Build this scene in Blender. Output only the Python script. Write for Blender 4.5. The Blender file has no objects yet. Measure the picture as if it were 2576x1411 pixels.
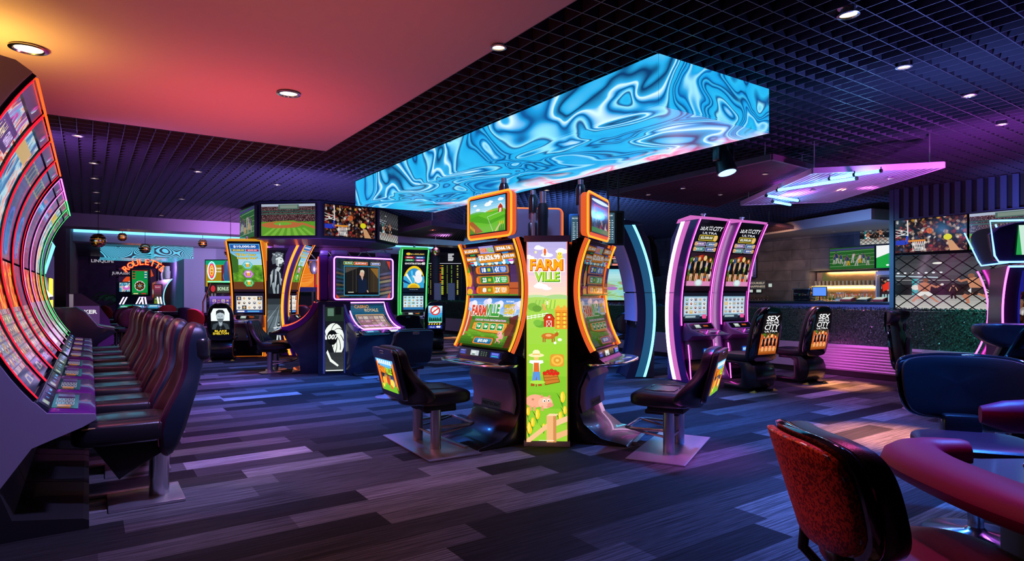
import bpy, bmesh, math, random
from mathutils import Vector, Matrix
from mathutils.geometry import tessellate_polygon
random.seed(7)
sc = bpy.context.scene
COL = sc.collection
PI = math.pi
# ------------------------------------------------------------------ camera, world, exposure
TH = math.radians(34.55)          # how far the camera is turned from the building's long axis
FP, CX, HY, HC = 1545.0, 1288.0, 740.0, 1.40
ct, st = math.cos(TH), math.sin(TH)
cam = bpy.data.cameras.new('camera'); camo = bpy.data.objects.new('camera', cam); COL.objects.link(camo)
camo.location = (0, 0, HC); camo.rotation_euler = (PI/2, 0, -TH)
cam.sensor_width = 36; cam.lens = FP/2576*36; cam.shift_y = 34.5/2576; cam.clip_end = 200; cam.clip_start = .05
sc.camera = camo
w = bpy.data.worlds.new('world'); sc.world = w; w.use_nodes = True
bg = w.node_tree.nodes['Background']; bg.inputs[0].default_value = (.10, .07, .22, 1); bg.inputs[1].default_value = .5
vs = sc.view_settings; vs.view_transform = 'Standard'; vs.look = 'None'; vs.gamma = 1; vs.use_curve_mapping = False
vs.exposure = 0.08

def cw(x, d, z=0): return Vector((x*ct+d*st, -x*st+d*ct, z))       # camera frame (right, ahead) to the building's axes
def pd(px, d, z=0): return cw((px-CX)/FP*d, d, z)
def fl(px, py, z=0.0):
    d = (z-HC)*FP/(HY-py); return cw((px-CX)/FP*d, d, z)
def zat(py, d): return HC+(HY-py)/FP*d
def face(nx, nd):                                                    # z rotation whose local -Y looks along (nx, nd) of the camera frame
    v = cw(nx, nd); return math.atan2(v.y, v.x)+PI/2

def light(name, kind, loc, energy, col, size=.1, spot=60, blend=.6, tgt=None, parent=None, sy=None):
    l = bpy.data.lights.new(name, kind); l.energy = energy; l.color = col
    if kind == 'SPOT': l.spot_size = math.radians(spot); l.spot_blend = blend; l.shadow_soft_size = size
    elif kind == 'AREA':
        l.size = size
        if sy: l.shape = 'RECTANGLE'; l.size_y = sy
    else: l.shadow_soft_size = size
    o = bpy.data.objects.new(name, l); COL.objects.link(o); o.location = loc
    if tgt is not None:
        o.rotation_euler = (Vector(tgt)-Vector(loc)).to_track_quat('-Z', 'Y').to_euler()
    return o
BLUE=(.03,.20,1); PURP=(.55,.12,1); MAG=(1,.12,.75); RED=(1,.10,.10); WARM=(1,.62,.35); LAV=(.62,.38,1)
def wash(loc, tgt, e, col, spot=90, size=.12): light('added_wash_spot', 'SPOT', loc, e, col, size, spot, 1.0, tgt)
# added coloured wash spots without fixtures, mostly just under the grid ceiling
LAMPS = [
 (cw(-2.6,8.6,3.40), cw(-2.2,8.6,0), 1300, BLUE, 95),
 (cw(-4.5,11.5,3.40), cw(-4.4,11.4,0), 500, BLUE, 90),
 (cw(0.6,9.6,3.40), cw(0.4,9.6,0), 1300, BLUE, 100),
 (cw(3.0,6.3,3.40), cw(2.7,6.0,0), 1200, BLUE, 85),
 (cw(3.1,3.6,3.40), cw(2.6,3.2,0), 1300, BLUE, 85),
 (cw(0.0,3.0,3.40), cw(.1,3.5,0), 75, (1,.42,.5), 105),
 (cw(-1.9,5.6,3.40), cw(-1.5,5.8,0), 300, (.2,.25,1), 80),
 (cw(-1.0,3.6,3.40), cw(-2.9,4.0,.5), 420, (.42,.36,1), 70),
 (cw(-2.0,6.4,3.40), cw(-3.0,6.4,1.0), 200, (.8,.12,.8), 70),
 (cw(-3.6,9.2,3.40), cw(-5.0,9.8,1.0), 250, (.6,.15,1), 80),
 (cw(4.4,10.0,3.40), cw(4.2,9.0,0), 500, PURP, 100),
 (cw(6.0,8.6,3.40), cw(6.2,10.5,.25), 300, (1,.15,.8), 40),
 (cw(5.3,9.2,3.40), cw(5.9,10.1,.25), 1000, (1,.18,.85), 24),
 (cw(4.55,10.45,.30), cw(6.3,10.35,.32), 22, (1,.12,.8), 75),
 (cw(2.2,4.6,3.40), cw(1.6,5.35,0), 500, (1,.1,.9), 26),
 (cw(-7.6,15.0,3.40), cw(-7.6,15.6,0), 900, PURP, 110),
 (cw(-2.0,17.0,3.40), cw(-2.0,16.5,0), 700, LAV, 110),
 (cw(2.6,15.0,3.40), cw(2.4,14.5,0), 500, BLUE, 110),
 (cw(5.0,5.2,3.40), cw(4.5,5.0,0), 250, PURP, 90),
 (cw(1.9,3.0,3.40), cw(1.5,1.9,.8), 120, (1,.10,.45), 60),
 (cw(-.6,2.6,2.6), cw(.82,1.75,.82), 90, (1,.25,.12), 20),
 (pd(1960,15.0,3.0), pd(1975,18.6,1.9), 260, (1,.5,.25), 60),
 (cw(.1,4.9,3.35), cw(.3,6.8,2.15), 90, (.25,.4,1), 60),
 (cw(6.6,7.4,3.40), cw(8.2,9.0,.9), 1000, (.2,.8,1), 80),
 (cw(4.6,11.5,3.40), cw(7.2,13.4,.9), 900, (.2,.7,1), 80),
 (cw(1.3,18.5,3.40), cw(-1.0,22.5,.8), 500, (.3,.8,1), 90),
 # more added unseen spots, most turned up to brighten the grid and soffits
 (cw(-6.0,14.75,1.7), cw(-6.1,15.4,3.5), 700, (.7,.3,1), 120),
 ((-.65,9.6,2.9), (.3,10.0,3.5), 130, (.55,.2,1), 150),
 (cw(-3.4,10.0,2.3), cw(-3.6,11.0,3.5), 420, (.35,.25,1), 150),
 (cw(-6.5,15.5,2.2), cw(-7.5,19.5,3.4), 420, (.8,.35,1), 130),
 (cw(3.4,5.2,2.2), cw(3.6,5.2,3.5), 300, (.2,.3,1), 150),
 (cw(5.2,4.0,2.2), cw(5.4,4.2,3.5), 260, (.3,.2,1), 150),
 (cw(5.4,7.0,2.3), cw(5.4,7.6,3.5), 380, (.65,.1,.9), 150),
 (cw(1.5,12.5,2.4), cw(1.5,13.5,3.5), 600, (.15,.35,1), 150),
 (cw(7.5,9.6,2.0), cw(8.6,9.4,3.2), 260, (.2,.25,1), 120),
 (cw(6.0,13.0,2.0), cw(9.0,14.5,2.2), 300, (.15,.3,1), 110),
 (cw(-7.0,22.0,2.2), cw(-9.0,24.0,3.3), 500, (.7,.5,1), 140),
 (cw(-14.5,25.5,2.6), cw(-15.5,29,2.0), 260, (.45,.25,1), 120),
 (cw(-10.0,22.0,2.6), cw(-12.2,25.5,1.8), 360, (.6,.5,1), 100),
 (cw(3.4,8.6,1.9), cw(4.6,9.2,3.0), 45, (1,.35,.9), 110),
 ((-.2,5.6,2.75), (.75,5.2,.8), 60, (1,.12,.42), 75), ((-.2,8.0,2.75), (.75,7.6,.8), 60, (.9,.12,.6), 75), ((-.2,10.6,2.75), (.75,10.2,.8), 60, (.6,.15,1), 75),
]
for a in LAMPS: wash(*a)

# ------------------------------------------------------------------ materials
def C(h):
    h = h.lstrip('#'); o = []
    for i in (0, 2, 4):
        v = int(h[i:i+2], 16)/255; o.append(v/12.92 if v <= .04045 else ((v+.055)/1.055)**2.4)
    return tuple(o)
M = {}
def mat(name, col=(.5,.5,.5), rough=.5, metal=0, em=None, es=0, coat=0, spec=.5, alpha=None, trans=0, bump=None):
    if isinstance(col, str): col = C(col)
    if isinstance(em, str): em = C(em)
    m = bpy.data.materials.new(name); m.use_nodes = True; M[name] = m
    b = m.node_tree.nodes['Principled BSDF']
    b.inputs['Base Color'].default_value = (*col, 1); b.inputs['Roughness'].default_value = rough
    b.inputs['Metallic'].default_value = metal; b.inputs['Specular IOR Level'].default_value = spec
    b.inputs['Coat Weight'].default_value = coat; b.inputs['Coat Roughness'].default_value = .08
    if trans: b.inputs['Transmission Weight'].default_value = trans
    if em: b.inputs['Emission Color'].default_value = (*em, 1); b.inputs['Emission Strength'].default_value = es
    if bump:
        N, Lk = m.node_tree.nodes, m.node_tree.links
        n = N.new('ShaderNodeTexNoise'); n.inputs['Scale'].default_value = bump[0]; n.inputs['Detail'].default_value = 4
        tc = N.new('ShaderNodeTexCoord'); Lk.new(tc.outputs['Object'], n.inputs['Vector'])
        bp = N.new('ShaderNodeBump'); bp.inputs['Strength'].default_value = bump[1]; bp.inputs['Distance'].default_value = .01
        Lk.new(n.outputs['Fac'], bp.inputs['Height']); Lk.new(bp.outputs[0], b.inputs['Normal'])
    return m
class G:                                                              # tiny node-graph helper
    def __init__(s, name):
        s.m = bpy.data.materials.new(name); s.m.use_nodes = True; M[name] = s.m
        s.N, s.L = s.m.node_tree.nodes, s.m.node_tree.links; s.b = s.N['Principled BSDF']
    def n(s, t, **k):
        x = s.N.new('ShaderNode'+t)
        for a, b in k.items(): setattr(x, a, b)
        return x
    def put(s, sock, v):
        if hasattr(v, 'bl_idname') or hasattr(v, 'is_output'): s.L.new(v, sock)
        else: sock.default_value = v
    def math(s, op, a, b=0, c=0):
        x = s.n('Math', operation=op); s.put(x.inputs[0], a); s.put(x.inputs[1], b); s.put(x.inputs[2], c); return x.outputs[0]
    def vm(s, op, a, b=None, sc=None):
        x = s.n('VectorMath', operation=op); s.put(x.inputs[0], a)
        if b is not None: s.put(x.inputs[1], b)
        if sc is not None: s.put(x.inputs[3], sc)
        return x.outputs[0]
    def noise(s, v, scale, detail=2, dist=0, rough=.5):
        x = s.n('TexNoise'); s.L.new(v, x.inputs['Vector']); x.inputs['Scale'].default_value = scale
        x.inputs['Detail'].default_value = detail; x.inputs['Distortion'].default_value = dist; x.inputs['Roughness'].default_value = rough; return x
    def ramp(s, f, stops, interp='LINEAR'):
        x = s.n('ValToRGB'); x.color_ramp.interpolation = interp; e = x.color_ramp.elements
        while len(e) < len(stops): e.new(.5)
        for i, (p, c) in enumerate(stops):
            e[i].position = p; e[i].color = (*(C(c) if isinstance(c, str) else c), 1)
        s.L.new(f, x.inputs[0]); return x.outputs[0]
    def mix(s, f, a, b, mode='MIX'):
        x = s.n('MixRGB', blend_type=mode); s.put(x.inputs[0], f)
        for i, v in ((1, a), (2, b)):
            if isinstance(v, str): v = (*C(v), 1)
            s.put(x.inputs[i], v)
        return x.outputs[0]
    def emit(s, colsock, st, rough=.15):
        s.b.inputs['Base Color'].default_value = (0,0,0,1); s.b.inputs['Roughness'].default_value = rough
        s.L.new(colsock, s.b.inputs['Emission Color']); s.b.inputs['Emission Strength'].default_value = st
    def pos(s): return s.n('NewGeometry').outputs['Position']
    def obj(s): return s.n('TexCoord').outputs['Object']
    def uv(s): return s.n('TexCoord').outputs['UV']

# carpet: planks 0.25 x 1.0 m laid along X, each its own grey, fine lines along the plank
g = G('carpet'); p = g.pos(); sp = g.n('SeparateXYZ'); g.L.new(p, sp.inputs[0])
row = g.math('FLOOR', g.math('DIVIDE', sp.outputs[1], .25))
wn = g.n('TexWhiteNoise', noise_dimensions='1D'); g.L.new(row, wn.inputs['W'])
colx = g.math('FLOOR', g.math('ADD', g.math('DIVIDE', sp.outputs[0], 1.0), wn.outputs[0]))
cmb = g.n('CombineXYZ'); g.L.new(colx, cmb.inputs[0]); g.L.new(row, cmb.inputs[1])
wn2 = g.n('TexWhiteNoise', noise_dimensions='2D'); g.L.new(cmb.outputs[0], wn2.inputs['Vector'])
base = g.ramp(wn2.outputs[0], [(0,(.018,.017,.020)),(.28,(.042,.04,.046)),(.50,(.085,.08,.09)),(.70,(.15,.145,.155)),(.86,(.25,.24,.26)),(.95,(.45,.43,.46))], 'CONSTANT')
st1 = g.noise(g.vm('MULTIPLY', p, (1.5, 75, 1)), 1, 3); st2 = g.noise(g.vm('MULTIPLY', p, (6, 190, 1)), 1, 2)
fine = g.noise(p, 260, 2)
sv = g.math('MULTIPLY', g.ramp(st1.outputs[0], [(.34,(.35,.35,.35)),(.62,(1.25,1.25,1.25))]), g.ramp(st2.outputs[0], [(.32,(.55,.55,.55)),(.6,(1.1,1.1,1.1))]))
sv = g.math('MULTIPLY', sv, g.ramp(fine.outputs[0], [(.3,(.75,.75,.75)),(.7,(1.2,1.2,1.2))]))
g.L.new(g.mix(1, base, sv, 'MULTIPLY'), g.b.inputs['Base Color']); g.b.inputs['Roughness'].default_value = .9
g.b.inputs['Specular IOR Level'].default_value = .25; g.b.inputs['Sheen Weight'].default_value = 0
bp = g.n('Bump'); bp.inputs['Strength'].default_value = .5; bp.inputs['Distance'].default_value = .004
g.L.new(st2.outputs[0], bp.inputs['Height']); g.L.new(bp.outputs[0], g.b.inputs['Normal'])

def swirl(name, kind):
    g = G(name); p = g.pos()
    q = g.vm('MULTIPLY', p, (1, .62, 1)) if kind == 'main' else p
    n1 = g.noise(q, .72, 1); w1 = g.vm('SCALE', g.vm('SUBTRACT', n1.outputs['Color'], (.5,.5,.5)), sc=2.6)
    q1 = g.vm('ADD', q, w1)
    n2 = g.noise(q1, 1.1, 1.5); w2 = g.vm('SCALE', g.vm('SUBTRACT', n2.outputs['Color'], (.5,.5,.5)), sc=1.2)
    q2 = g.vm('ADD', q1, w2)
    if kind == 'main':
        f = g.noise(q2, .9, 1).outputs['Fac']
        col = g.ramp(f, [(.20,'#0b3f8a'),(.27,'#1f9fe0'),(.31,'#06265c'),(.325,'#25b4e6'),(.365,'#1b9cdc'),(.385,'#9fe2f8'),(.395,'#1c9edc'),(.41,'#0c4a98'),(.418,'#22a8e4'),(.435,'#1597dd'),(.452,'#072f70'),(.462,'#3ab8e8'),
                         (.475,'#1189d4'),(.485,'#0a2a66'),(.495,'#1ba2e0'),(.535,'#27b2e8'),(.552,'#0a3c86'),(.562,'#8fe2f8'),(.585,'#1b9cdd'),(.60,'#0b3a80'),(.61,'#1f9fe0'),(.635,'#d4f4ff'),(.645,'#2aaae6'),(.69,'#08285e'),(.71,'#22a6e2'),(.80,'#7fd6f4')])
        sep = g.n('SeparateXYZ'); g.L.new(p, sep.inputs[0])
        # a pink and white current runs along the underside, on its far side
        dn = g.n('NewGeometry').outputs['Normal']; sn = g.n('SeparateXYZ'); g.L.new(dn, sn.inputs[0])
        under = g.math('LESS_THAN', sn.outputs[2], -.5)
        s2 = g.n('SeparateXYZ'); g.L.new(q2, s2.inputs[0])
        band = g.ramp(g.math('ADD', g.math('MULTIPLY', g.math('SUBTRACT', sep.outputs[0], 4.75), 1.1), g.math('MULTIPLY', g.math('SUBTRACT', g.noise(q1, .8, 1).outputs[0], .5), 2.2)), [(.45,(0,0,0)),(.8,(1,1,1))])
        pk = g.ramp(g.noise(g.vm('MULTIPLY', q2, (2.4,.8,1)), 1.3, 2).outputs[0], [(.35,'#3fb4ea'),(.45,'#eaf2ff'),(.53,'#ff5f8e'),(.58,'#f9dcec'),(.68,'#8fd0f4')])
        col = g.mix(g.math('MULTIPLY', g.math('MULTIPLY', under, band), .85), col, pk)
        g.emit(col, 1.12, .3)
    else:
        f = g.noise(q, .9, .5).outputs['Fac']
        s = g.math('SINE', g.math('MULTIPLY', f, 330))
        col = g.ramp(g.math('MULTIPLY_ADD', s, .5, .5), [(.35,'#062a3c'),(.6,'#58c8e8')])
        g.emit(col, 1.0, .3)
swirl('led_swirl', 'main'); swirl('led_zebra', 'zebra')

def crowd(name, scale, stops, st=.9, stretch=(1,1,1)):
    g = G(name); v = g.n('TexVoronoi'); v.inputs['Scale'].default_value = scale
    g.L.new(g.vm('MULTIPLY', g.uv(), stretch), v.inputs['Vector'])
    sp = g.n('SeparateColor'); g.L.new(v.outputs['Color'], sp.inputs[0])
    c = g.ramp(sp.outputs[0], stops, 'CONSTANT')
    d = g.ramp(v.outputs['Distance'], [(.15,(1,1,1)),(.6,(.35,.3,.3))])
    g.emit(g.mix(1, c, d, 'MULTIPLY'), st)
crowd('@crowd', 19, [(0,'#1a0f0c'),(.25,'#3c2018'),(.4,'#7a3a28'),(.5,'#b98d68'),(.6,'#1f1a22'),(.7,'#a82a2a'),(.78,'#d8c8b4'),(.86,'#4a4a68'),(.92,'#d0a038'),(.96,'#e8e4e0')])
crowd('@farcrowd', 85, [(0,'#3a1e24'),(.3,'#6b4248'),(.5,'#8a6468'),(.7,'#4a3038'),(.85,'#b09a9c')])
crowd('@reels', 26, [(0,'#3a2858'),(.2,'#8a5a38'),(.35,'#4a4088'),(.5,'#c8a058'),(.65,'#2a2848'),(.8,'#7a9ac8'),(.92,'#e8d8c8')], .7)
crowd('@bokeh', 11, [(0,'#2a3c18'),(.2,'#8a5a28'),(.4,'#3a7ac8'),(.55,'#c83a28'),(.7,'#5a8a28'),(.85,'#e8c058'),(.95,'#f8f0e0')], 1.0)
def noisem(name, scale, stops, st=1, stretch=(1,1,1), dist=0, detail=3):
    g = G(name); n = g.noise(g.vm('MULTIPLY', g.uv(), stretch), scale, detail, dist)
    g.emit(g.ramp(n.outputs[0], stops), st)
noisem('@flame_reflection', 3.2, [(.25,'#1a1030'),(.38,'#7a1408'),(.47,'#f03c08'),(.54,'#ffb838'),(.6,'#c82a10'),(.7,'#3a2048'),(.8,'#c8b8e8')], .9, (1,.5,1), 2.5)  # red and orange reflections on the left bank's screens, painted into their pictures
noisem('@neonart', 3.0, [(.28,'#20103a'),(.38,'#d83a9a'),(.45,'#28b0d8'),(.5,'#f0e0d0'),(.55,'#e86a28'),(.62,'#2a2070'),(.72,'#e8c050')], .8, (1,.7,1), 3)
noisem('@dusk', 1.6, [(.3,'#1c1838'),(.45,'#463a66'),(.55,'#5a5088'),(.7,'#2a2c60')], .8, (1,.6,1), 1)
noisem('@tealart', 3.4, [(.3,'#183050'),(.42,'#2a88b8'),(.5,'#b8e8e8'),(.56,'#e89a78'),(.66,'#386898')], .8, (1,.6,1), 2)
noisem('@paleart', 4, [(.3,'#3a2c50'),(.45,'#8a7898'),(.52,'#d8c8d8'),(.6,'#a86a58'),(.7,'#4a4068')], .75, (3,.7,1), 1)
noisem('@grassart', 9, [(.3,'#3a6a1c'),(.5,'#5c9a2a'),(.7,'#8ac040')], .9)
noisem('@leafart', 12, [(.3,'#1c3a14'),(.5,'#3c6a22'),(.65,'#7a8a3a'),(.75,'#a8b858')], .9)
noisem('@bgbar', 6, [(.3,'#10141c'),(.5,'#1c2a34'),(.7,'#2c3c40')], .9, (2,1,1))

mat('black_plastic', (.012,.012,.016), .28, spec=.6, coat=.4)
mat('matte_black', (.01,.01,.012), .6)
mat('gloss_black', (.008,.008,.012), .08, coat=1)
mat('cabinet_navy', (.02,.022,.05), .3, coat=.5)
mat('screen_bezel', (.006,.006,.01), .12, coat=.6)
mat('chrome', (.75,.75,.78), .18, 1)
mat('steel', (.62,.60,.66), .3, .9)
mat('brushed_plate', (.58,.56,.62), .35, .85)
mat('leather', (.014,.013,.018), .34, spec=.6, bump=(220,.10))
mat('leather_blue', (.014,.024,.045), .34, spec=.6, bump=(220,.10))
mat('leather_wine', (.055,.010,.030), .34, spec=.6, bump=(220,.10))
mat('gloss_leather', (.02,.02,.026), .2, spec=.8, coat=.3)
mat('seat_wine', (.17,.012,.045), .38, spec=.5, bump=(220,.08))
mat('leather_edge', (.16,.03,.06), .4, spec=.6)
mat('stitching', (.5,.28,.12), .6)
mat('pad_magenta', (.25,.003,.085), .45, spec=.22, bump=(260,.06))
mat('red_fabric', (.45,.02,.03), .7)
mat('lavender_paint', (.34,.29,.42), .45)
mat('lavender_panel', (.42,.36,.52), .35, coat=.2)
mat('purple_panel', (.18,.09,.26), .4, coat=.3)
mat('violet_gloss', (.13,.02,.24), .25, coat=.6)
mat('grey_wall', (.26,.24,.36), .7)
mat('dark_wall', (.028,.026,.045), .7)
mat('slat_wood', (.10,.07,.10), .5)
mat('slat_blue', (.05,.07,.16), .5)
mat('canopy_lavender', (.55,.42,.62), .5)
mat('canopy_maroon', (.14,.06,.10), .5)
mat('ceiling_plaster', (.56,.42,.40), .7, spec=.2)
mat('grid_metal', (.07,.068,.10), .35, .3, spec=.7)
mat('plenum_black', (.004,.004,.005), .9)
mat('cream_plaster', (.42,.38,.36), .7)
mat('planter_white', (.42,.38,.50), .5)
mat('planter_rib', (.50,.36,.52), .4)
mat('counter_top', (.02,.02,.03), .15, coat=.6)
mat('counter_front', (.16,.14,.2), .5)
mat('copper', (.80,.50,.32), .2, 1)
mat('glass_dark', (.02,.02,.03), .05, coat=1)
mat('bottle_amber', (.35,.14,.03), .08, coat=1); mat('bottle_clear', (.20,.20,.16), .08, coat=1); mat('bottle_green', (.04,.18,.05), .08, coat=1)
mat('white_paper', (.8,.8,.8), .6); mat('yellow_tag', (.7,.5,.05), .5)
mat('palm_leaf', (.07,.17,.06), .5); mat('pot', (.03,.03,.03), .5)
mat('wood_table', (.03,.026,.03), .38, coat=.15)
def em(name, c, s): mat(name, (0,0,0), .5, em=c, es=s)
em('neon_orange','#ff5a14',5); em('neon_amber','#ff7418',3.2); em('topper_glow','#f0622a',.85); em('neon_pink','#ff4ad8',6); em('neon_hot','#ffc8f4',6); em('pink_glow','#cc68bc',1.0)
em('pink_deep','#8a1a8c',.55); em('bank_pink','#ff7ad0',1.5); em('bank_green','#58ff88',1.2); em('neon_red','#ff1428',2.0); em('red_line','#ff2838',1.1); em('neon_orange_red','#ff3a0c',4); em('neon_green','#4cff7a',2.5); em('green_glow','#3cb450',.8); em('neon_cyan','#58d8ff',5); em('cyan_glow','#2878b0',.42)
em('neon_purple','#e070ff',5); em('neon_blue','#5a8cff',5); em('yellow_light','#ffc828',3); em('white_light','#fff0f8',5); em('tube_blue','#48b8ff',9); em('warm_disc','#ffe2b0',7); em('cove_cyan','#7ad8ff',1.5)
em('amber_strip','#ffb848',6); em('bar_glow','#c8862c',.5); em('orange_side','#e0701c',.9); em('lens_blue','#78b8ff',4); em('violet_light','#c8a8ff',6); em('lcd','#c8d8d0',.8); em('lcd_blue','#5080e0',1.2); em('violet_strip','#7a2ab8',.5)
em('roulette_red','#ff2408',2.0); em('roulette_core','#ffa050',1.4)

# wall stone: big grey slabs with a rusty tint
g = G('stone_wall'); p = g.obj(); bt = g.n('TexBrick'); s3 = g.n('SeparateXYZ'); g.L.new(p, s3.inputs[0]); c3 = g.n('CombineXYZ'); g.L.new(s3.outputs[1], c3.inputs[0]); g.L.new(s3.outputs[2], c3.inputs[1]); g.L.new(c3.outputs[0], bt.inputs['Vector'])
bt.inputs['Scale'].default_value = 1; bt.inputs['Brick Width'].default_value = 1.2; bt.inputs['Row Height'].default_value = .3; bt.inputs['Mortar Size'].default_value = .004
bt.inputs['Color1'].default_value = (.05,.06,.08,1); bt.inputs['Color2'].default_value = (.11,.12,.14,1); bt.inputs['Mortar'].default_value = (.01,.01,.01,1)
nn = g.noise(p, 2.2, 5, .5); g.L.new(g.mix(1, bt.outputs[0], g.ramp(nn.outputs[0], [(.3,(.5,.5,.5)),(.7,(1.5,1.4,1.3))]), 'MULTIPLY'), g.b.inputs['Base Color']); g.b.inputs['Roughness'].default_value = .5
# red fabric woven in two reds
g = G('red_mosaic'); v = g.n('TexVoronoi'); v.inputs['Scale'].default_value = 240; g.L.new(g.vm('MULTIPLY', g.obj(), (1,1,.6)), v.inputs['Vector'])
s1 = g.n('SeparateColor'); g.L.new(v.outputs['Color'], s1.inputs[0]); nz = g.noise(g.obj(), 70, 2)
g.L.new(g.ramp(g.math('ADD', g.math('MULTIPLY', s1.outputs[0], .5), g.math('MULTIPLY', nz.outputs[0], .5)), [(0,(.20,.010,.010)),(.47,(.70,.07,.03))], 'CONSTANT'), g.b.inputs['Base Color']); g.b.inputs['Roughness'].default_value = .45
# hedge leaf greens
g = G('hedge_leaf'); oi = g.noise(g.obj(), 40, 1); g.L.new(g.ramp(oi.outputs[0], [(.3,(.006,.028,.018)),(.55,(.018,.07,.042)),(.75,(.08,.20,.14))]), g.b.inputs['Base Color']); g.b.inputs['Roughness'].default_value = .3; g.b.inputs['Specular IOR Level'].default_value = .35
# rainbow orange cabinet side (printed colours of the machine)
g = G('printed_side'); z = g.n('SeparateXYZ'); g.L.new(g.obj(), z.inputs[0])
g.emit(g.ramp(g.math('DIVIDE', z.outputs[2], 2.6), [(.1,'#302a9a'),(.3,'#4a6ae0'),(.45,'#d02a28'),(.68,'#d8621c'),(.9,'#e8a028')]), .75)
# mural wall
g = G('mural'); n = g.noise(g.obj(), 1.6, 4, 1); g.L.new(g.ramp(n.outputs[0], [(.3,(.02,.008,.03)),(.55,(.05,.015,.05)),(.75,(.03,.05,.05))]), g.b.inputs['Base Color']); g.b.inputs['Roughness'].default_value = .6
# far screens painted scene
noisem('@meadow', 2.5, [(.3,'#7ad0e8'),(.45,'#a8e0b8'),(.52,'#88b848'),(.6,'#c878b8'),(.7,'#f0b070')], .9, (.6,2.2,1), .6)

_art = {}
def artmat(st, gloss):
    k = (st, gloss)
    if k not in _art:
        g = G('picture_%d' % len(_art)); a = g.n('VertexColor'); a.layer_name = 'Col'
        g.emit(a.outputs[0], st, .1 if gloss else .5)
        if not gloss: g.b.inputs['Specular IOR Level'].default_value = .1
        _art[k] = g.m
    return _art[k]

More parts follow.
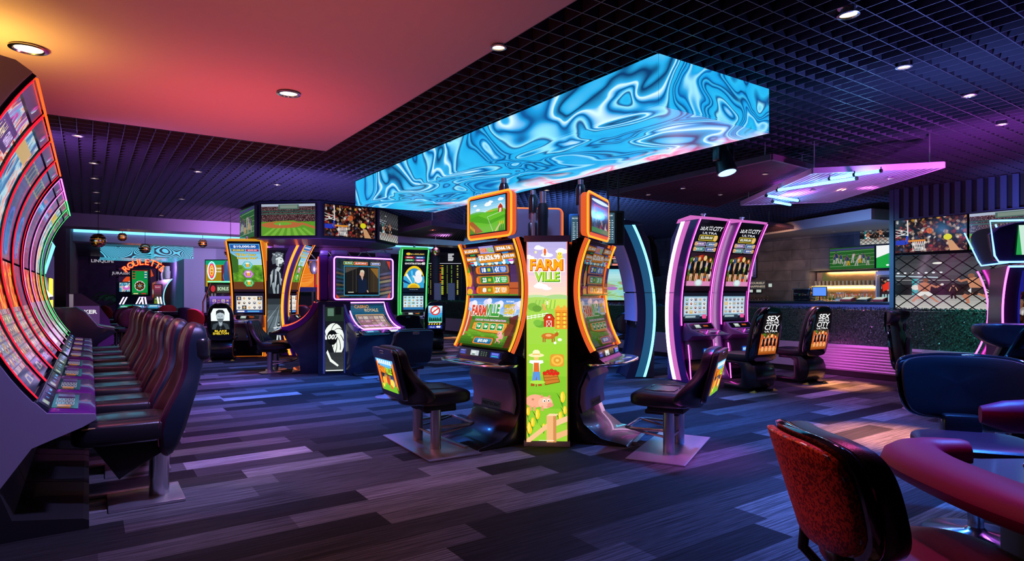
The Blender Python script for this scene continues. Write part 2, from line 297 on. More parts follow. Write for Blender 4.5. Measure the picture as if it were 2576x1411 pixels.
# ------------------------------------------------------------------ mesh builder
class MB:
    def __init__(s): s.v = []; s.f = []; s.m = []; s.s = []; s.xf = None
    def add(s, vs, fs, m=0, smooth=False):
        o = len(s.v)
        s.v += [tuple(s.xf @ Vector(p)) if s.xf else tuple(p) for p in vs]
        for f in fs: s.f.append([i+o for i in f]); s.m.append(m); s.s.append(smooth)
        return s
    def box(s, x0, y0, z0, x1, y1, z1, m=0):
        return s.add([(x0,y0,z0),(x1,y0,z0),(x1,y1,z0),(x0,y1,z0),(x0,y0,z1),(x1,y0,z1),(x1,y1,z1),(x0,y1,z1)],
                     [(0,3,2,1),(4,5,6,7),(0,1,5,4),(1,2,6,5),(2,3,7,6),(3,0,4,7)], m)
    def bm(s, b, m=0, smooth=False):
        b.verts.index_update(); s.add([v.co.copy() for v in b.verts], [[v.index for v in f.verts] for f in b.faces], m, smooth); b.free(); return s
    def rbox(s, x0, y0, z0, x1, y1, z1, r=.01, m=0, seg=2):
        b = bmesh.new(); bmesh.ops.create_cube(b, size=1)
        for v in b.verts: v.co = Vector(((x0+x1)/2+v.co.x*(x1-x0), (y0+y1)/2+v.co.y*(y1-y0), (z0+z1)/2+v.co.z*(z1-z0)))
        bmesh.ops.bevel(b, geom=b.edges[:], offset=r, segments=seg, affect='EDGES', profile=.5)
        return s.bm(b, m, True)
    def prism(s, pts, a0, a1, axis='x', m=0, bev=0):
        def P(q, a): return (a, q[0], q[1]) if axis == 'x' else ((q[0], a, q[1]) if axis == 'y' else (q[0], q[1], a))
        n = len(pts); vs = [P(q, a0) for q in pts]+[P(q, a1) for q in pts]
        fs = [list(range(n)), list(range(2*n-1, n-1, -1))]+[(i, n+i, n+(i+1) % n, (i+1) % n) for i in range(n)]
        if bev:
            b = bmesh.new(); V = [b.verts.new(v) for v in vs]
            for f in fs: b.faces.new([V[i] for i in f])
            bmesh.ops.recalc_face_normals(b, faces=b.faces[:])
            caps = [f for f in b.faces if len(f.verts) == n and n > 4]
            ed = set(e for f in caps for e in f.edges) if caps else b.edges[:]
            bmesh.ops.bevel(b, geom=list(ed), offset=bev, segments=2, affect='EDGES', profile=.5)
            return s.bm(b, m, True)
        return s.add(vs, fs, m)
    def tube(s, path, r, seg=10, closed=False, m=0, flat=None):
        P = [Vector(p) for p in path]; n = len(P); vs = []; up = Vector((0,0,1))
        prev = None
        for i in range(n):
            a = P[i-1] if (i > 0 or closed) else P[i]; b = P[(i+1) % n] if (i < n-1 or closed) else P[i]
            t = (b-a).normalized()
            if prev is None:
                u = t.cross(up) if abs(t.z) < .95 else t.cross(Vector((1,0,0)))
            else: u = prev-t*prev.dot(t)
            u.normalize(); prev = u; v = t.cross(u)
            rr = r[i] if isinstance(r, (list, tuple)) else r
            for k in range(seg):
                an = 2*PI*k/seg; vs.append(P[i]+(u*math.cos(an)+v*math.sin(an))*rr)
        fs = []
        for i in range(n if closed else n-1):
            j = (i+1) % n
            for k in range(seg): l = (k+1) % seg; fs.append((i*seg+k, i*seg+l, j*seg+l, j*seg+k))
        if not closed: fs += [list(range(seg))[::-1], list(range((n-1)*seg, n*seg))]
        return s.add(vs, fs, m, True)
    def lathe(s, prof, c=(0,0,0), seg=24, m=0, axis='z', cap=True):
        vs = []; n = len(prof)
        for r, z in prof:
            for k in range(seg):
                a = 2*PI*k/seg; q = (r*math.cos(a), r*math.sin(a), z)
                if axis == 'y': q = (q[0], q[2], q[1])
                if axis == 'x': q = (q[2], q[0], q[1])
                vs.append((c[0]+q[0], c[1]+q[1], c[2]+q[2]))
        fs = [(i*seg+k, i*seg+(k+1) % seg, (i+1)*seg+(k+1) % seg, (i+1)*seg+k) for i in range(n-1) for k in range(seg)]
        if cap: fs += [list(range(seg))[::-1], list(range((n-1)*seg, n*seg))]
        return s.add(vs, fs, m, True)
    def cush(s, c, sx, sy, sz, e=.35, f=None, m=0, nu=28, nv=14):              # superellipsoid cushion, half sizes
        def pw(a, k): return math.copysign(abs(a)**k, a)
        vs = []
        for j in range(nv+1):
            ph = -PI/2+PI*j/nv
            for i in range(nu):
                th = 2*PI*i/nu
                q = Vector((sx*pw(math.cos(ph), e)*pw(math.cos(th), e), sy*pw(math.cos(ph), e)*pw(math.sin(th), e), sz*pw(math.sin(ph), e)))
                if f: q = Vector(f(q))
                vs.append(Vector(c)+q)
        fs = [(j*nu+i, j*nu+(i+1) % nu, (j+1)*nu+(i+1) % nu, (j+1)*nu+i) for j in range(nv) for i in range(nu)]
        return s.add(vs, fs, m, True)
    def slab(s, outline, th, fn, m=0, edge=.012, sh=.85):
        # a padded panel: outline in (a,b), rounded rim; fn(a,b,h) -> xyz, h in [0,th]
        for _ in range(2 if len(outline) < 30 else 0):
            outline = [q for i in range(len(outline)) for a, b in [(outline[i], outline[(i+1) % len(outline)])] for q in ((a[0]*.75+b[0]*.25, a[1]*.75+b[1]*.25), (a[0]*.25+b[0]*.75, a[1]*.25+b[1]*.75))]
        n = len(outline); ca = sum(p[0] for p in outline)/n; cb = sum(p[1] for p in outline)/n
        rings = [(.05*sh,0),(.35*sh,0),(.7*sh,0),(sh+.0,0),(1-.02,edge*.3),(1,edge),(1,th-edge),(1-.02,th-edge*.3),(sh,th),(.7*sh,th),(.35*sh,th),(.05*sh,th)]
        vs = []
        for k, h in rings:
            for a, b in outline: vs.append(fn(ca+(a-ca)*k, cb+(b-cb)*k, h))
        fs = [(r*n+i, r*n+(i+1) % n, (r+1)*n+(i+1) % n, (r+1)*n+i) for r in range(len(rings)-1) for i in range(n)]
        fs += [list(range(n))[::-1], list(range((len(rings)-1)*n, len(rings)*n))]
        return s.add(vs, fs, m, True)
    def surf(s, fn, nu, nv, m=0, smooth=True):
        vs = [fn(i/nu, j/nv) for j in range(nv+1) for i in range(nu+1)]
        fs = [(j*(nu+1)+i, j*(nu+1)+i+1, (j+1)*(nu+1)+i+1, (j+1)*(nu+1)+i) for j in range(nv) for i in range(nu)]
        return s.add(vs, fs, m, smooth)
def tag(o, label=None, cat=None, group=None, kind=None):
    if label: o['label'] = label
    if cat: o['category'] = cat
    if group: o['group'] = group
    if kind: o['kind'] = kind
    return o
def obj(name, mb, mats, parent=None, label=None, cat=None, group=None, kind=None):
    me = bpy.data.meshes.new(name); me.from_pydata([tuple(v) for v in mb.v], [], mb.f)
    if isinstance(mats, str): mats = [mats]
    for k in mats: me.materials.append(M[k] if isinstance(k, str) else k)
    me.polygons.foreach_set('material_index', mb.m); me.polygons.foreach_set('use_smooth', mb.s)
    me.update()
    b = bmesh.new(); b.from_mesh(me); bmesh.ops.recalc_face_normals(b, faces=b.faces[:]); b.to_mesh(me); b.free()
    if any(mb.s):
        try: me.set_sharp_from_angle(angle=math.radians(40))
        except Exception: pass
    o = bpy.data.objects.new(name, me); COL.objects.link(o)
    if parent: o.parent = parent
    return tag(o, label, cat, group, kind)
def struct(name, mb, mats, label=None): return obj(name, mb, mats, None, label, None, None, 'structure')
def thing(name, label, cat, loc, rotz=0, group=None):
    o = bpy.data.objects.new(name, None); COL.objects.link(o); o.location = loc; o.rotation_euler = (0,0,rotz); o.empty_display_size = .2
    return tag(o, label, cat, group)
def copy_tree(o, parent=None):
    c = o.copy(); COL.objects.link(c)
    if parent: c.parent = parent
    for ch in list(o.children): copy_tree(ch, c)
    return c
def clone(o, label, loc, rotz, group=None):
    c = copy_tree(o); c.location = loc; c.rotation_euler = (0,0,rotz); c['label'] = label
    if group: c['group'] = group
    return c
def bar(mb, a, b, r, m=0, seg=8): return mb.tube([a, b], r, seg, m=m)
def rrect(x0, y0, x1, y1, r, n=5):
    o = []
    for cx, cy, a0 in ((x1-r,y1-r,0),(x0+r,y1-r,PI/2),(x0+r,y0+r,PI),(x1-r,y0+r,1.5*PI)):
        for k in range(n+1): a = a0+PI/2*k/n; o.append((cx+r*math.cos(a), cy+r*math.sin(a)))
    return o

# ------------------------------------------------------------------ pictures, screens and lettering
_txt = {}
def textmesh(t, bold):
    k = (t, bold)
    if k not in _txt:
        cu = bpy.data.curves.new('t', 'FONT'); cu.body = t; cu.resolution_u = 2; cu.offset = bold
        o = bpy.data.objects.new('t', cu); me = bpy.data.meshes.new_from_object(o)
        vs = [(v.co.x, v.co.y) for v in me.vertices]; fs = [list(p.vertices) for p in me.polygons]
        bpy.data.objects.remove(o); bpy.data.curves.remove(cu); bpy.data.meshes.remove(me)
        if vs:
            x0 = min(v[0] for v in vs); x1 = max(v[0] for v in vs); y0 = min(v[1] for v in vs); y1 = max(v[1] for v in vs)
        else: x0 = y0 = 0; x1 = y1 = 1
        _txt[k] = ([(x-x0, y-y0) for x, y in vs], fs, x1-x0, y1-y0)
    return _txt[k]
class Pic:                                                            # a flat picture, origin top left, y down, any units
    def __init__(s, w, h): s.w = w; s.h = h; s.p = []; s.l = 0
    def poly(s, pts, col, up=True):
        if up: s.l += 1
        s.p.append((list(pts), col, s.l, None)); return s
    def R(s, x0, y0, x1, y1, col, up=True): return s.poly([(x0,y0),(x1,y0),(x1,y1),(x0,y1)], col, up)
    def RR(s, x0, y0, x1, y1, r, col): return s.poly(rrect(x0, y0, x1, y1, r, 3), col)
    def E(s, cx, cy, rx, ry, col, n=14, a0=0, a1=2*PI, up=True): return s.poly([(cx+rx*math.cos(a0+(a1-a0)*k/n), cy+ry*math.sin(a0+(a1-a0)*k/n)) for k in range(n+(0 if a1-a0 > 6.2 else 1))], col, up)
    def L(s, x0, y0, x1, y1, w, col, up=True):
        dx, dy = x1-x0, y1-y0; l = math.hypot(dx, dy) or 1; nx, ny = -dy/l*w/2, dx/l*w/2
        return s.poly([(x0+nx,y0+ny),(x1+nx,y1+ny),(x1-nx,y1-ny),(x0-nx,y0-ny)], col, up)
    def V(s, x0, y0, x1, y1, cols, n=10):
        s.l += 1
        for k in range(n):
            t = (k+.5)/n*(len(cols)-1); i = min(int(t), len(cols)-2); f = t-i; a, b = C(cols[i]), C(cols[i+1])
            s.R(x0, y0+(y1-y0)*k/n, x1, y0+(y1-y0)*(k+1)/n, tuple(a[j]*(1-f)+b[j]*f for j in range(3)), False)
        return s
    def T(s, t, cx, cy, h, col, w=None, bold=.02, shear=0, out=None, rot=0, ow=.03):
        if out: s.T(t, cx, cy, h*(1+ow*2), out, (w*(1+ow) if w else None), bold+ow, shear, None, rot)
        vs, fs, tw, th = textmesh(t, bold); k = h/th; kx = (w/tw) if w else k
        if rot or shear or True:
            P = []
            for x, y in vs:
                X = (x-tw/2)*kx+(y-th/2)*k*shear; Y = -(y-th/2)*k
                P.append((cx+X*math.cos(rot)-Y*math.sin(rot), cy+X*math.sin(rot)+Y*math.cos(rot)))
        s.l += 1; s.p.append((P, col, s.l, fs)); return s
    def man(s, x, y, h, shirt, legs, skin='#c89070', hair='#3a2418', lean=0):      # small standing figure, feet at (x,y)
        s.L(x-.09*h, y, x-.03*h+lean*.4*h, y-.5*h, .1*h, legs); s.L(x+.12*h, y, x+.03*h+lean*.4*h, y-.5*h, .1*h, legs)
        s.poly([(x-.07*h+lean*.4*h,y-.46*h),(x+.09*h+lean*.4*h,y-.46*h),(x+.12*h+lean*h,y-.82*h),(x-.12*h+lean*h,y-.82*h)], shirt)
        s.L(x-.11*h+lean*h, y-.8*h, x-.2*h+lean*h, y-.52*h, .05*h, skin); s.L(x+.11*h+lean*h, y-.8*h, x+.2*h+lean*h, y-.56*h, .05*h, skin)
        s.E(x+lean*1.1*h, y-.91*h, .055*h, .075*h, skin, 8); s.E(x+lean*1.1*h, y-.95*h, .06*h, .045*h, hair, 8); return s
def pic(name, pc, fn, parent, W, H, nseg=1, st=1.0, gloss=True, off=.0003, label=None):
    # fn(u, v, h): u from the left 0..W, v up 0..H, h out of the surface
    V = []; F = []; Cc = []; MI = []; UV = []; mats = [artmat(st, gloss)]; names = ['']
    kx, ky = W/pc.w, H/pc.h; bands = [H*k/nseg for k in range(nseg+1)]
    def cut(poly, y, keep_above):
        out = []
        for i in range(len(poly)):
            a, b = poly[i-1], poly[i]; ia = (a[1] >= y) == keep_above; ib = (b[1] >= y) == keep_above
            if ia != ib:
                t = (y-a[1])/(b[1]-a[1]); out.append((a[0]+(b[0]-a[0])*t, y))
            if ib: out.append(b)
        return out
    for pts, col, lay, fs in pc.p:
        q = [(x*kx, H-y*ky) for x, y in pts]
        if fs is None and any(a < 0 or a > W or b < 0 or b > H for a, b in q):
            for ax, lim, up in ((0, 0, True), (0, W, False), (1, 0, True), (1, H, False)):
                out = []
                for i in range(len(q)):
                    a, b = q[i-1], q[i]; ia = (a[ax] >= lim) == up or a[ax] == lim; ib = (b[ax] >= lim) == up or b[ax] == lim
                    if ia != ib: tt = (lim-a[ax])/(b[ax]-a[ax]); out.append((a[0]+(b[0]-a[0])*tt, a[1]+(b[1]-a[1])*tt))
                    if ib: out.append(b)
                q = out
                if len(q) < 3: break
            if len(q) < 3: continue
        q = [(min(max(a, 0), W), min(max(b, 0), H)) for a, b in q]
        if fs is None:
            if len(q) == 4 and nseg == 1 or len(q) > 4 and nseg == 1: polys = [q]
            else: polys = [[q[i] for i in t] for t in tessellate_polygon([[Vector((a, b, 0)) for a, b in q]])]
        else: polys = [[q[i] for i in f] for f in fs]
        mi = 0; c = (0,0,0)
        if isinstance(col, str) and col[0] == '@':
            if col not in names: names.append(col); mats.append(M[col])
            mi = names.index(col)
        else: c = C(col) if isinstance(col, str) else col
        for pl in polys:
            if nseg > 1:
                lo = min(a[1] for a in pl); hi = max(a[1] for a in pl); parts = []
                for k in range(nseg):
                    if bands[k+1] <= lo or bands[k] >= hi: continue
                    r = pl
                    if bands[k] > lo: r = cut(r, bands[k], True)
                    if r and bands[k+1] < hi: r = cut(r, bands[k+1], False)
                    if len(r) > 2: parts.append(r)
            else: parts = [pl]
            for r in parts:
                o = len(V)
                for a, b in r: V.append(tuple(fn(a, b, lay*off))); UV.append((a, b))
                F.append(list(range(o, o+len(r)))); MI.append(mi); Cc += [(*c, 1)]*len(r)
    me = bpy.data.meshes.new(name); me.from_pydata(V, [], F)
    for m in mats: me.materials.append(m)
    me.polygons.foreach_set('material_index', MI)
    ca = me.color_attributes.new('Col', 'FLOAT_COLOR', 'CORNER'); ca.data.foreach_set('color', [x for c in Cc for x in c])
    uv = me.uv_layers.new(name='UVMap'); uv.data.foreach_set('uv', [x for l in me.loops for x in UV[l.vertex_index]])
    me.update(); o = bpy.data.objects.new(name, me); COL.objects.link(o)
    if parent: o.parent = parent
    return tag(o, label)
def flatfn(x0, y, z0, tilt=0):                                         # vertical plane facing local -Y
    return lambda u, v, h: (x0+u, y-h*math.cos(tilt)+v*math.sin(tilt), z0+v*math.cos(tilt)+h*math.sin(tilt))
class Arc:                                                            # concave curve in the local YZ plane through three points, bottom to top
    def __init__(s, p0, p1, p2):
        ax, ay, bx, by, cx, cy = *p0, *p1, *p2
        d = 2*(ax*(by-cy)+bx*(cy-ay)+cx*(ay-by))
        s.cy = ((ax*ax+ay*ay)*(by-cy)+(bx*bx+by*by)*(cy-ay)+(cx*cx+cy*cy)*(ay-by))/d
        s.cz = ((ax*ax+ay*ay)*(cx-bx)+(bx*bx+by*by)*(ax-cx)+(cx*cx+cy*cy)*(bx-ax))/d
        s.r = math.hypot(ax-s.cy, ay-s.cz)
        s.a0 = math.atan2(p0[1]-s.cz, p0[0]-s.cy); s.a1 = math.atan2(p2[1]-s.cz, p2[0]-s.cy); s.len = s.r*(s.a1-s.a0)
    def at(s, t, h=0):                                                 # h > 0 towards the player
        a = s.a0+(s.a1-s.a0)*t; r = s.r-h; return (s.cy+r*math.cos(a), s.cz+r*math.sin(a))
    def tz(s, z):
        return (math.asin(max(-1, min(1, (z-s.cz)/s.r)))-s.a0)/(s.a1-s.a0)
    def fn(s, x0, t0):
        return lambda u, v, h: (x0+u, *s.at(t0+v/s.len, h))
    def pts(s, t0, t1, n, h=0): return [s.at(t0+(t1-t0)*k/n, h) for k in range(n+1)]
    def tz2(s, z, h): return (math.asin(max(-1, min(1, (z-s.cz)/(s.r-h))))-s.a0)/(s.a1-s.a0)
    def bandz(s, mb, x0, x1, z0, z1, h0, h1, n=24, m=0):               # curved slab cut level at z0 and z1
        a0, a1, b0, b1 = s.tz2(z0, h1), s.tz2(z1, h1), s.tz2(z0, h0), s.tz2(z1, h0)
        return mb.prism(s.pts(a0, a1, n, h1)+s.pts(b1, b0, n, h0), x0, x1, 'x', m)
    def tube(s, mb, x, t0, t1, r, h=0, n=24, m=0, seg=8): return mb.tube([(x, *p) for p in s.pts(t0, t1, n, h)], r, seg, m=m)
    def band(s, mb, x0, x1, t0, t1, h0, h1, n=24, m=0):                # solid curved slab
        a = s.pts(t0, t1, n, h1); b = s.pts(t1, t0, n, h0); return mb.prism(a+b, x0, x1, 'x', m)
# ================================================================== THE ROOM
ZC = 3.45
mb = MB(); mb.box(-9, -5, -.1, 24, 37, 0); struct('floor', mb, 'carpet')
mb = MB(); mb.box(-9, -5, 4.3, 24, 24.6, 4.4); struct('ceiling', mb, 'plenum_black')
mb = MB(); mb.box(-9, -5, ZC, 2.8, 8.76, ZC+.12); struct('ceiling_plaster', mb, 'ceiling_plaster')
mb = MB(); mb.box(-9.1, -5, 0, -9, 24, 4.3); struct('wall_left', mb, 'dark_wall')
mb = MB(); mb.box(-9, -5.1, 0, 24, -5, 4.3); struct('wall_back', mb, 'dark_wall')
mb = MB(); mb.box(23.9, -5, 0, 24, 25, 4.3); struct('wall_right', mb, 'dark_wall')
# open cell grid ceiling, 16.25 x 20 cm cells of black metal fins
mb = MB(); px_, py_, fh, ft = .1625, .2, .10, .007
x = 2.8
while x < 22: mb.box(x-ft/2, -4.9, ZC, x+ft/2, 19.0, ZC+fh); x += px_
x = 2.8-px_
while x > -8.9: mb.box(x-ft/2, 8.78, ZC, x+ft/2, 19.0, ZC+fh); x -= px_
y = 8.8-py_*68
while y < 19:
    mb.box(2.81 if y < 8.77 else -8.9, y-ft/2, ZC+.001, 22, y+ft/2, ZC+fh-.001); y += py_
struct('ceiling_grid', mb, 'grid_metal')
mb = MB(); mb.box(6.5, 19.0, ZC, 22, 24.4, ZC+.04)
for k in range(26): mb.box(6.5, 19.0+k*.2, ZC-.06, 22, 19.02+k*.2, ZC)
struct('ceiling_far', mb, 'grid_metal')
# soffit and lit cove at the far side
mb = MB(); mb.box(-9, 19.05, 3.12, 24, 19.9, ZC+.1); struct('trim_soffit', mb, 'lavender_panel')
mb = MB(); mb.box(-.9, 19.9, 3.62, 12, 23.4, 3.7); struct('ceiling_cove', mb, 'lavender_panel')
mb = MB(); mb.box(-.4, 19.92, 3.2, 12, 19.96, 3.34); mb.box(-.4, 23.3, 3.33, 12, 23.36, 3.61); struct('trim_cove_light', mb, 'cove_cyan')
mb = MB(); mb.box(-9, 23.4, 3.05, 12, 24.2, 3.7); struct('trim_bulkhead', mb, 'lavender_panel')
mb = MB(); mb.box(-9, 24.2, 3.22, 9, 37, 3.3); struct('ceiling_roulette_room', mb, 'grid_metal')
mb = MB(); mb.box(-.5, 36, 0, 9, 36.2, 3.3); struct('wall_mural', mb, 'mural')
mb = MB()
mb.box(-.75, 20.0, 0, -.5, 36, 3.3)
for k in range(60): mb.box(-.5, 20.2+k*.26, 0, -.42, 20.3+k*.26, 3.3)
struct('wall_slatted', mb, 'slat_wood')
mb = MB(); mb.box(3.05, 27, 0, 4.6, 36, 3.25); struct('wall_pier', mb, 'grey_wall')
mb = MB(); mb.box(4.6, 26.2, 0, 20, 26.4, 4.3); struct('wall_far', mb, 'dark_wall')
# right side: video wall block with vertical slats above the screens
VX = 13.0
mb = MB(); mb.box(VX+.12, -5, 0, VX+.6, 5.68, ZC); struct('wall_video', mb, 'dark_wall')
mb = MB()
mb.box(VX+.04, -4, 2.86, VX+.12, 5.68, ZC, 1)
k = 0
while 5.66-k*.17 > -4: mb.box(VX-.02, 5.66-k*.17-.09, 2.86, VX+.04, 5.66-k*.17, ZC); k += 1
mb.box(VX-.03, -4, 2.84, VX+.12, 5.68, 2.87); mb.box(VX-.04, 5.66, 0, VX+.12, 5.74, ZC)
struct('trim_slats', mb, ['slat_blue', 'matte_black'])
# bar back wall
BX = 17.0
mb = MB(); mb.box(BX+.51, 5, 0, BX+.6, 9.62, 2.05); struct('wall_bar_niche', mb, 'stone_wall')
mb = MB(); mb.box(BX-.06, 5.0, 2.06, BX+.6, 9.75, 3.4); struct('wall_bar_header', mb, 'stone_wall')
mb = MB(); mb.box(BX, 9.75, 0, BX+.6, 17, 3.4); mb.box(BX-.06, 9.63, 0, BX+.5, 9.75, 2.06)
struct('wall_bar', mb, 'stone_wall')
mb = MB(); mb.prism([tuple(cw((2192-CX)/FP*13.6, 13.6).xy), tuple(cw((1900-CX)/FP*17.6, 17.6).xy), (BX+.5, 13.5), (BX+.5, 5.9)], 3.06, 3.3, 'z')
struct('ceiling_bar', mb, 'cream_plaster')
mb = MB(); mb.box(BX, 17, 0, BX+.3, 26, 4.3); struct('wall_sportsbook', mb, 'dark_wall')

# ------------------------------------------------------------------ recessed downlights
def downlight(name, lab, loc, r, power=0, col=WARM, spot=70, trim='chrome', group='downlights in the dark grid ceiling', es='warm_disc'):
    t = thing(name, lab, 'ceiling light', loc, 0, group)
    m = MB(); m.lathe([(r*1.35, 0), (r*1.38, -.006), (r*1.1, -.010), (r*1.0, .0), (r*.98, .05), (r*1.3, .05)], seg=28, cap=False); obj('trim_ring', m, trim, t)
    m = MB(); m.lathe([(r*.95, .008), (r*.9, .004), (.001, .002)], seg=24, cap=False); obj('lens', m, es, t)
    if power: light('bulb', 'SPOT', (loc[0], loc[1], loc[2]-.03), power, col, r*.5, spot, .8, (loc[0], loc[1], 0))
downlight('recessed_downlight', 'large recessed downlight in the red ceiling, top left, in a yellow glow', fl(72,123,ZC-.012), .10, 60, (1,.75,.4), 110, group='downlights in the red ceiling')
downlight('recessed_downlight', 'recessed downlight in the red ceiling nearest its corner', fl(726,236,ZC-.012), .085, 30, (1,.75,.45), 100, group='downlights in the red ceiling')
downlight('recessed_downlight', 'brightest round downlight in the grid ceiling, top right', fl(2134,37,ZC-.03), .055, 60, WARM, 60)
DL = [(2274,168,'second downlight of the row at the upper right'),(2438,240,'third downlight of the row at the upper right'),(2521,312,'last downlight of the row by the right edge'),
 (196,341,'nearest downlight of the row above the curved slot machines'),(236,410,'second downlight above the curved slot machines'),(238,448,'third downlight above the curved slot machines'),
 (242,483,'fourth downlight above the curved slot machines'),(244,510,'fifth downlight above the curved slot machines'),(245,531,'farthest downlight above the curved slot machines'),
 (498,431,'bright downlight below the middle of the red ceiling edge'),(457,500,'small faint downlight in the grid left of the screen cluster'),(406,541,'small downlight close to the lavender soffit'),
 (697,464,'downlight above the hanging cluster of sport screens'),(1375,478,'downlight right of the blue video box, above the middle topper'),(1254,119,'unlit-looking downlight by the edge of the red ceiling'),
 (1529,398,'downlight above the maroon slatted canopy')]
for i, (a, b, z_, l) in enumerate(((1925,437,3.195,'small downlight in the right part of the maroon canopy'),(1718,473,3.195,'small downlight in the middle of the maroon canopy'),(1812,489,3.195,'small downlight near the lower edge of the maroon canopy'),(1631,489,3.195,'small downlight at the left of the maroon canopy'),(2045,478,2.99,'small downlight in the pale canopy below its tubes'),(2238,448,2.99,'small downlight at the right part of the pale canopy'),(2098,582,3.055,'downlight in the cream bar ceiling'))):
    downlight('recessed_downlight', l, fl(a, b, z_), .035, 6, WARM, 50, 'steel', 'downlights in canopies')
for i, (a, b, l) in enumerate(DL):
    p = fl(a, b, ZC-.015); downlight('recessed_downlight', l, p, .048, {0: 45, 1: 40, 2: 40}.get(i, 12), WARM, 55, 'steel')
# warm pools on the carpet
for a, b, e in ((2230,1098,4500),(2110,968,3500),(1085,880,1500),(1150,850,1200)):
    q = fl(a, b); light('downlight_beam', 'SPOT', (q.x, q.y, 3.42), e, (1,.36,.13), .03, 27, 1.0, (q.x, q.y, 0))
# unseen uplights added to tint the plaster ceiling red and yellow
light('added_uplight', 'SPOT', (-.75, 6.2, 2.82), 60, (1,.62,.10), .2, 165, 1.0, (-.72, 6.25, 3.45))
light('added_uplight', 'SPOT', (-1.3, 4.2, 2.2), 40, (1,.5,.10), .2, 150, 1.0, (-1.1, 4.6, 3.45))
light('added_uplight', 'SPOT', (1.3, 7.0, 1.3), 175, (1,.105,.115), .2, 140, 1.0, (1.3, 7.4, 3.45))
light('added_uplight', 'SPOT', (1.2, 3.6, .8), 90, (1,.16,.12), .15, 120, 1.0, (.8, 4.2, 3.45))

# ------------------------------------------------------------------ hanging LED box
t = thing('led_ceiling_box', 'long hanging video box with swirling blue liquid picture under the grid ceiling', 'video display', (4.80, 7.21, 3.02), 0)
m = MB(); m.box(-.795, -3.59, .012, .795, 3.59, .43); obj('housing', m, 'matte_black', t)
def panelled(m, axis, lo, hi, step, mk):
    a = lo
    while a < hi-1e-3: b = min(a+step, hi); mk(a+.0015, b-.0015); a = b
for nm, mk in (('led_face', lambda m: m.box(-.81, -3.6, .003, -.798, 3.6, .43)), ('led_face', lambda m: m.box(.798, -3.6, .003, .81, 3.6, .43)),
               ('led_face', lambda m: m.box(-.795, -3.612, .003, .795, -3.6, .43)), ('led_face', lambda m: m.box(-.795, 3.6, .003, .795, 3.612, .43)), ('led_underside', lambda m: m.box(-.806, -3.606, -.010, .806, 3.606, 0))):
    m = MB(); mk(m); obj(nm, m, 'led_swirl', t)

# second LED ring, far room
t = thing('led_ceiling_ring', 'far hanging video band with black and cyan zebra waves above the roulette sign', 'video display', (1.35, 28, 2.80), 0)
a, b = fl(265,614,3.3), fl(380,614,3.3)
m = MB(); m.box(-1.0, 0, 0, .65, .1, .48); obj('led_face', m, 'led_zebra', t)
m = MB(); m.box(.65, -1.6, -.03, .75, .1, .50); m.box(.75, -1.6, -.03, 1.95, -1.5, .50); obj('led_face', m, 'led_zebra', t)
m = MB(); m.box(-1.0, .1, .0, .65, 2.4, .04); m.box(.75, -1.5, -.02, 1.95, 2.4, .03); obj('led_underside', m, 'led_zebra', t)

# ------------------------------------------------------------------ sport screens on the walls
def picture_football(p, w, h):
    p.R(0,0,w,h,'#1f5a22'); p.poly([(0,h*.06),(w,0),(w,h*.10),(0,h*.14)],'#3a3a6a')
    for k in range(5): p.L(0, h*(.2+.17*k), w, h*(.14+.17*k), h*.012, '#8ab088')
    rs = random.Random(3)
    for k in range(10):
        x = w*(.1+.085*k); y = h*(.78+rs.uniform(-.06,.1)); sh = rs.choice(['#1c2c5c','#a8a8b0','#28386a']); p.man(x, y, h*rs.uniform(.42,.58), sh, rs.choice(['#c89018','#989890']), '#8a5a3c', '#20305c', rs.uniform(-.25,.3))
def picture_baseball(p, w, h):
    p.R(0,0,w,h,'#5a9a2c'); p.R(0,0,w,h*.1,'#a8b4c8'); p.R(0,h*.08,w,h*.56,'@farcrowd'); p.R(0,h*.21,w,h*.25,'#2c4a44'); p.R(0,h*.29,w,h*.33,'#3a5a50')
    p.R(w*.32,h*.02,w*.7,h*.17,'#4a6a60'); p.R(w*.35,h*.04,w*.67,h*.14,'#7a8a80')
    p.poly([(0,h*.62),(w*.25,h*.54),(w*.6,h*.52),(w,h*.74),(w,h),(0,h)],'#5f9a30')
    p.E(w*.38,h*.66,w*.38,h*.11,'#b8683c',22); p.E(w*.40,h*.62,w*.17,h*.05,'#6aa838',18); p.poly([(w*.75,h*.58),(w,h*.72),(w,h*.8),(w*.7,h*.62)],'#b8683c')
    for k in range(7): p.poly([(w*(.02+.15*k),h),(w*(.1+.15*k),h),(w*(.27+.09*k),h*.76),(w*(.22+.09*k),h*.76)],'#7ab840')
    p.man(w*.35,h*.68,h*.07,'#e0e0e0','#e0e0e0')
def picture_basket(p, w, h):
    p.R(0,0,w,h,'@crowd'); p.R(0,h*.62,w*.15,h*.76,'#2838b8'); p.L(w*.18,h*.02,w*.185,h*.5,w*.02,'#d8d8d8'); p.R(w*.16,h*.5,w*.19,h*.74,'#2c44c8')
    for a, b in ((.28,.36),(.36,.48),(.52,.38),(.46,.46)): p.L(0,h*a,w*.18,h*(b),w*.008,'#e8e8e8')
    p.R(w*.19,h*.63,w*.44,h*.68,'#e08a28')
    for k in range(7):
        p.L(w*(.26+.028*k),h*.68,w*(.29+.02*k+.02),h*.96,w*.006,'#f0f0f0'); p.L(w*(.43-.028*k),h*.68,w*(.40-.02*k-.02),h*.96,w*.006,'#f0f0f0')
    p.E(w*.5,h*.38,w*.045,h*.085,'#c8602c',18); p.L(w*.46,h*.36,w*.54,h*.40,w*.003,'#2a1008'); p.L(w*.5,h*.3,w*.5,h*.46,w*.003,'#2a1008')
    p.E(w*.75,h*.6,w*.06,h*.09,'#d8d020',10); p.poly([(w*.78,h),(w*.74,h*.68),(w*.82,h*.72),(w*.92,h)],'#c89468')
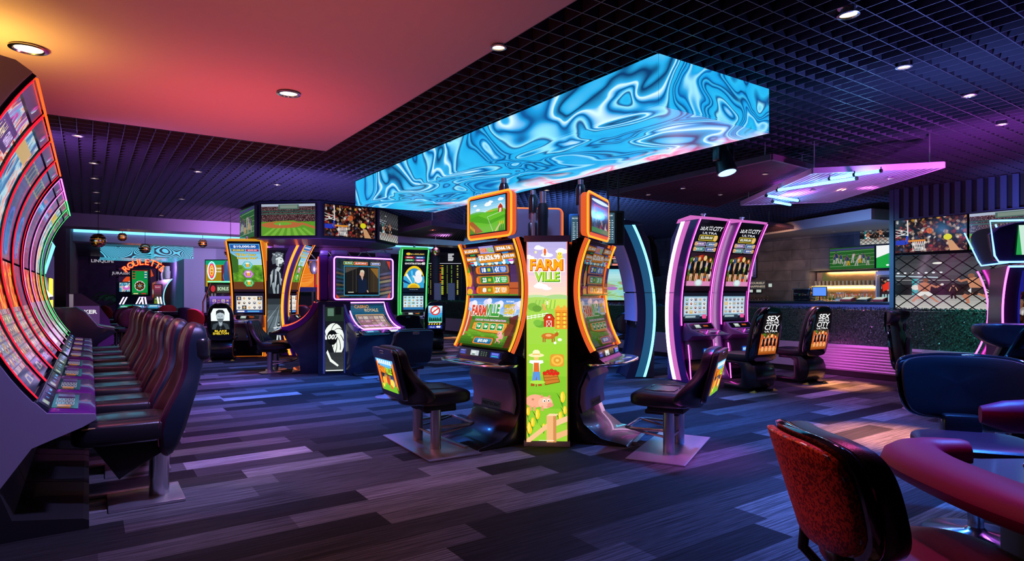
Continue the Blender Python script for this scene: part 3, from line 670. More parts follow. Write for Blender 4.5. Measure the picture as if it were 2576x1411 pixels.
def picture_cage(p, w, h, big=True):
    p.V(0,0,w,h*.62,['#2c2e32','#4c4e54','#24262a'],8); p.V(0,h*.74,w,h,['#8c8c8a','#c0bfba'],5); p.R(0,h*.55,w,h*.74,'#15171a')
    p.L(0,h*.38,w*.3,h*.42,h*.02,'#b8d0dc'); p.L(0,h*.46,w,h*.5,h*.014,'#9a9c9c')
    for k in range(7): p.E(w*(.02+.05*k), h*.33, w*.012, h*.015, '#e8eef4', 8)
    p.R(w*.12,h*.44,w*.17,h*.74,'#1c9aa0'); p.E(w*.145,h*.6,w*.03,h*.05,'#d0d0c8',8)
    p.E(w*.3,h*.16,w*.04,h*.02,'#e8e8e0',8)
    sk = '#b8765a'; P0 = p; p = Pic(w, h); p.l = P0.l; X = w/100; Y = h/56                                # two boxers seen through the fence
    p.poly([(40*X,47*Y),(38*X,40*Y),(33*X,44*Y),(30*X,50*Y),(32*X,51*Y),(35*X,46*Y)],sk); p.poly([(44*X,39*Y),(50*X,48*Y),(53*X,51*Y),(50*X,51*Y),(46*X,46*Y),(41*X,41*Y)],sk)
    p.poly([(34*X,40*Y),(37*X,35*Y),(45*X,35*Y),(48*X,41*Y),(44*X,43*Y),(41*X,40*Y),(37*X,43*Y)],'#dcdcd8'); p.poly([(36*X,36*Y),(35*X,25*Y),(41*X,22*Y),(46*X,26*Y),(45*X,36*Y)],sk)
    p.E(41.5*X,20*Y,2.2*X,3*Y,'#7a4a34',10); p.L(45*X,26*Y,50*X,30*Y,2*X,sk); p.L(50*X,30*Y,54*X,26*Y,1.8*X,sk); p.E(54.5*X,26*Y,1.3*X,1.6*Y,'#d8d8d8',8)
    p.poly([(72*X,38*Y),(69*X,42*Y),(73*X,50*Y),(71*X,52*Y),(75*X,52*Y),(74*X,42*Y),(79*X,38*Y)],sk); p.poly([(82*X,37*Y),(92*X,46*Y),(97*X,50*Y),(95*X,52*Y),(88*X,46*Y),(80*X,40*Y)],sk)
    p.poly([(70*X,38*Y),(74*X,30*Y),(84*X,30*Y),(90*X,37*Y),(84*X,40*Y),(79*X,36*Y),(74*X,41*Y)],'#2c2c30'); p.poly([(73*X,36*Y),(76*X,31*Y),(76*X,38*Y)],'#d8d8d8'); p.poly([(86*X,32*Y),(90*X,37*Y),(86*X,39*Y)],'#d8d8d8')
    p.poly([(75*X,31*Y),(73*X,20*Y),(77*X,16*Y),(83*X,18*Y),(85*X,31*Y)],'#c08464'); p.E(76*X,14.5*Y,2.6*X,3.2*Y,'#8a5a44',10); p.L(74*X,19*Y,68*X,22*Y,2.2*X,sk); p.L(68*X,22*Y,66*X,17*Y,1.8*X,sk)
    p.man(63*X,46*Y,20*Y,'#17181a','#101012')
    P0.p += [([(-14.5*X+x*.87, 12*Y+y*.72) for x, y in a], b, c, d) for a, b, c, d in p.p]; P0.l = p.l; p = P0
    n = 8; p.l += 1
    for k in range(-n, 2*n):
        x = w*k/n*(1 if big else 1)
        p.L(x, 0, x+h*1.3, h, h*.018, '#08080a', False); p.L(x+h*1.3, 0, x, h, h*.018, '#08080a', False)
def picture_green(p, w, h):
    p.R(0,0,w,h,'#16a040'); p.poly([(0,0),(w,0),(w*.9,h*.1),(0,h*.55)],'#f0f4f4'); p.E(w*.35,h*.88,w*.05,h*.04,'#e8fff0',10); p.R(w*.5,h*.86,w*.9,h*.9,'#d8f0e0')
def tv(lab, loc, rz, W, H, art, st=.95, group='sport screens', frame=.012):
    t = thing('television', lab, 'television', loc, rz, group)
    m = MB(); m.rbox(-W/2-frame, 0, -frame, W/2+frame, .06, H+frame, .006); obj('frame', m, 'matte_black', t)
    p = Pic(W*100, H*100); art(p, W*100, H*100); pic('screen', p, flatfn(-W/2, -.002, 0), t, W, H, 1, st)
    return t
RX = face(*( (-(ct), -(st)) ))                                          # facing -X in the building
def wy(px, X):                                                         # Y of pixel column px on the plane X
    r = (px-CX)/FP; d = X/(r*ct+st); return -r*d*st+d*ct
def wz(px, py, X):
    r = (px-CX)/FP; d = X/(r*ct+st); return HC+(HY-py)/FP*d
RXZ = -PI/2
def tvx(lab, X, y0, y1, z0, z1, art, **k): return tv(lab, (X, (y0+y1)/2, z0), RXZ, abs(y0-y1), z1-z0, art, **k)
tvx('wall screen showing a basketball in the air beside the hoop', VX-.05, 5.62, 4.44, 2.20, 2.83, picture_basket)
tvx('wall screen showing a baseball field, right of the basketball screen', VX-.05, 4.40, 3.22, 2.20, 2.83, picture_baseball)
tvx('large wall screen of two boxers seen through a chain link fence', VX-.05, 5.62, 3.20, 1.12, 2.14, picture_cage)
tvx('small fence-and-boxers screen high above the bar, left of the video wall', BX-.2, 8.16, 7.2, 2.70, 3.30, lambda p, w, h: picture_cage(p, w, h, False))
tvx('football game screen above the bottle shelves', BX-.14, 9.0, 7.83, 2.08, 2.66, picture_football)
tvx('green and white screen right of the football screen at the bar', BX-.14, 7.78, 7.0, 2.08, 2.66, picture_green)
def picture_glass(p, w, h):
    p.V(0,0,w,h,['#6a7ab8','#58487a','#2a2448'],8); p.poly([(w*.25,h*.12),(w*.85,h*.12),(w*.75,h*.95),(w*.35,h*.95)],'#d8c8d8'); p.poly([(w*.29,h*.35),(w*.81,h*.35),(w*.74,h*.92),(w*.36,h*.92)],'#e88878'); p.poly([(w*.29,h*.22),(w*.82,h*.22),(w*.8,h*.36),(w*.3,h*.36)],'#f0b8a8')
tvx('upright screen with a tall pink drink on the stone wall', BX-.06, wy(1866,BX-.06), wy(1902,BX-.06), 1.92, 2.62, picture_glass, group='bar screens')
# lettering on the stone wall
p = Pic(100, 30); p.R(0,0,100,30,(.05,.045,.05)); p.T('YOUR YOURSELF', 50, 9, 7, '#c8b8a0', 92); p.T('SOME HAPPINESS', 50, 21, 7, '#c8b8a0', 96)
t = thing('wall_lettering', 'small pale lettering on the stone wall under the drink screen', 'sign', (BX-.03, wy(1893,BX-.03), 1.56), RXZ)
m = MB(); m.box(-.45, 0, 0, .45, .02, .26); obj('backing', m, 'dark_wall', t); pic('lettering', p, flatfn(-.45, -.001, 0), t, .9, .26, 1, .8, False)
t = thing('exit_plate', 'small pale green plate on the stone wall', 'sign', (BX-.02, wy(1937,BX-.02), 1.62), RXZ)
m = MB(); m.box(-.05, 0, 0, .05, .02, .10); obj('plate', m, 'lcd', t)
for k, a in enumerate((1888, 1909)):
    t = thing('tap_screen', ('left' if k == 0 else 'right')+' of the two small lit screens above the beer taps', 'screen', (BX-.05, wy(a,BX-.05), 1.44), RXZ, 'tap screens')
    m = MB(); m.rbox(-.10, 0, 0, .10, .04, .12, .006); obj('frame', m, 'matte_black', t); m = MB(); m.box(-.08, -.006, .02, .08, -.001, .10); obj('screen', m, 'lcd', t)
for k in range(8):
    t = thing('beer_tap', 'chrome beer tap in a row on the stone wall', 'tap', (BX-.02, wy(1884,BX)-.1*k, 1.22), RXZ, 'beer taps on the stone wall')
    m = MB(); bar(m, (0,0,.02), (0,-.08,.02), .012); bar(m, (0,-.08,.03), (0,-.08,-.05), .009); obj('spout', m, 'chrome', t); m = MB(); m.lathe([(.008,.03),(.014,.06),(.016,.11),(.006,.12)], (0,-.06,0), 10); obj('handle', m, 'copper', t)

# ------------------------------------------------------------------ the bar
t = thing('bar_counter', 'long dark bar counter with grey front behind the hedge', 'counter', (15.9, 9.2, 0))
m = MB(); m.rbox(-.35, -4.0, 1.16, .35, 3.9, 1.22, .01); obj('counter_top', m, 'counter_top', t)
m = MB(); m.box(-.22, -3.9, 0, .25, 3.8, 1.158); obj('counter_front', m, 'counter_front', t)
m = MB(); m.box(-.30, -3.9, 1.02, -.235, 3.8, 1.15); obj('fascia', m, 'purple_panel', t)
t = thing('bar_shelf', 'upper bar shelf with a bright amber strip light along its edge', 'shelf', (BX+.05, 8.72, 0))
m = MB(); m.box(.24, -.78, 1.22, .26, .88, 2.02); obj('amber_back_panel', m, 'copper', t)
m = MB(); m.box(-.02, -.8, 1.62, .235, .9, 1.65); obj('shelf_board', m, 'steel', t)
m = MB(); m.box(-.03, -.78, 1.605, 0, .88, 1.62); obj('light_strip', m, 'amber_strip', t)
light('shelf_light','AREA',(BX-.05,8.75,1.60),9,(1,.6,.2),1.6,tgt=(BX+.2,8.75,1.3),sy=.04)
light('shelf_light','AREA',(BX-.25,8.75,2.03),6,(1,.62,.25),1.6,tgt=(BX+.1,8.75,1.5),sy=.04)
t = thing('back_bar_cabinet', 'grey cabinet under the rows of bottles', 'cabinet', (BX+.05, 8.72, 0)); m = MB(); m.box(-.3, -.82, 0, .2, .90, 1.09); obj('cabinet', m, 'counter_front', t); m = MB(); m.box(-.32, -.84, 1.091, .24, .90, 1.139); obj('top_board', m, 'steel', t)
rb = random.Random(5); first = {}
def bottle(k, kind):
    t = thing('bottle', 'liquor bottle standing on the lit back bar', 'bottle', (0,0,0), 0, 'liquor bottles on the back bar')
    h = (.26,.30,.24)[k]; m = MB(); m.lathe([(.034,0),(.036,.01),(.036,h*.55),(.014,h*.72),(.012,h*.94)], seg=10); obj('glass', m, kind, t)
    m = MB(); m.lathe([(.014,h*.94),(.015,h*.96),(.014,h)], seg=8); obj('cap', m, ('red_fabric','gloss_black','chrome')[k], t); m = MB(); m.lathe([(.0365,h*.18),(.0372,h*.2),(.0372,h*.42),(.0365,h*.44)], seg=10); obj('paper_label', m, 'white_paper', t); return t
protos = [bottle(0,'bottle_amber'), bottle(1,'bottle_clear'), bottle(2,'bottle_green')]; used = set()
for r in range(3):
    for k in range(17):
        j = rb.randrange(3); o = protos[j]; loc = (BX-.17+.11*r, 8.0+.098*k+rb.uniform(-.015,.015), 1.1395)
        if j in used: o = copy_tree(o)
        used.add(j); o.location = loc
gl = thing('drinking_glass', 'clear drinking glass on the upper shelf of the back bar', 'glass', (0,0,0), 0, 'glasses on the upper bar shelf')
m = MB(); m.lathe([(.028,0),(.036,.12),(.034,.12),(.026,.008)], seg=12); obj('bowl', m, 'bottle_clear', gl)
for k in range(15):
    o = gl if k == 0 else copy_tree(gl); o.location = (BX+.12, 8.0+.11*k, 1.651)
def monitor(lab, loc, rz, s=1, scr='lcd_blue'):
    t = thing('till_monitor', lab, 'monitor', loc, rz); m = MB(); m.rbox(-.18*s, -.02, .12*s, .18*s, .02, .38*s, .008); obj('housing', m, 'matte_black', t)
    m = MB(); m.box(-.16*s, -.025, .14*s, .16*s, -.021, .36*s); obj('screen', m, scr, t); m = MB(); m.rbox(-.09*s,-.08,0,.09*s,.08,.015,.005); bar(m,(0,0,.01),(0,.01,.14*s),.015); obj('stand', m, 'black_plastic', t)
monitor('blue till monitor standing on the bar counter', (15.9, wy(2062,15.9), 1.222), RXZ+.3)
def cooler():
    t = thing('drinks_cooler', 'glass door drinks cooler with red cans beside the bottle shelves', 'refrigerator', (BX-.1, 7.40, 0), 0)
    m = MB(); m.box(0,-.42,0,.5,.42,2.0); obj('case', m, 'canopy_lavender', t)
    m = MB(); m.rbox(-.03,-.38,.9,-.002,.38,1.9,.01); d = obj('door', m, 'steel', t)
    p = Pic(60,90); p.R(0,0,60,90,'#281828'); p.R(4,6,56,40,'@crowd'); p.poly([(6,22),(20,12),(34,18),(54,14),(54,36),(30,30),(8,38)],'#f0301c'); p.R(4,50,56,68,'#2a6a5a'); p.R(4,74,56,86,'#2848c0')
    for k in range(7): p.R(6+7*k,46,10+7*k,66,'#a8c8d0'); p.R(6+7*k,72,11+7*k,86,'#4068e0')
    o = pic('glass_pane', p, lambda u,v,h: (-.032-h, .30-u, .98+v), t, .60, .86, 1, .8)
cooler()
t = thing('coffee_machine', 'dark espresso machine with chrome top on the bar counter', 'machine', (15.9, wy(2022,15.9), 1.222), RXZ)
m = MB(); m.rbox(-.22,-.15,0,.22,.2,.30,.03); obj('body', m, 'gloss_black', t); m = MB(); m.rbox(-.24,-.17,.30,.24,.22,.34,.01); bar(m,(-.1,-.1,.34),(-.06,-.12,.5),.012); obj('top', m, 'chrome', t)
for k in range(3):
    t = thing('bar_till', ['red and grey till on the bar near the cooler','flat dark tray on the bar counter','red padded tray at the right end of the bar'][k], 'till', (15.85, wy(2135+40*k,15.9), 1.222), RXZ)
    m = MB(); m.prism([(-.12,0),(.12,0),(.12,.10),(-.12,.04)], -.14, .14, 'x', 0, .006); obj('body', m, ['red_fabric','black_plastic','red_fabric'][k], t); m = MB(); m.prism([(-.10,.052),(.10,.105),(.10,.108),(-.10,.056)], -.11, .11, 'x'); obj('keypad', m, 'lcd', t)

# ------------------------------------------------------------------ hedge in its planter
t = thing('hedge_planter', 'long boxwood hedge in a low lavender planter with ribbed near end', 'hedge', (10.62, 14.0, 0))
m = MB(); m.box(0,-12,.10,.55,10.5,.54); obj('planter', m, 'planter_white', t)
m = MB(); m.box(.06,-12,0,.5,10.5,.10); obj('plinth', m, 'matte_black', t)
m = MB()
for k in range(9): m.rbox(-.035,-9.78,.115+k*.047,0,-7.95,.115+k*.047+.030,.008)
m.box(-.012,-9.8,.10,-.001,-7.93,.535); obj('ribbed_panel', m, 'planter_rib', t)
m = MB(); m.box(.05,-11.95,.53,.5,10.45,1.13); core = obj('hedge_core', m, 'hedge_leaf', t)
m = MB(); rl = random.Random(11)
def leaf(m, x, y, z, s, n):
    a = Vector((rl.uniform(-1,1), rl.uniform(-1,1), rl.uniform(-1,1))).normalized(); b = a.cross(n+Vector((rl.uniform(-.6,.6),)*3)).normalized()
    c = Vector((x,y,z)); m.add([c-a*s, c+b*s*.45, c+a*s, c-b*s*.45], [(0,1,2,3)])
for k in range(30000):
    yy = -12+22.5*(rl.random()**1.8); s = rl.uniform(.011,.02)*(1 if yy < 0 else 1.6)
    if rl.random() < .8: leaf(m, .05-rl.random()**2*.06+.02, yy, .55+rl.random()*.62, s, Vector((-1,0,0)))
    else: leaf(m, rl.uniform(0,.5), yy, 1.13+rl.random()*.05, s, Vector((0,0,1)))
o = obj('foliage', m, 'hedge_leaf', t); o['kind'] = 'stuff'

# ------------------------------------------------------------------ hanging slatted canopies
def canopy(lab, P, z, th, matn, n, rods, bright=1):
    P = [Vector((q.x, q.y)) for q in P]; c = sum(P, Vector((0,0)))/4
    t = thing('slatted_canopy', lab, 'canopy', (c.x, c.y, z)); Q = [q-c for q in P]
    m = MB()
    for i in range(4):
        a, b = Q[i], Q[(i+1)%4]; d = (b-a).normalized(); nn = Vector((-d.y,d.x))*.02
        m.add([(*(a-nn),0),(*(b-nn),0),(*(b+nn),0),(*(a+nn),0),(*(a-nn),th),(*(b-nn),th),(*(b+nn),th),(*(a+nn),th)],[(0,3,2,1),(4,5,6,7),(0,1,5,4),(1,2,6,5),(2,3,7,6),(3,0,4,7)])
    obj('frame', m, matn, t)
    m = MB()
    for k in range(1, n):                                              # slats run from edge 1-2 to edge 0-3
        f = k/n; a = Q[1].lerp(Q[2], f); b = Q[0].lerp(Q[3], f); d = (b-a).normalized(); nn = Vector((-d.y,d.x))*.009
        m.add([(*(a-nn),.004),(*(b-nn),.004),(*(b+nn),.004),(*(a+nn),.004),(*(a-nn),th-.01),(*(b-nn),th-.01),(*(b+nn),th-.01),(*(a+nn),th-.01)],[(0,3,2,1),(4,5,6,7),(0,1,5,4),(1,2,6,5),(2,3,7,6),(3,0,4,7)])
    o = obj('slats', m, matn, t)
    m = MB()
    for q in Q: bar(m, (q.x*.9,q.y*.9,th), (q.x*.9,q.y*.9,ZC-z+.05), .008, seg=6)
    obj('hanging_rods', m, 'steel', t)
    return t
z = 3.0
canopy('pale slatted canopy hung with blue light tubes', [fl(1865,517,z), fl(2045,437,z), fl(2374,422,z), fl(2094,509,z)], z, .075, 'canopy_lavender', 22, 4)
canopy('dark maroon slatted canopy behind the stage spotlight', [fl(1528,492,3.2), fl(1941,402,3.2), fl(2045,428,3.2), fl(1800,522,3.2)], 3.2, .08, 'canopy_maroon', 26, 4)
canopy('far brown slatted canopy seen left of the orange topper', [fl(985,592,3.0), fl(1085,567,3.0), fl(1175,579,3.0), fl(1165,607,3.0)], 3.0, .12, 'canopy_maroon', 26, 4)
canopy('far dark canopy just in front of the cream bar ceiling', [fl(1880,596,3.1), fl(1880,572,3.1), fl(1935,566,3.1), fl(2035,583,3.1)], 3.1, .08, 'canopy_maroon', 22, 4)
for a, b, c, d, l in ((1958,478,2152,449,'longest blue light tube under the pale canopy'),(2090,449,2147,440,'short blue tube at the upper middle of the pale canopy'),(2152,439,2213,430,'blue tube nearest the right tip of the pale canopy'),
                      (1929,492,2007,504.5,'blue tube slanting down near the left tip of the pale canopy'),(1945,507,1988,515,'lowest and shortest blue tube at the left tip of the pale canopy')):
    A, B = fl(a,b,2.955), fl(c,d,2.955); t = thing('light_tube', l, 'light tube', ((A+B)/2), 0, 'blue light tubes'); q = (B-A)/2
    m = MB(); bar(m, -q, q, .02, seg=10); obj('tube', m, 'tube_blue', t)
    u = q.normalized()
    for k in (-1,1): m = MB(); bar(m, q*k, q*k+u*.03*k, .024); bar(m, q*k+u*.015*k, q*k+u*.015*k+Vector((0,0,.05)), .006, seg=6); obj('end_cap', m, 'matte_black', t)
    light('tube_glow', 'POINT', (A+B)/2-Vector((0,0,.06)), 5, (.15,.5,1), .05)
# stage spotlight
q = pd(1820, 7.7); t = thing('stage_spotlight', 'black moving stage spotlight with a bright blue-white lens', 'spotlight', (q.x, q.y, 3.44), face(.55,-.85))
m = MB(); m.rbox(-.17,-.12,-.12,.17,.12,0,.02); obj('base', m, 'black_plastic', t)
m = MB(); m.rbox(-.15,-.05,-.38,-.12,.05,-.118,.01); m.rbox(.12,-.05,-.38,.15,.05,-.118,.01); m.rbox(-.15,-.05,-.145,.15,.05,-.118,.01); obj('yoke', m, 'black_plastic', t)
h = thing('head', None, None, (0,0,-.33), 0); h.parent = t; h.rotation_euler = (math.radians(-16),0,0); del_keys = None
m = MB(); m.lathe([(.06,.16),(.09,.13),(.105,.0),(.115,-.10),(.125,-.20),(.11,-.205)], seg=24); obj('shell', m, 'black_plastic', h)
m = MB(); m.lathe([(.108,-.207),(.06,-.212),(.001,-.213)], seg=24); obj('lens', m, 'lens_blue', h)

# ------------------------------------------------------------------ hanging ring of sport screens
V = [(-6.42,14.6),(-5.53,13.45),(-4.15,13.3),(-3.15,14.2),(-2.92,15.4),(-3.8,16.5),(-5.3,16.5)]
cx_, cd_ = -4.4, 14.9
t = thing('screen_cluster', 'dark many-sided housing hanging from the ceiling for four sport screens', 'display housing', cw(cx_, cd_, 2.6))
Wp = [cw(a, b)-cw(cx_, cd_) for a, b in V]
m = MB(); n = len(Wp)
outer = [(p.x, p.y) for p in Wp]; inner = [(p.x*.6, p.y*.6) for p in Wp]
m.prism(outer, .02, .83, 'z'); obj('housing', m, 'cabinet_navy', t)
m = MB(); m.add([(a,b,0) for a,b in outer]+[(a*.72,b*.72,-.10) for a,b in outer]+[(a*.72,b*.72,.015) for a,b in outer]+[(a,b,.018) for a,b in outer],
 [(i,(i+1)%n,n+(i+1)%n,n+i) for i in range(n)]+[(n+i,n+(i+1)%n,2*n+(i+1)%n,2*n+i) for i in range(n)]+[(3*n+i,3*n+(i+1)%n,(i+1)%n,i) for i in range(n)]); obj('lower_lip', m, 'purple_panel', t)
arts = [picture_football, picture_baseball, picture_basket, lambda p,w,h: picture_cage(p,w,h,False)]
labs = ['football screen at the left side of the hanging cluster','baseball stadium screen on the front of the hanging cluster','basketball crowd screen on the front right of the hanging cluster','cage fight screen at the right side of the hanging cluster']
for i in range(4):
    a, b = cw(*V[i]), cw(*V[i+1]); mid = (a+b)/2; L_ = (b-a).length; dx, dy = (b-a).normalized().xy; nx, ny = dy, -dx
    W_ = min(1.22, L_-.1) ; rz = math.atan2(ny, nx)+PI/2
    tv(labs[i], (mid.x+nx*.075, mid.y+ny*.075, 2.67), rz, W_, .685, arts[i], group='screens of the hanging cluster', st=.9)
# ================================================================== SEATS
def oval(w, h, e, n=40, ex=None):
    o = []
    for k in range(n):
        a = 2*PI*k/n; c, s = math.cos(a), math.sin(a); o.append((w*math.copysign(abs(c)**e, c), h*math.copysign(abs(s)**e, s)))
    return o
# ---- tall bucket chair of the left bank; local -Y is the way the sitter looks
def bucket_chair():
    t = thing('slot_chair', 'tall black and wine leather bucket chair nearest the camera at the curved machines', 'chair', (0,0,0), 0, 'bucket chairs along the curved slot machines')
    m = MB(); m.rbox(-.22, -.20, 0, .22, .24, .022, .006); m.rbox(-.22, -.42, 0, -.17, .24, .026, .006); obj('floor_plate', m, 'brushed_plate', t)
    m = MB(); m.lathe([(.062,.022),(.062,.30),(.066,.31),(.066,.42)], (0,.10,0), 24); obj('pedestal', m, 'chrome', t)
    m = MB(); m.prism([(-.30,.46),(.22,.46),(.20,.40),(-.08,.24),(-.14,.20),(-.20,.30)], -.19, .19, 'x', 0, .01); obj('under_shroud', m, 'matte_black', t)
    m = MB(); m.cush((0,-.10,.50), .27, .30, .075, .38, lambda q: (q.x*(1-.08*max(0,-q.y)/.3), q.y, q.z+(.012*(abs(q.x)/.27)**3 if q.z > 0 else 0)-(.03*(max(0,-q.y-.18)/.12)**2 if q.z > 0 else 0))); s_ = obj('seat', m, 'leather', t)
    m = MB(); pts = [(-.25+.0*k, .1-.38*k/10, .565) for k in range(11)]
    bar(m, (-.235,.12,.566), (-.245,-.34,.556), .006); obj('stitching', m, 'stitching', s_)
    m = MB(); bar(m, (.235,.12,.566), (.245,-.34,.556), .006); obj('stitching', m, 'stitching', s_)
    m = MB(); m.cush((0,-.08,.570), .17, .22, .012, .5); obj('seat_panel', m, 'gloss_leather', s_)
    # backrest lofted from level cross sections: z, back y, front y, half width
    LV = [(.315,.150,.120,.20),(.34,.172,.100,.24),(.40,.205,.078,.262),(.49,.240,.070,.27),(.58,.265,.088,.272),(.65,.285,.118,.268),(.74,.315,.165,.25),(.82,.335,.200,.222),(.89,.350,.222,.200),(.96,.364,.228,.19),(1.04,.380,.232,.188),(1.11,.385,.246,.182),(1.16,.375,.266,.165),(1.19,.350,.285,.13),(1.20,.325,.300,.08)]
    vs = []; K = 0
    for z, yb, yf, w_ in LV:
        dp = .055 if z < .80 else (.035 if z < .9 else .008); yc = min(yf+dp, yb-.02)
        sec = [(0,yb),(w_*.7,yb),(w_*.93,yb-.012),(w_,yb-.035 if yb-yf > .09 else (yb+yf)/2),(w_,min(yf+.03,(yb+yf)/2)),(w_*.94,yf+.004),(w_*.84,yf-.004),(w_*.70,yf+.012),(w_*.58,yc-.008),(w_*.3,yc),(0,yc+.004)]
        sec = sec+[(-a, b) for a, b in reversed(sec[1:-1])]; K = len(sec); vs += [(a, b, z) for a, b in sec]
    m = MB(); n_ = len(LV); side = []; front = []
    for i_ in range(n_-1):
        for k in range(K): f = (i_*K+k, i_*K+(k+1)%K, (i_+1)*K+(k+1)%K, (i_+1)*K+k); (front if 4 <= k < 16 else side).append(f)
    m.add(vs, side+[list(range(K))[::-1], list(range((n_-1)*K, n_*K))], 0, True); m.add(vs, front, 1, True); b_ = obj('backrest', m, ['leather_blue','leather_wine'], t)
    m = MB(); m.rbox(-.196, .285, .93, .196, .402, 1.11, .05, seg=4); obj('head_cushion', m, 'gloss_leather', b_)
    for s in (-1,1):
        m = MB(); m.tube([(s*(w_*.97), yf-.002, z) for z, yb, yf, w_ in LV[2:-2]], .0035, 6); obj('seam', m, 'leather_edge', b_)
    return t
PB = .89; bankY = [4.45+PB*k for k in range(4)]+[8.19+.94*k for k in range(4)]; bankW = [PB]*4+[.94]*4
ch0 = bucket_chair(); ordn = ['second','third','fourth','fifth','sixth','seventh','farthest']
for i in range(8):
    yc = bankY[i]+bankW[i]/2
    if i == 0: ch0.location = (.30, yc, 0); ch0.rotation_euler = (0,0,-PI/2)
    else: clone(ch0, 'tall bucket chair, %s from the camera in the row at the curved machines' % ordn[i-1], (.30, yc, 0), -PI/2+random.uniform(-.03,.03))

# ---- wide low-backed stool on two posts
def wide_stool(lab, loc, rz, plate=True, sign=None, sc_=1.0, grp=None, mt='leather', discs=False):
    t = thing('casino_stool', lab, 'stool', loc, rz, grp)
    if plate:
        m = MB(); m.prism([(-.26,0),(.24,0),(.24,.016),(-.26,.016)], -.56, .56, 'x', 0, .006); obj('floor_plate', m, 'brushed_plate', t)
    zs = .0161
    for s in (-1,1):
        m = MB(); m.lathe([(.048,zs),(.048,.40)], (s*.20,.02,0), 20); obj('post', m, 'steel', t)
        if discs: m = MB(); m.lathe([(.19,.0),(.19,.008),(.10,.02),(.055,.05)], (s*.20,.02,0), 28); obj('base_disc', m, 'brushed_plate', t)
    m = MB(); m.tube([(-.20,-.02,.20),(-.24,-.30,.20),(-.20,-.36,.20),(.20,-.36,.20),(.24,-.30,.20),(.20,-.02,.20)], .015, 10)
    m.tube([(-.20,.02,.14),(-.21,-.20,.17),(-.21,-.34,.20)], .011, 8); m.tube([(.20,.02,.14),(.21,-.20,.17),(.21,-.34,.20)], .011, 8); bar(m,(-.2,.02,.13),(.2,.02,.13),.012); obj('footrest', m, 'steel', t)
    m = MB(); m.rbox(-.26,-.16,.365,.26,.16,.42,.015); m.rbox(-.18,-.20,.33,-.06,.1,.37,.01); m.rbox(.06,-.20,.33,.18,.1,.37,.01); obj('mount', m, 'matte_black', t)
    m = MB(); m.cush((0,-.06,.475), .33, .27, .07, .36, lambda q: (q.x*(1-.12*max(0,-q.y)/.27), q.y, q.z+(-.02*max(0,-q.y-.15)/.1 if q.z > 0 else 0))); s_ = obj('seat', m, mt, t)
    m = MB()
    for s in (-1,1): m.tube([(s*.05,-.2,.545),(s*.17,-.2,.543),(s*.20,-.08,.546),(s*.17,.06,.546),(s*.05,.06,.547)], .006, 6)
    obj('seat_piping', m, 'black_plastic', s_)
    half = [(.12,.40),(.33,.44),(.37,.52),(.35,.62),(.29,.72),(.27,.80),(.27,.88),(.22,.93),(.10,.94)]
    O = half+[(-a, b) for a, b in reversed(half)]
    def bk(a, b, h): return (a, .20+.26*(b-.42)-.16*(abs(a)/.37)**2*max(0, min(1, (.78-b)/.3))-h+.08, b)
    m = MB(); m.slab(O, .085, bk, edge=.025, sh=.92); b_ = obj('backrest', m, mt, t)
    m = MB()
    for s in (-1,1):
        for a0 in (.05,.15): m.tube([bk(s*a0, z, .088) for z in (.52,.64,.76,.86)], .005, 6)
    obj('back_piping', m, 'black_plastic', b_)
    def bf(a, b, h): return (a, .20+.26*(b-.42)+.08+h, b)
    R = rrect(-.27,.47,.27,.92,.05,4); m = MB(); m.slab(R, .05, bf, edge=.012, sh=.97); sh_ = obj('back_shell', m, 'black_plastic', t)
    m = MB(); m.tube([bf(a, b, .052) for a, b in rrect(-.045,.876,.045,.898,.010,3)], .003, 6, closed=True); obj('handle_slot', m, 'steel', sh_)
    if sign:
        p = Pic(100, 66); sign(p); ti = math.atan(.26)
        fn = lambda u, v, h: bf(.21-u, .53+v*math.cos(ti), .053+h)
        pic('lit_sign', p, fn, t, .42, .30, 1, 1.35, False)
    return t
def sign_farm(p):
    p.R(0,0,100,66,'@bokeh'); p.poly([(0,0),(100,0),(100,12),(60,20),(0,10)],'#58a8e0'); p.poly([(0,8),(10,4),(12,60),(0,66)],'#e06a20'); p.poly([(88,10),(100,4),(100,60),(90,50)],'#e87820')
    for k in range(7): p.poly([(10+12*k,2),(16+12*k,2),(17+12*k,10),(9+12*k,10)],'#f0f0f8')
    p.R(6,52,94,66,'#6aaa28'); p.E(28,46,10,9,'#e8a030'); p.E(52,44,9,10,'#b83a20'); p.E(74,47,11,8,'#f0c848'); p.E(40,54,8,5,'#58b030'); p.E(64,56,6,4,'#e85828'); p.E(18,56,5,4,'#f8e048')
    p.T('FARM', 32, 22, 14, '#f08a18', 36, .04, out='#7a2008', ow=.05); p.T('VILLE', 68, 23, 14, '#a8d830', 34, .04, out='#24500c', ow=.05)
pl = cw(-.775, 5.70); stoolL = wide_stool('wide black stool with a lit farm picture on its back, left of the farm pod', pl, face(.848,.53), True, sign_farm)
wide_stool('wide black stool with a pink-lit floor plate, right of the farm game pod', cw(1.45,5.57), face(-.883,.469), True, sign_farm)
q = pd(1012, 8.5); wide_stool('wide dark stool seen from behind, just beyond the left farm-picture stool', q, face(-.55,.83), False, None, discs=True)
q = pd(690, 11.2); wide_stool('black ribbed-back stool on two posts left of the spy game cabinet', q, face(.95,.10), False, None, discs=True)
q = pd(1030, 14.2); wide_stool('dark stool with a rounded back in front of the green-framed machine', q, face(-.1,1), False, None, discs=True)

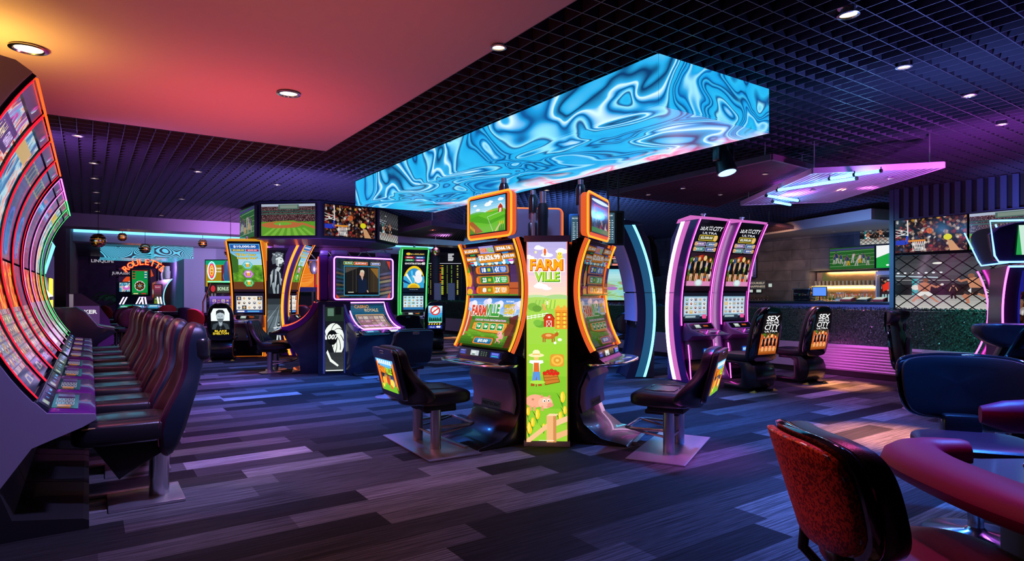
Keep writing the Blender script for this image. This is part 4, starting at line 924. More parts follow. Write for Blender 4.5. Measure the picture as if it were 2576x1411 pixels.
# ---- high back chair with a lit back panel on a looped pedestal
def lit_chair(lab, loc, rz, art, grp='high chairs with lit pictures on their backs', st=1.15):
    t = thing('game_chair', lab, 'chair', loc, rz, grp)
    prof = []
    m = MB(); oc = [(-.24,.03),(.16,.03),(.27,.10),(.29,.22),(.26,.34),(.16,.42),(-.26,.42)]; ic = [(-.26,.375),(.12,.375),(.17,.32),(.17,.14),(.12,.08),(-.28,.08)]
    m.prism([(-.28,.02),(.16,.02),(.26,.08),(.30,.18),(.30,.28),(.26,.37),(.16,.43),(-.24,.43),(-.24,.385),(-.02,.385),(.03,.35),(.03,.12),(-.02,.085),(-.28,.085)], -.22, .22, 'x', 0, .02); obj('loop_pedestal', m, 'black_plastic', t)
    m = MB(); m.box(-.20,-.30,0,.20,.26,.02); obj('floor_plate', m, 'matte_black', t)
    m = MB(); m.add([(-.25,.20,0),(-.17,.28,0),(-.25,.31,0),(-.21,.27,.035)],[(0,1,2),(0,1,3),(1,2,3),(2,0,3)]); obj('floor_wedge', m, 'yellow_tag', t)
    m = MB(); m.add([(.25,.20,0),(.17,.28,0),(.25,.31,0),(.21,.27,.035)],[(0,1,2),(0,1,3),(1,2,3),(2,0,3)]); obj('floor_wedge', m, 'yellow_tag', t)
    m = MB(); m.cush((0,-.10,.48), .25, .30, .06, .36); obj('seat', m, 'leather', t)
    half = [(.10,.42),(.22,.44),(.25,.52),(.255,.80),(.235,1.0),(.20,1.12),(.13,1.20),(.05,1.215)]; O = half+[(-a, b) for a, b in reversed(half)]
    def bk(a, b, h): return (a, .17+.20*(b-.42)-h, b)
    m = MB(); m.slab(O, .07, bk, edge=.02, sh=.93); obj('backrest', m, 'leather', t)
    m = MB(); m.slab(O, .10, lambda a, b, h: (a*1.04, .17+.20*(b-.42)+.005+h, b*1.0+.004), edge=.03, sh=.86); sh_ = obj('back_shell', m, 'gloss_black', t)
    p = Pic(60, 100); art(p); ti = math.atan(.20)
    pic('lit_panel', p, lambda u, v, h: (.19-u, .17+.20*(.54+v*math.cos(ti)-.42)+.108+h, .54+v*math.cos(ti)), t, .38, .60, 1, st, False)
    return t
def fourwomen(p, x0, y0, w, h, bgst=None):
    hr = ['#2a1a14','#b8803c','#e8c878','#b83a1c']; dr = '#0c0c12'
    for k in range(4):
        x = x0+w*(.14+.24*k); y = y0+h; s = h*(.9+.04*((k*7)%3)); sk = '#e8b898'
        p.L(x-.04*s, y, x-.03*s, y-.35*s, .05*s, sk); p.L(x+.05*s, y, x+.04*s, y-.35*s, .05*s, sk)
        p.poly([(x-.11*s,y-.30*s),(x+.12*s,y-.30*s),(x+.07*s,y-.55*s),(x+.11*s,y-.76*s),(x-.10*s,y-.76*s),(x-.06*s,y-.55*s)], dr)
        p.L(x-.11*s,y-.77*s,x-.15*s,y-.42*s,.035*s,sk); p.L(x+.11*s,y-.77*s,x+.14*s,y-.5*s,.035*s,sk)
        p.E(x,y-.87*s,.085*s,.10*s,hr[k],10); p.E(x,y-.88*s,.045*s,.06*s,sk,8)
def sign_city(p):
    p.R(0,0,60,100,'#0a0608'); p.R(0,48,60,100,'@bokeh'); p.poly([(0,92),(0,48),(20,60),(40,50),(60,60),(60,100),(0,100)],'#b8501c')
    p.V(0,84,60,100,['#d8802c','#7a2c0c'],4); fourwomen(p, 4, 48, 52, 44)
    p.T('SEX', 30, 12, 13, '#ffffff', 42, .02, .15); p.T('AND THE', 30, 22.5, 5, '#ffffff', 42, .01); p.T('CITY', 30, 33, 13, '#ffffff', 48, .01, .15); p.T('ULTRA', 30, 43.5, 4.5, '#ffffff', 44, .01)
def sign_portrait(p):                                                  # black and white portrait of a man, bevelled head shape
    p.R(0,0,60,100,'#07070a'); p.poly([(10,4),(50,4),(58,22),(58,48),(2,48),(2,22)],'#e4eceb'); p.R(2,48,58,78,'#14181c')
    p.poly([(4,78),(8,60),(22,54),(38,54),(52,60),(57,78)],'#39424a'); p.poly([(24,52),(36,52),(34,64),(28,66)],'#9aa8b0'); p.E(30,34,12,18,'#a8b4bc',16); p.poly([(17,30),(18,14),(26,8),(38,9),(43,16),(43,30),(40,22),(30,18),(21,22)],'#23282e')
    p.poly([(20,40),(40,40),(37,51),(30,54),(23,51)],'#59636b'); p.L(23,31,28,31,1.6,'#1c2026'); p.L(32,31,37,31,1.6,'#1c2026'); p.L(30,32,29,39,1.2,'#6a767e'); p.L(26,44,34,44,1.4,'#2a3036'); p.poly([(22,60),(30,72),(26,78),(14,78)],'#15191d'); p.poly([(38,60),(30,72),(34,78),(46,78)],'#15191d')
    p.T('BLAKE', 30, 84, 7, '#e8c83a', 36, .03); p.T('SHELTON', 30, 93, 8, '#e8c83a', 48, .03)
def sign_ghost(p):
    p.R(0,0,60,100,'#07101c'); p.V(3,2,57,72,['#bfe8f8','#3a9ad8','#28a85a'],7)
    p.E(30,24,15,17,'#f4f4f4',18); p.E(30,22,19,20,'#d82a1c',24); p.E(30,22,14,15,'#bfe4f4',22); p.E(30,22,8,10,'#f8f8f8',16); p.poly([(22,28),(16,24),(17,21),(24,23)],'#f8f8f8'); p.L(17,33,43,11,5,'#d82a1c'); p.E(27,20,1.2,1.8,'#101010',6); p.E(32,20,1.2,1.8,'#101010',6)
    for k in range(7): p.poly([(6+7*k,66),(13+7*k,66),(11+7*k,50+3*(k%2)),(8+7*k,50+2*(k%3))],'#0a1c14')
    p.T('GHOSTBUSTERS', 30, 72, 5, '#ffffff', 50, .02, out='#0a1420')
    for k in range(5): p.poly([(6+10*k,77),(11+10*k,77),(9+10*k,82),(4+10*k,82)],'#f0d020')
    p.R(3,84,57,98,'#1c2c8a'); p.T('TRUE', 18, 92, 5, '#c8d8ff', 20, .02); p.T('40', 42, 91, 9, '#ffffff', 18, .05)
lit_chair('high chair with a lit picture of four women in black, nearer to the pink machines', pd(1884, 9.05), face(-.5,.866), sign_city)
lit_chair('high chair with a lit picture of four women in black, farther right by the hedge', pd(2013, 9.85), face(-.5,.866), sign_city)
lit_chair('high chair with a lit black and white portrait, left of the orange-lit machine', pd(562, 13.1), face(-.28,.96), sign_portrait)
lit_chair('high chair with a lit red no-entry ghost sign by the far hedge', pd(1092, 15.5), face(-.2,.98), sign_ghost)

# ---- winged high back chair on the right
def wing_chair(lab, loc, rz):
    t = thing('winged_chair', lab, 'chair', loc, rz, 'winged high-back chairs')
    m = MB(); m.lathe([(.20,0),(.20,.012),(.06,.03),(.05,.05)], seg=24); obj('floor_disc', m, 'brushed_plate', t)
    m = MB(); m.lathe([(.04,.02),(.04,.42)], seg=16); obj('pedestal', m, 'chrome', t)
    m = MB(); m.cush((0,-.08,.48), .26, .28, .07, .36); obj('seat', m, 'leather', t)
    half = [(.12,.44),(.24,.50),(.27,.60),(.25,.74),(.16,.96),(.12,1.06),(.10,1.12)]; O = half+[(-a, b) for a, b in reversed(half)]
    def bk(a, b, h): return (a, .20+.18*(b-.44)-h, b)
    m = MB(); m.slab(O, .09, bk, edge=.025, sh=.9); obj('backrest', m, 'leather', t)
    m = MB(); m.slab([(.12,.46),(.22,.52),(.24,.62),(.13,.95),(-.13,.95),(-.24,.62),(-.22,.52),(-.12,.46)], .05, lambda a,b,h: (a, .205+.18*(b-.44)+h, b), edge=.015, sh=.9); obj('back_shell', m, 'gloss_black', t)
    wing = [(.08,1.02),(.20,1.05),(.26,1.11),(.27,1.17),(.24,1.20),(-.24,1.20),(-.27,1.17),(-.26,1.11),(-.20,1.05),(-.08,1.02)]
    m = MB(); m.slab(wing, .11, lambda a,b,h: (a, .33-.10*(abs(a)/.27)**2-h+.03, b), edge=.03, sh=.9); hd = obj('winged_headrest', m, 'leather', t)
    m = MB()
    for s in (-1,1): m.tube([(s*.02,.372,1.17),(s*.05,.37,1.14),(s*.12,.36,.99),(s*.15,.345,.93)], .014, 8)
    m.rbox(-.03,.362,1.14,.03,.38,1.18,.006); obj('chrome_yoke', m, 'gloss_black', t)
    m = MB(); m.cush((0,.135,.70), .09, .03, .18, .6); m.cush((0,.165,1.0), .07, .02, .05, .6); obj('back_panel', m, 'leather_blue', t)
    return t
q = pd(2318, 7.4); wing_chair('black winged high-back chair before the hedge, right of the ribbed planter', q, face(.8,-.75))
wc = wing_chair('black winged chair with a glowing blue panel low on its back, at the right edge', pd(2520, 4.5), face(.25,.95))
p = Pic(100, 60); p.V(0,0,100,60,['#0c3a8a','#58c8f0','#1c6ab8'],6)
for k in range(10): a = PI*k/9; p.L(50,58,50+70*math.cos(a),58-60*math.sin(a),2.5,'#a8e8ff')
p.E(50,54,14,16,'#1c2c4a',16); p.E(50,46,12,5,'#6a7488',14)
pic('lit_panel', p, lambda u, v, h: (.15-u, .205+.18*(.50+v-.44)+.056+h, .50+v), wc, .30, .20, 1, 1.1, False)
m = MB(); m.rbox(-.165,.235,.48,.165,.262,.495,.004); m.rbox(-.165,.275,.705,.165,.302,.72,.004); obj('panel_frame', m, 'chrome', wc)

# ---- red patterned chair in the right foreground
t = thing('table_chair', 'armless chair with a red mosaic fabric back and wine leather seat, right foreground', 'chair', cw(1.18,1.80), face(1,.0))
half = [(.08,.66),(.17,.68),(.215,.74),(.225,.84),(.225,.93),(.20,.985),(.13,1.005),(.05,1.008)]; O = half+[(-a, b) for a, b in reversed(half)]
def tb(y0, k=1.0): return lambda a, b, h: (a*k, y0+.30*(b-.66)+.06*(abs(a)/.225)**2*-1+h, .84+(b-.84)*k)
m = MB(); m.slab(O, .03, tb(.272, .93), edge=.008, sh=.96); obj('fabric_back', m, 'red_mosaic', t)
m = MB(); m.slab(O, .035, tb(.235, 1.03), edge=.014, sh=.97); obj('rim', m, 'gloss_black', t)
m = MB(); m.tube([tb(.297,.90)(a, b, 0) for a, b in O], .0035, 6, closed=True); obj('piping', m, 'steel', t)
m = MB(); m.slab(O, .075, tb(.158, 1.0), edge=.03, sh=.86); obj('cushion', m, 'leather_blue', t)
m = MB(); m.cush((0,-.05,.60), .26, .27, .05, .6); obj('seat', m, 'seat_wine', t)
m = MB(); m.cush((0,-.05,.55), .24, .25, .03, .6); obj('seat_pan', m, 'gloss_black', t)
m = MB()
for s in (-1,1): m.tube([(s*.10,.27,.72),(s*.10,.28,.62),(s*.10,.20,.53),(s*.09,.05,.50)], .016, 10)
obj('back_bracket', m, 'black_plastic', t)
m = MB(); m.lathe([(.24,0),(.24,.015),(.05,.04),(.032,.06),(.032,.50)], (0,0,0), 28); obj('pedestal', m, 'chrome', t)
# ---- dark leather stool beyond the table
t = thing('table_chair', 'round-backed black leather chair beyond the red-edged table, right edge', 'chair', cw(2.68,3.55), face(-.35,-.94))
half = [(.12,.62),(.27,.65),(.33,.74),(.35,.90),(.34,.98),(.28,1.01),(.12,1.02)]; O = half+[(-a, b) for a, b in reversed(half)]
def t2(y0, k=1.0): return lambda a, b, h: (a*k, y0+.14*(b-.6)-.16*(abs(a)/.34)**2-h, .82+(b-.82)*k)
m = MB(); m.slab(O, .05, t2(.36, 1.03), edge=.018, sh=.95); obj('rim', m, 'gloss_black', t)
m = MB(); m.slab(O, .05, t2(.325, .96), edge=.02, sh=.9); obj('backrest', m, 'leather', t)
m = MB(); m.cush((0,0,.52), .30, .28, .05, .5); obj('seat', m, 'leather_wine', t)
m = MB(); m.rbox(-.10,.2,.46,.10,.34,.66,.02); obj('back_bracket', m, 'black_plastic', t)
m = MB(); m.lathe([(.26,0),(.26,.015),(.06,.04),(.04,.06),(.04,.48)], seg=28); obj('pedestal', m, 'chrome', t)
# ---- gaming table with padded rim
t = thing('gaming_table', 'gaming table with a magenta padded rim and dark glossy top, bottom right', 'table', cw(2.3,2.1))
TC = Vector((2.3, 2.1))
rim = [(1.72,2.27),(1.60,2.33),(1.50,2.30),(1.43,2.20),(1.40,2.05),(1.38,1.85),(1.36,1.65),(1.38,1.45),(1.46,1.22),(1.60,1.02),(1.8,.9)]
def tl(x, d, z): v = cw(x, d)-cw(2.3, 2.1); return (v.x, v.y, z)
def catmull(P, n=5):
    o = []
    for i in range(len(P)-1):
        p0 = P[max(i-1,0)]; p1 = P[i]; p2 = P[i+1]; p3 = P[min(i+2,len(P)-1)]
        for k in range(n):
            u = k/n; o.append(tuple(.5*((2*p1[j])+(-p0[j]+p2[j])*u+(2*p0[j]-5*p1[j]+4*p2[j]-p3[j])*u*u+(-p0[j]+3*p1[j]-3*p2[j]+p3[j])*u**3) for j in range(len(p1))))
    return o+[P[-1]]
cc = catmull([(1.66,2.24),(1.53,2.265),(1.44,2.20),(1.395,2.05),(1.385,1.85),(1.40,1.65),(1.46,1.40),(1.6,1.15),(1.8,1.0)])
m = MB(); nn_ = len(cc); rad = [.112*min(1, .45+.55*k/12) for k in range(nn_)]
vs = []; seg = 14
for i, (x, d) in enumerate(cc):
    a = Vector(cc[max(i-1,0)]); b = Vector(cc[min(i+1,nn_-1)]); tt = (b-a).normalized(); nx, nd = -tt.y, tt.x
    for k in range(seg):
        an = 2*PI*k/seg; r = rad[i]; vs.append(tl(x+nx*math.cos(an)*r*1.0, d+nd*math.cos(an)*r*1.0, .815+math.copysign(abs(math.sin(an))**.8, math.sin(an))*min(r,.055)))
m.add(vs, [(i*seg+k, i*seg+(k+1)%seg, (i+1)*seg+(k+1)%seg, (i+1)*seg+k) for i in range(nn_-1) for k in range(seg)]+[list(range(seg)), list(range((nn_-1)*seg, nn_*seg))], 0, True); obj('padded_rim', m, 'pad_magenta', t)
m = MB(); P = [tl(x+.05, d, 0)[:2] for x, d in cc]+[tl(3.3,.9,0)[:2], tl(3.3,2.27,0)[:2]]; m.prism(P, .76, .80, 'z'); obj('table_top', m, 'wood_table', t)
m = MB(); P = [tl(*q, 0)[:2] for q in ((1.53,1.25),(1.53,1.85),(1.67,2.1),(3.0,2.1),(3.0,1.25))]; m.prism(P, 0, .76, 'z', 0, .02); obj('table_base', m, 'matte_black', t)
m = MB(); m.tube([tl(x, d, .8035) for x, d in ((2.6,1.62),(2.05,1.62),(1.98,1.66),(1.95,1.74),(1.96,1.92),(2.0,1.99))], .004, 6); obj('red_line', m, 'neon_red', t)
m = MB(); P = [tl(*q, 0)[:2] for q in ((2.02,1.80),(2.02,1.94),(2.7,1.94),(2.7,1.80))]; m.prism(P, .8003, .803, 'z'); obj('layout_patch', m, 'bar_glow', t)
m = MB(); m.prism([tl(*q, 0)[:2] for q in ((1.78,2.14),(1.80,2.16),(2.9,2.22),(2.9,2.19))], .8003, .808, 'z'); obj('chip_rail', m, 'steel', t)
p = Pic(60,12); p.R(0,0,60,12,(.02,.018,.02)); p.T('Blackjack', 30, 6, 8, '#e8e0e8', 54, .0, .25)
pic('lettering', p, lambda u, v, h: tl(1.56+u*.35+v*.2, 1.98-u*.9+v*.35, .8012+h), t, .18, .045, 1, .8, False)
t = thing('table_armrest', 'magenta padded table armrest on a post at the right edge of view', 'table', cw(2.35,2.9))  # only a table's armrest piece, set on an added support
m = MB(); v0 = cw(2.35,2.9); pts = [cw(a, b, .87)-v0 for a, b in ((2.18,2.86),(2.26,2.82),(2.45,2.82),(2.8,2.95),(3.1,3.1))]
m.tube([Vector((q.x,q.y,.84)) for q in pts], [.04,.07,.08,.08,.08], 14); obj('pad', m, 'pad_magenta', t)
m = MB(); a = cw(2.75,3.0)-v0; m.lathe([(.20,0),(.20,.02),(.05,.04),(.05,.78)], (a.x,a.y,0), 20); obj('support', m, 'matte_black', t)
# ================================================================== GAME CABINETS
def reels(p, x0, y0, w, h, nc=5, nr=4, cols=('#e8d8c8','#c8a868','#6a8ac8','#b85858','#e8e8e8'), bgc='#f0ece4', seed=1):
    r = random.Random(seed); p.R(x0, y0, x0+w, y0+h, bgc); cwid, chh = w/nc, h/nr; p.l += 3
    for i in range(nc):
        for j in range(nr):
            a, b = x0+cwid*(i+.08), y0+chh*(j+.08); c = r.choice(cols); p.R(a, b, a+cwid*.84, b+chh*.84, c, False)
    p.l += 1
    for i in range(nc):
        for j in range(nr):
            a, b = x0+cwid*(i+.5), y0+chh*(j+.5); c = r.choice(('#3a2418','#d8a878','#28406a','#7a1c1c','#4a7a3a','#c89838')); p.E(a, b, cwid*.24, chh*.3, c, 8, up=False)
    p.l += 1
    for i in range(nc):
        for j in range(nr): a, b = x0+cwid*(i+.5), y0+chh*(j+.42); p.E(a, b, cwid*.12, chh*.15, r.choice(('#f0d0b0','#f8f0e0','#e8b890')), 6, up=False)
# ---------------- left bank of tall curved machines
BA = Arc((.256,.79), (.58,1.67), (.257,2.66))
def bank_machine(i, lab, strip, art1, art2, W, endcap=None):
    t = thing('curved_slot_machine', lab, 'slot machine', (0, bankY[i]+W/2, 0), PI/2, 'tall curved slot machines along the left')
    x0, x1 = -W/2+.004, W/2-.004
    m = MB(); bp = BA.pts(0, 1, 26, -.03); m.prism(bp+[(.34,2.70),(.55,2.74),(.80,2.64),(.98,2.4),(.98,.80)], x0+.012, x1-.012); obj('cabinet', m, 'cabinet_navy', t)
    for s in (x0, x1-.03):
        m = MB(); BA.band(m, s, s+.03, 0, 1, -.03, .012); obj('side_bezel', m, 'screen_bezel', t)
    for s in (x0+.02, x1-.02):
        m = MB(); BA.tube(m, s, .0, .985, .0045, .013); obj('light_strip', m, strip[0], t)
        if s < 0: m = MB(); BA.tube(m, s+.022, .01, .93, .0035, .012); obj('inner_strip', m, 'red_line', t)
    m = MB(); a = BA.at(.995, .02); bar(m, (x0+.02, *a), (x1-.02, *a), .0075); b = BA.at(.90,.01); obj('top_strip', m, strip[2], t)
    sw = W-.12
    for nm, ta, tb_, art, sd in (('lower_screen', .015, .475, art2, 1), ('upper_screen', .485, .935, art1, 2)):
        L_ = BA.len*(tb_-ta); p = Pic(60, 60*L_/sw); art(p, 60, 60*L_/sw, i); pic(nm, p, BA.fn(-sw/2, ta), t, sw, L_, 14, .85)
    m = MB(); BA.band(m, -sw/2-.02, sw/2+.02, .942, .988, -.03, .008); f_ = obj('fascia', m, 'violet_gloss', t)
    p = Pic(20,12); p.poly([(2,6),(6,1),(14,1),(18,6),(14,11),(6,11)],'@neonart'); u0 = sw*.22; pic('emblem', p, (lambda f: lambda u, v, h: f(u, v, h+.010))(BA.fn(sw*.12, .946)), f_, .12, .08, 2, 1.1)
    # display strip under the screens, then the button deck
    m = MB(); m.prism([(.250,.782),(.19,.725),(.25,.66),(.40,.72)], x0, x1); dp = obj('display_housing', m, 'cabinet_navy', t)
    dn = Vector((0,-.06,-.057)).normalized()
    m = MB()
    fn = lambda u, v, h: (-W/2+.03+u, .187+v*.74-h*.7, .731+v*.66+h*.7)
    p = Pic(80,8); p.R(0,0,80,8,'#0a1030'); p.R(8,1.5,20,6.5,'#7a8aa0'); p.R(9,2.2,19,5.8,'#a8b8a8'); p.R(30,3,34,5,'#3a80c8'); p.R(45,1,60,7,'#1c2858'); p.R(64,3,72,5,'#58a8e8'); p.R(48,3,52,5,'#58a8e8'); pic('displays', p, fn, dp, W-.06, .072, 1, .8)
    m = MB(); m.prism([(.20,.722),(-.0,.692),(-.035,.672),(-.035,.655),(.02,.62),(.25,.60),(.42,.68)], x0, x1, 'x', 0, .006); dk = obj('button_deck', m, 'violet_gloss', t)
    m = MB()
    p = Pic(60,18); p.R(0,0,60,18,'#0c0a18')
    for c_ in range(2):
        for k in range(5):
            p.RR(14+13*c_,2.5+2.6*k,25+13*c_,4.6+2.6*k,.8,'#c8b8d8'); p.RR(15+13*c_,2.9+2.6*k,24+13*c_,4.2+2.6*k,.6,'#3a2a5a')
    p.R(45,3,56,15,'#6a3a8a'); p.R(2,4,9,13,'#e88a3a')
    fd = lambda u, v, h: (-W/2+.14+u, .055+v-0*h, .7025+v*.15+h); pic('button_panel', p, fd, dk, W-.28, .135, 1, .55)
    m = MB(); m.prism([(.45,.66),(.04,.615),(.30,.56),(.42,.30),(.36,.12),(.03,.065),(.0,.05),(.0,0),(.95,0),(.95,.78),(.5,.78)], x0+.004, x1-.004); obj('base', m, 'matte_black', t)
    if endcap:
        for x_ in endcap:
            m = MB(); m.prism([(-.04,.655),(-.03,.685),(.20,.712),(.256,.78)]+BA.pts(0,1,24,-.012)+[(.34,2.72),(.56,2.76),(.82,2.66),(1.0,2.4),(1.0,0),(.62,0),(.27,.52),(.03,.615)], x_, x_+.02, 'x'); obj('end_panel', m, 'lavender_paint', t)
    if i == 0:
        m = MB(); m.lathe([(.05,0),(.05,.8)], (.0,.62,2.66), 16); obj('ceiling_pole', m, 'chrome', t)
    return t
def a_neon(p, w, h, i):
    p.R(0,0,w,h,'@neonart'); r = random.Random(i); p.R(w*.1,h*.12,w*.9,h*.3,'#241838'); p.T('CASH', w*.3, h*.21, h*.1, '#e8d8a0', w*.3, .03); p.T('GRAND', w*.7, h*.21, h*.09, '#d8c0f0', w*.3, .03)
    for k in range(3): p.RR(w*(.08+.3*k),h*.34,w*(.32+.3*k),h*.46,1.5,'#9a8848'); p.RR(w*(.1+.3*k),h*.355,w*(.3+.3*k),h*.445,1.2,'#1c1430')
def a_teal(p, w, h, i): p.R(0,0,w,h,'@tealart'); p.E(w*.5,h*.7,w*.3,h*.12,'#e8b0a0',14); p.R(w*.1,h*.08,w*.9,h*.2,'#c8a848')
def a_dusk(p, w, h, i):
    p.R(0,0,w,h,'@dusk')
    for k in range(4): p.RR(w*(.06+.23*k),h*.08,w*(.26+.23*k),h*.24,1.5,'#8a8050'); p.RR(w*(.08+.23*k),h*.1,w*(.24+.23*k),h*.22,1.2,'#2a2440')
    p.RR(w*.3,h*.5,w*.7,h*.95,8,'#4a58b8'); p.RR(w*.35,h*.54,w*.65,h*.92,7,'#343a80')
def a_blue(p, w, h, i): p.R(0,0,w,h,'@dusk'); p.R(w*.1,h*.1,w*.9,h*.3,'#1c5a98'); p.R(w*.3,h*.12,w*.7,h*.18,'#c83a4a'); p.T('JACKPOT',w*.5,h*.24,h*.06,'#8ad0f0',w*.6,.02)
def a_low(p, w, h, i):
    p.R(0,0,w,h*.5,'@flame_reflection' if i in (1,2,4,5) else '@dusk'); p.R(0,h*.42,w,h*.86,'@paleart'); 
    for k in range(6): p.L(w*(.06+.176*k), h*.42, w*(.06+.176*k), h*.86, .7, '#5a4a68')
    reels(p, w*.07, h*.46, w*.86, h*.36, 5, 4, ('#8a7a8a','#a89878','#7a88b0','#a07880'), '#5a5070', i); p.R(0,h*.86,w,h,'#28305a'); p.poly([(w*.3,h*.96),(w*.4,h*.89),(w*.6,h*.89),(w*.7,h*.96)],'#a89888'); p.R(w*.42,h*.91,w*.58,h*.95,'#3a4a7a')
def a_low2(p, w, h, i): p.R(0,0,w,h*.4,'@flame_reflection'); p.R(0,h*.4,w,h,'@paleart'); p.poly([(w*.1,h*.5),(w*.6,h*.45),(w*.7,h*.7),(w*.2,h*.75)],'#1ca050'); p.R(w*.1,h*.8,w*.9,h*.95,'#c8c8e0')
RS = ('neon_red','neon_red','neon_orange_red'); PS = ('bank_pink','red_line','neon_pink'); GS = ('bank_green','red_line','neon_green')
spec = [('nearest tall curved slot machine with red edge lights and lavender end panel', RS, a_neon, a_low), ('second tall curved slot machine with a neon face in red lights', RS, a_teal, a_low), ('third tall curved slot machine with red lights and dim dusk screen', RS, a_dusk, a_low),
 ('fourth curved slot machine, last of the red-lit group', RS, a_dusk, a_low), ('fifth curved slot machine, first with pink top light', PS, a_blue, a_low2), ('sixth curved slot machine, second with pink top light', PS, a_blue, a_low2),
 ('seventh curved slot machine, first with green top light', GS, a_teal, a_low2), ('eighth and farthest curved slot machine with green top light', GS, a_dusk, a_low2)]
for i, (l, s, a1, a2) in enumerate(spec):
    W = bankW[i]; bank_machine(i, l, s, a1, a2, W, [-W/2-.018] if i == 0 else ([W/2-.002] if i == 7 else None))

# ---------------- farm game pod: three machines around a lit column
PX, PD = .28, 6.36
FA = Arc((-.05,.885), (.10,1.38), (-.0,1.90))
def wood(p, x0, y0, x1, y1): p.poly([(x0+1,y0),(x1-.5,y0+.6),(x1,y1-.5),(x0+.5,y1)],'#7a3c10'); p.poly([(x0+1.4,y0+.5),(x1-1,y0+1),(x1-.6,y1-1),(x0+1,y1-.5)],'#e08c28'); p.L(x0+2,(y0+y1)/2,x1-2,(y0+y1)/2+.3,.3,'#a85c18')
def farm_upper(vals):
    g1, g2, big, sm, r1, r2, r3 = vals
    def f(p, w, h):
        p.R(0,0,w,h,'#3a2a5a'); p.R(0,6,w,h,'#5a3820'); p.poly([(0,30),(14,24),(14,54),(0,54)],'#8a2c5a'); p.R(8,8,92,48,'#2c1c3c')
        for k in range(12): p.poly([(8+7*k,12),(15+7*k,12),(15.5+7*k,19),(7.5+7*k,19)],'#f0f4f4' if k%2 else '#48b0e0'); p.E(11.5+7*k,19,3.6,2.4,'#f0f4f4' if k%2 else '#48b0e0',8)
        p.R(34,0,62,8.5,'#9a90d8'); p.T('FARM', 42, 4.4, 5, '#f06a18', 13, .04, out='#fff0c0'); p.T('VILLE', 55, 4.6, 5, '#58b828', 12, .04, out='#fff0c0')
        wood(p,1,1,33,7.5); wood(p,64,0.5,99,7.5); wood(p,27,8,74,18.5); wood(p,75,9,99,16); wood(p,3,10,25,16.5)
        p.T(g1,17,4.3,3.6,'#ffffff',26,.04,out='#3a1c08'); p.T(g2,81,4,4,'#ffffff',26,.05,out='#3a1c08'); p.T(big,50,13,6.6,'#ffffff',42,.05,out='#3a1c08'); p.T(sm,87,12.5,3.4,'#ffffff',20,.04,out='#3a1c08'); p.T('$60.00',14,13.3,3,'#ffffff',18,.04,out='#3a1c08')
        p.RR(14,8,24,9.6,.5,'#28a048'); p.RR(76,8,88,9.6,.5,'#2880d0'); p.RR(84,16.4,94,18,.5,'#d838c0'); p.RR(6,17,18,18.6,.5,'#c83030'); p.T('GRAND',50,19.6,2,'#f8e048',12,.03)
        for k, (c1, c2, a, b) in enumerate((('#1c4c9c','#2a6ac8',r1,'4X'),('#1c8a3c','#30b050',r2,'3X'),('#c87818','#e8a038',r3,'2X'))):
            y = 21+11*k; p.RR(20,y,84,y+10,3,'#6a3410'); p.RR(21,y+.6,83,y+9.4,2.8,'#c87828'); p.RR(28,y+1.4,80,y+8.6,2,c1); p.RR(54,y+1.8,79.5,y+8.2,1.8,c2); p.L(53,y+1,55,y+9,.9,'#f8e838')
            p.T(a,36,y+5,5,'#ffffff',8,.05,out='#101820'); p.RR(42,y+2.6,50,y+7.4,1,'#4a6a18'); p.RR(43,y+3.2,49,y+6.8,.8,'#a8c038'); p.T('CASH',46,y+5,1.6,'#f8e040',5,.02); p.T(b,62,y+5,5.6,'#ffffff',9,.04,.2,out='#101820')
            p.T('WHEN ALL',73.5,y+3.2,1.3,'#ffffff',10,.03); p.T('POSITIONS',73.5,y+5,1.3,'#ffffff',10,.03); p.T('FILLED',73.5,y+6.8,1.3,'#ffffff',7,.03)
            for q_ in range(3): p.E(21.5+2*q_,y+5.2,1.8,3.6,('#e86818','#f08828','#d85810')[q_],10)
            p.L(23.5,y+2,24.5,y+.2,.8,'#4a8a28')
        p.poly([(88,22),(99,22),(99,54),(86,54)],'#4a2c5c'); p.R(84,40,100,54,'#b8582c'); p.R(84,46,100,47,'#7a3018'); p.R(0,44,16,54,'#8a3c7a'); p.E(7,36,5,9,'#f0a020',12); p.poly([(4,28),(7,20),(10,28)],'#58a830'); p.E(7,50,6,4,'#e8b028',10); p.R(0,52.6,w,54,'#3c8a28')
    return f
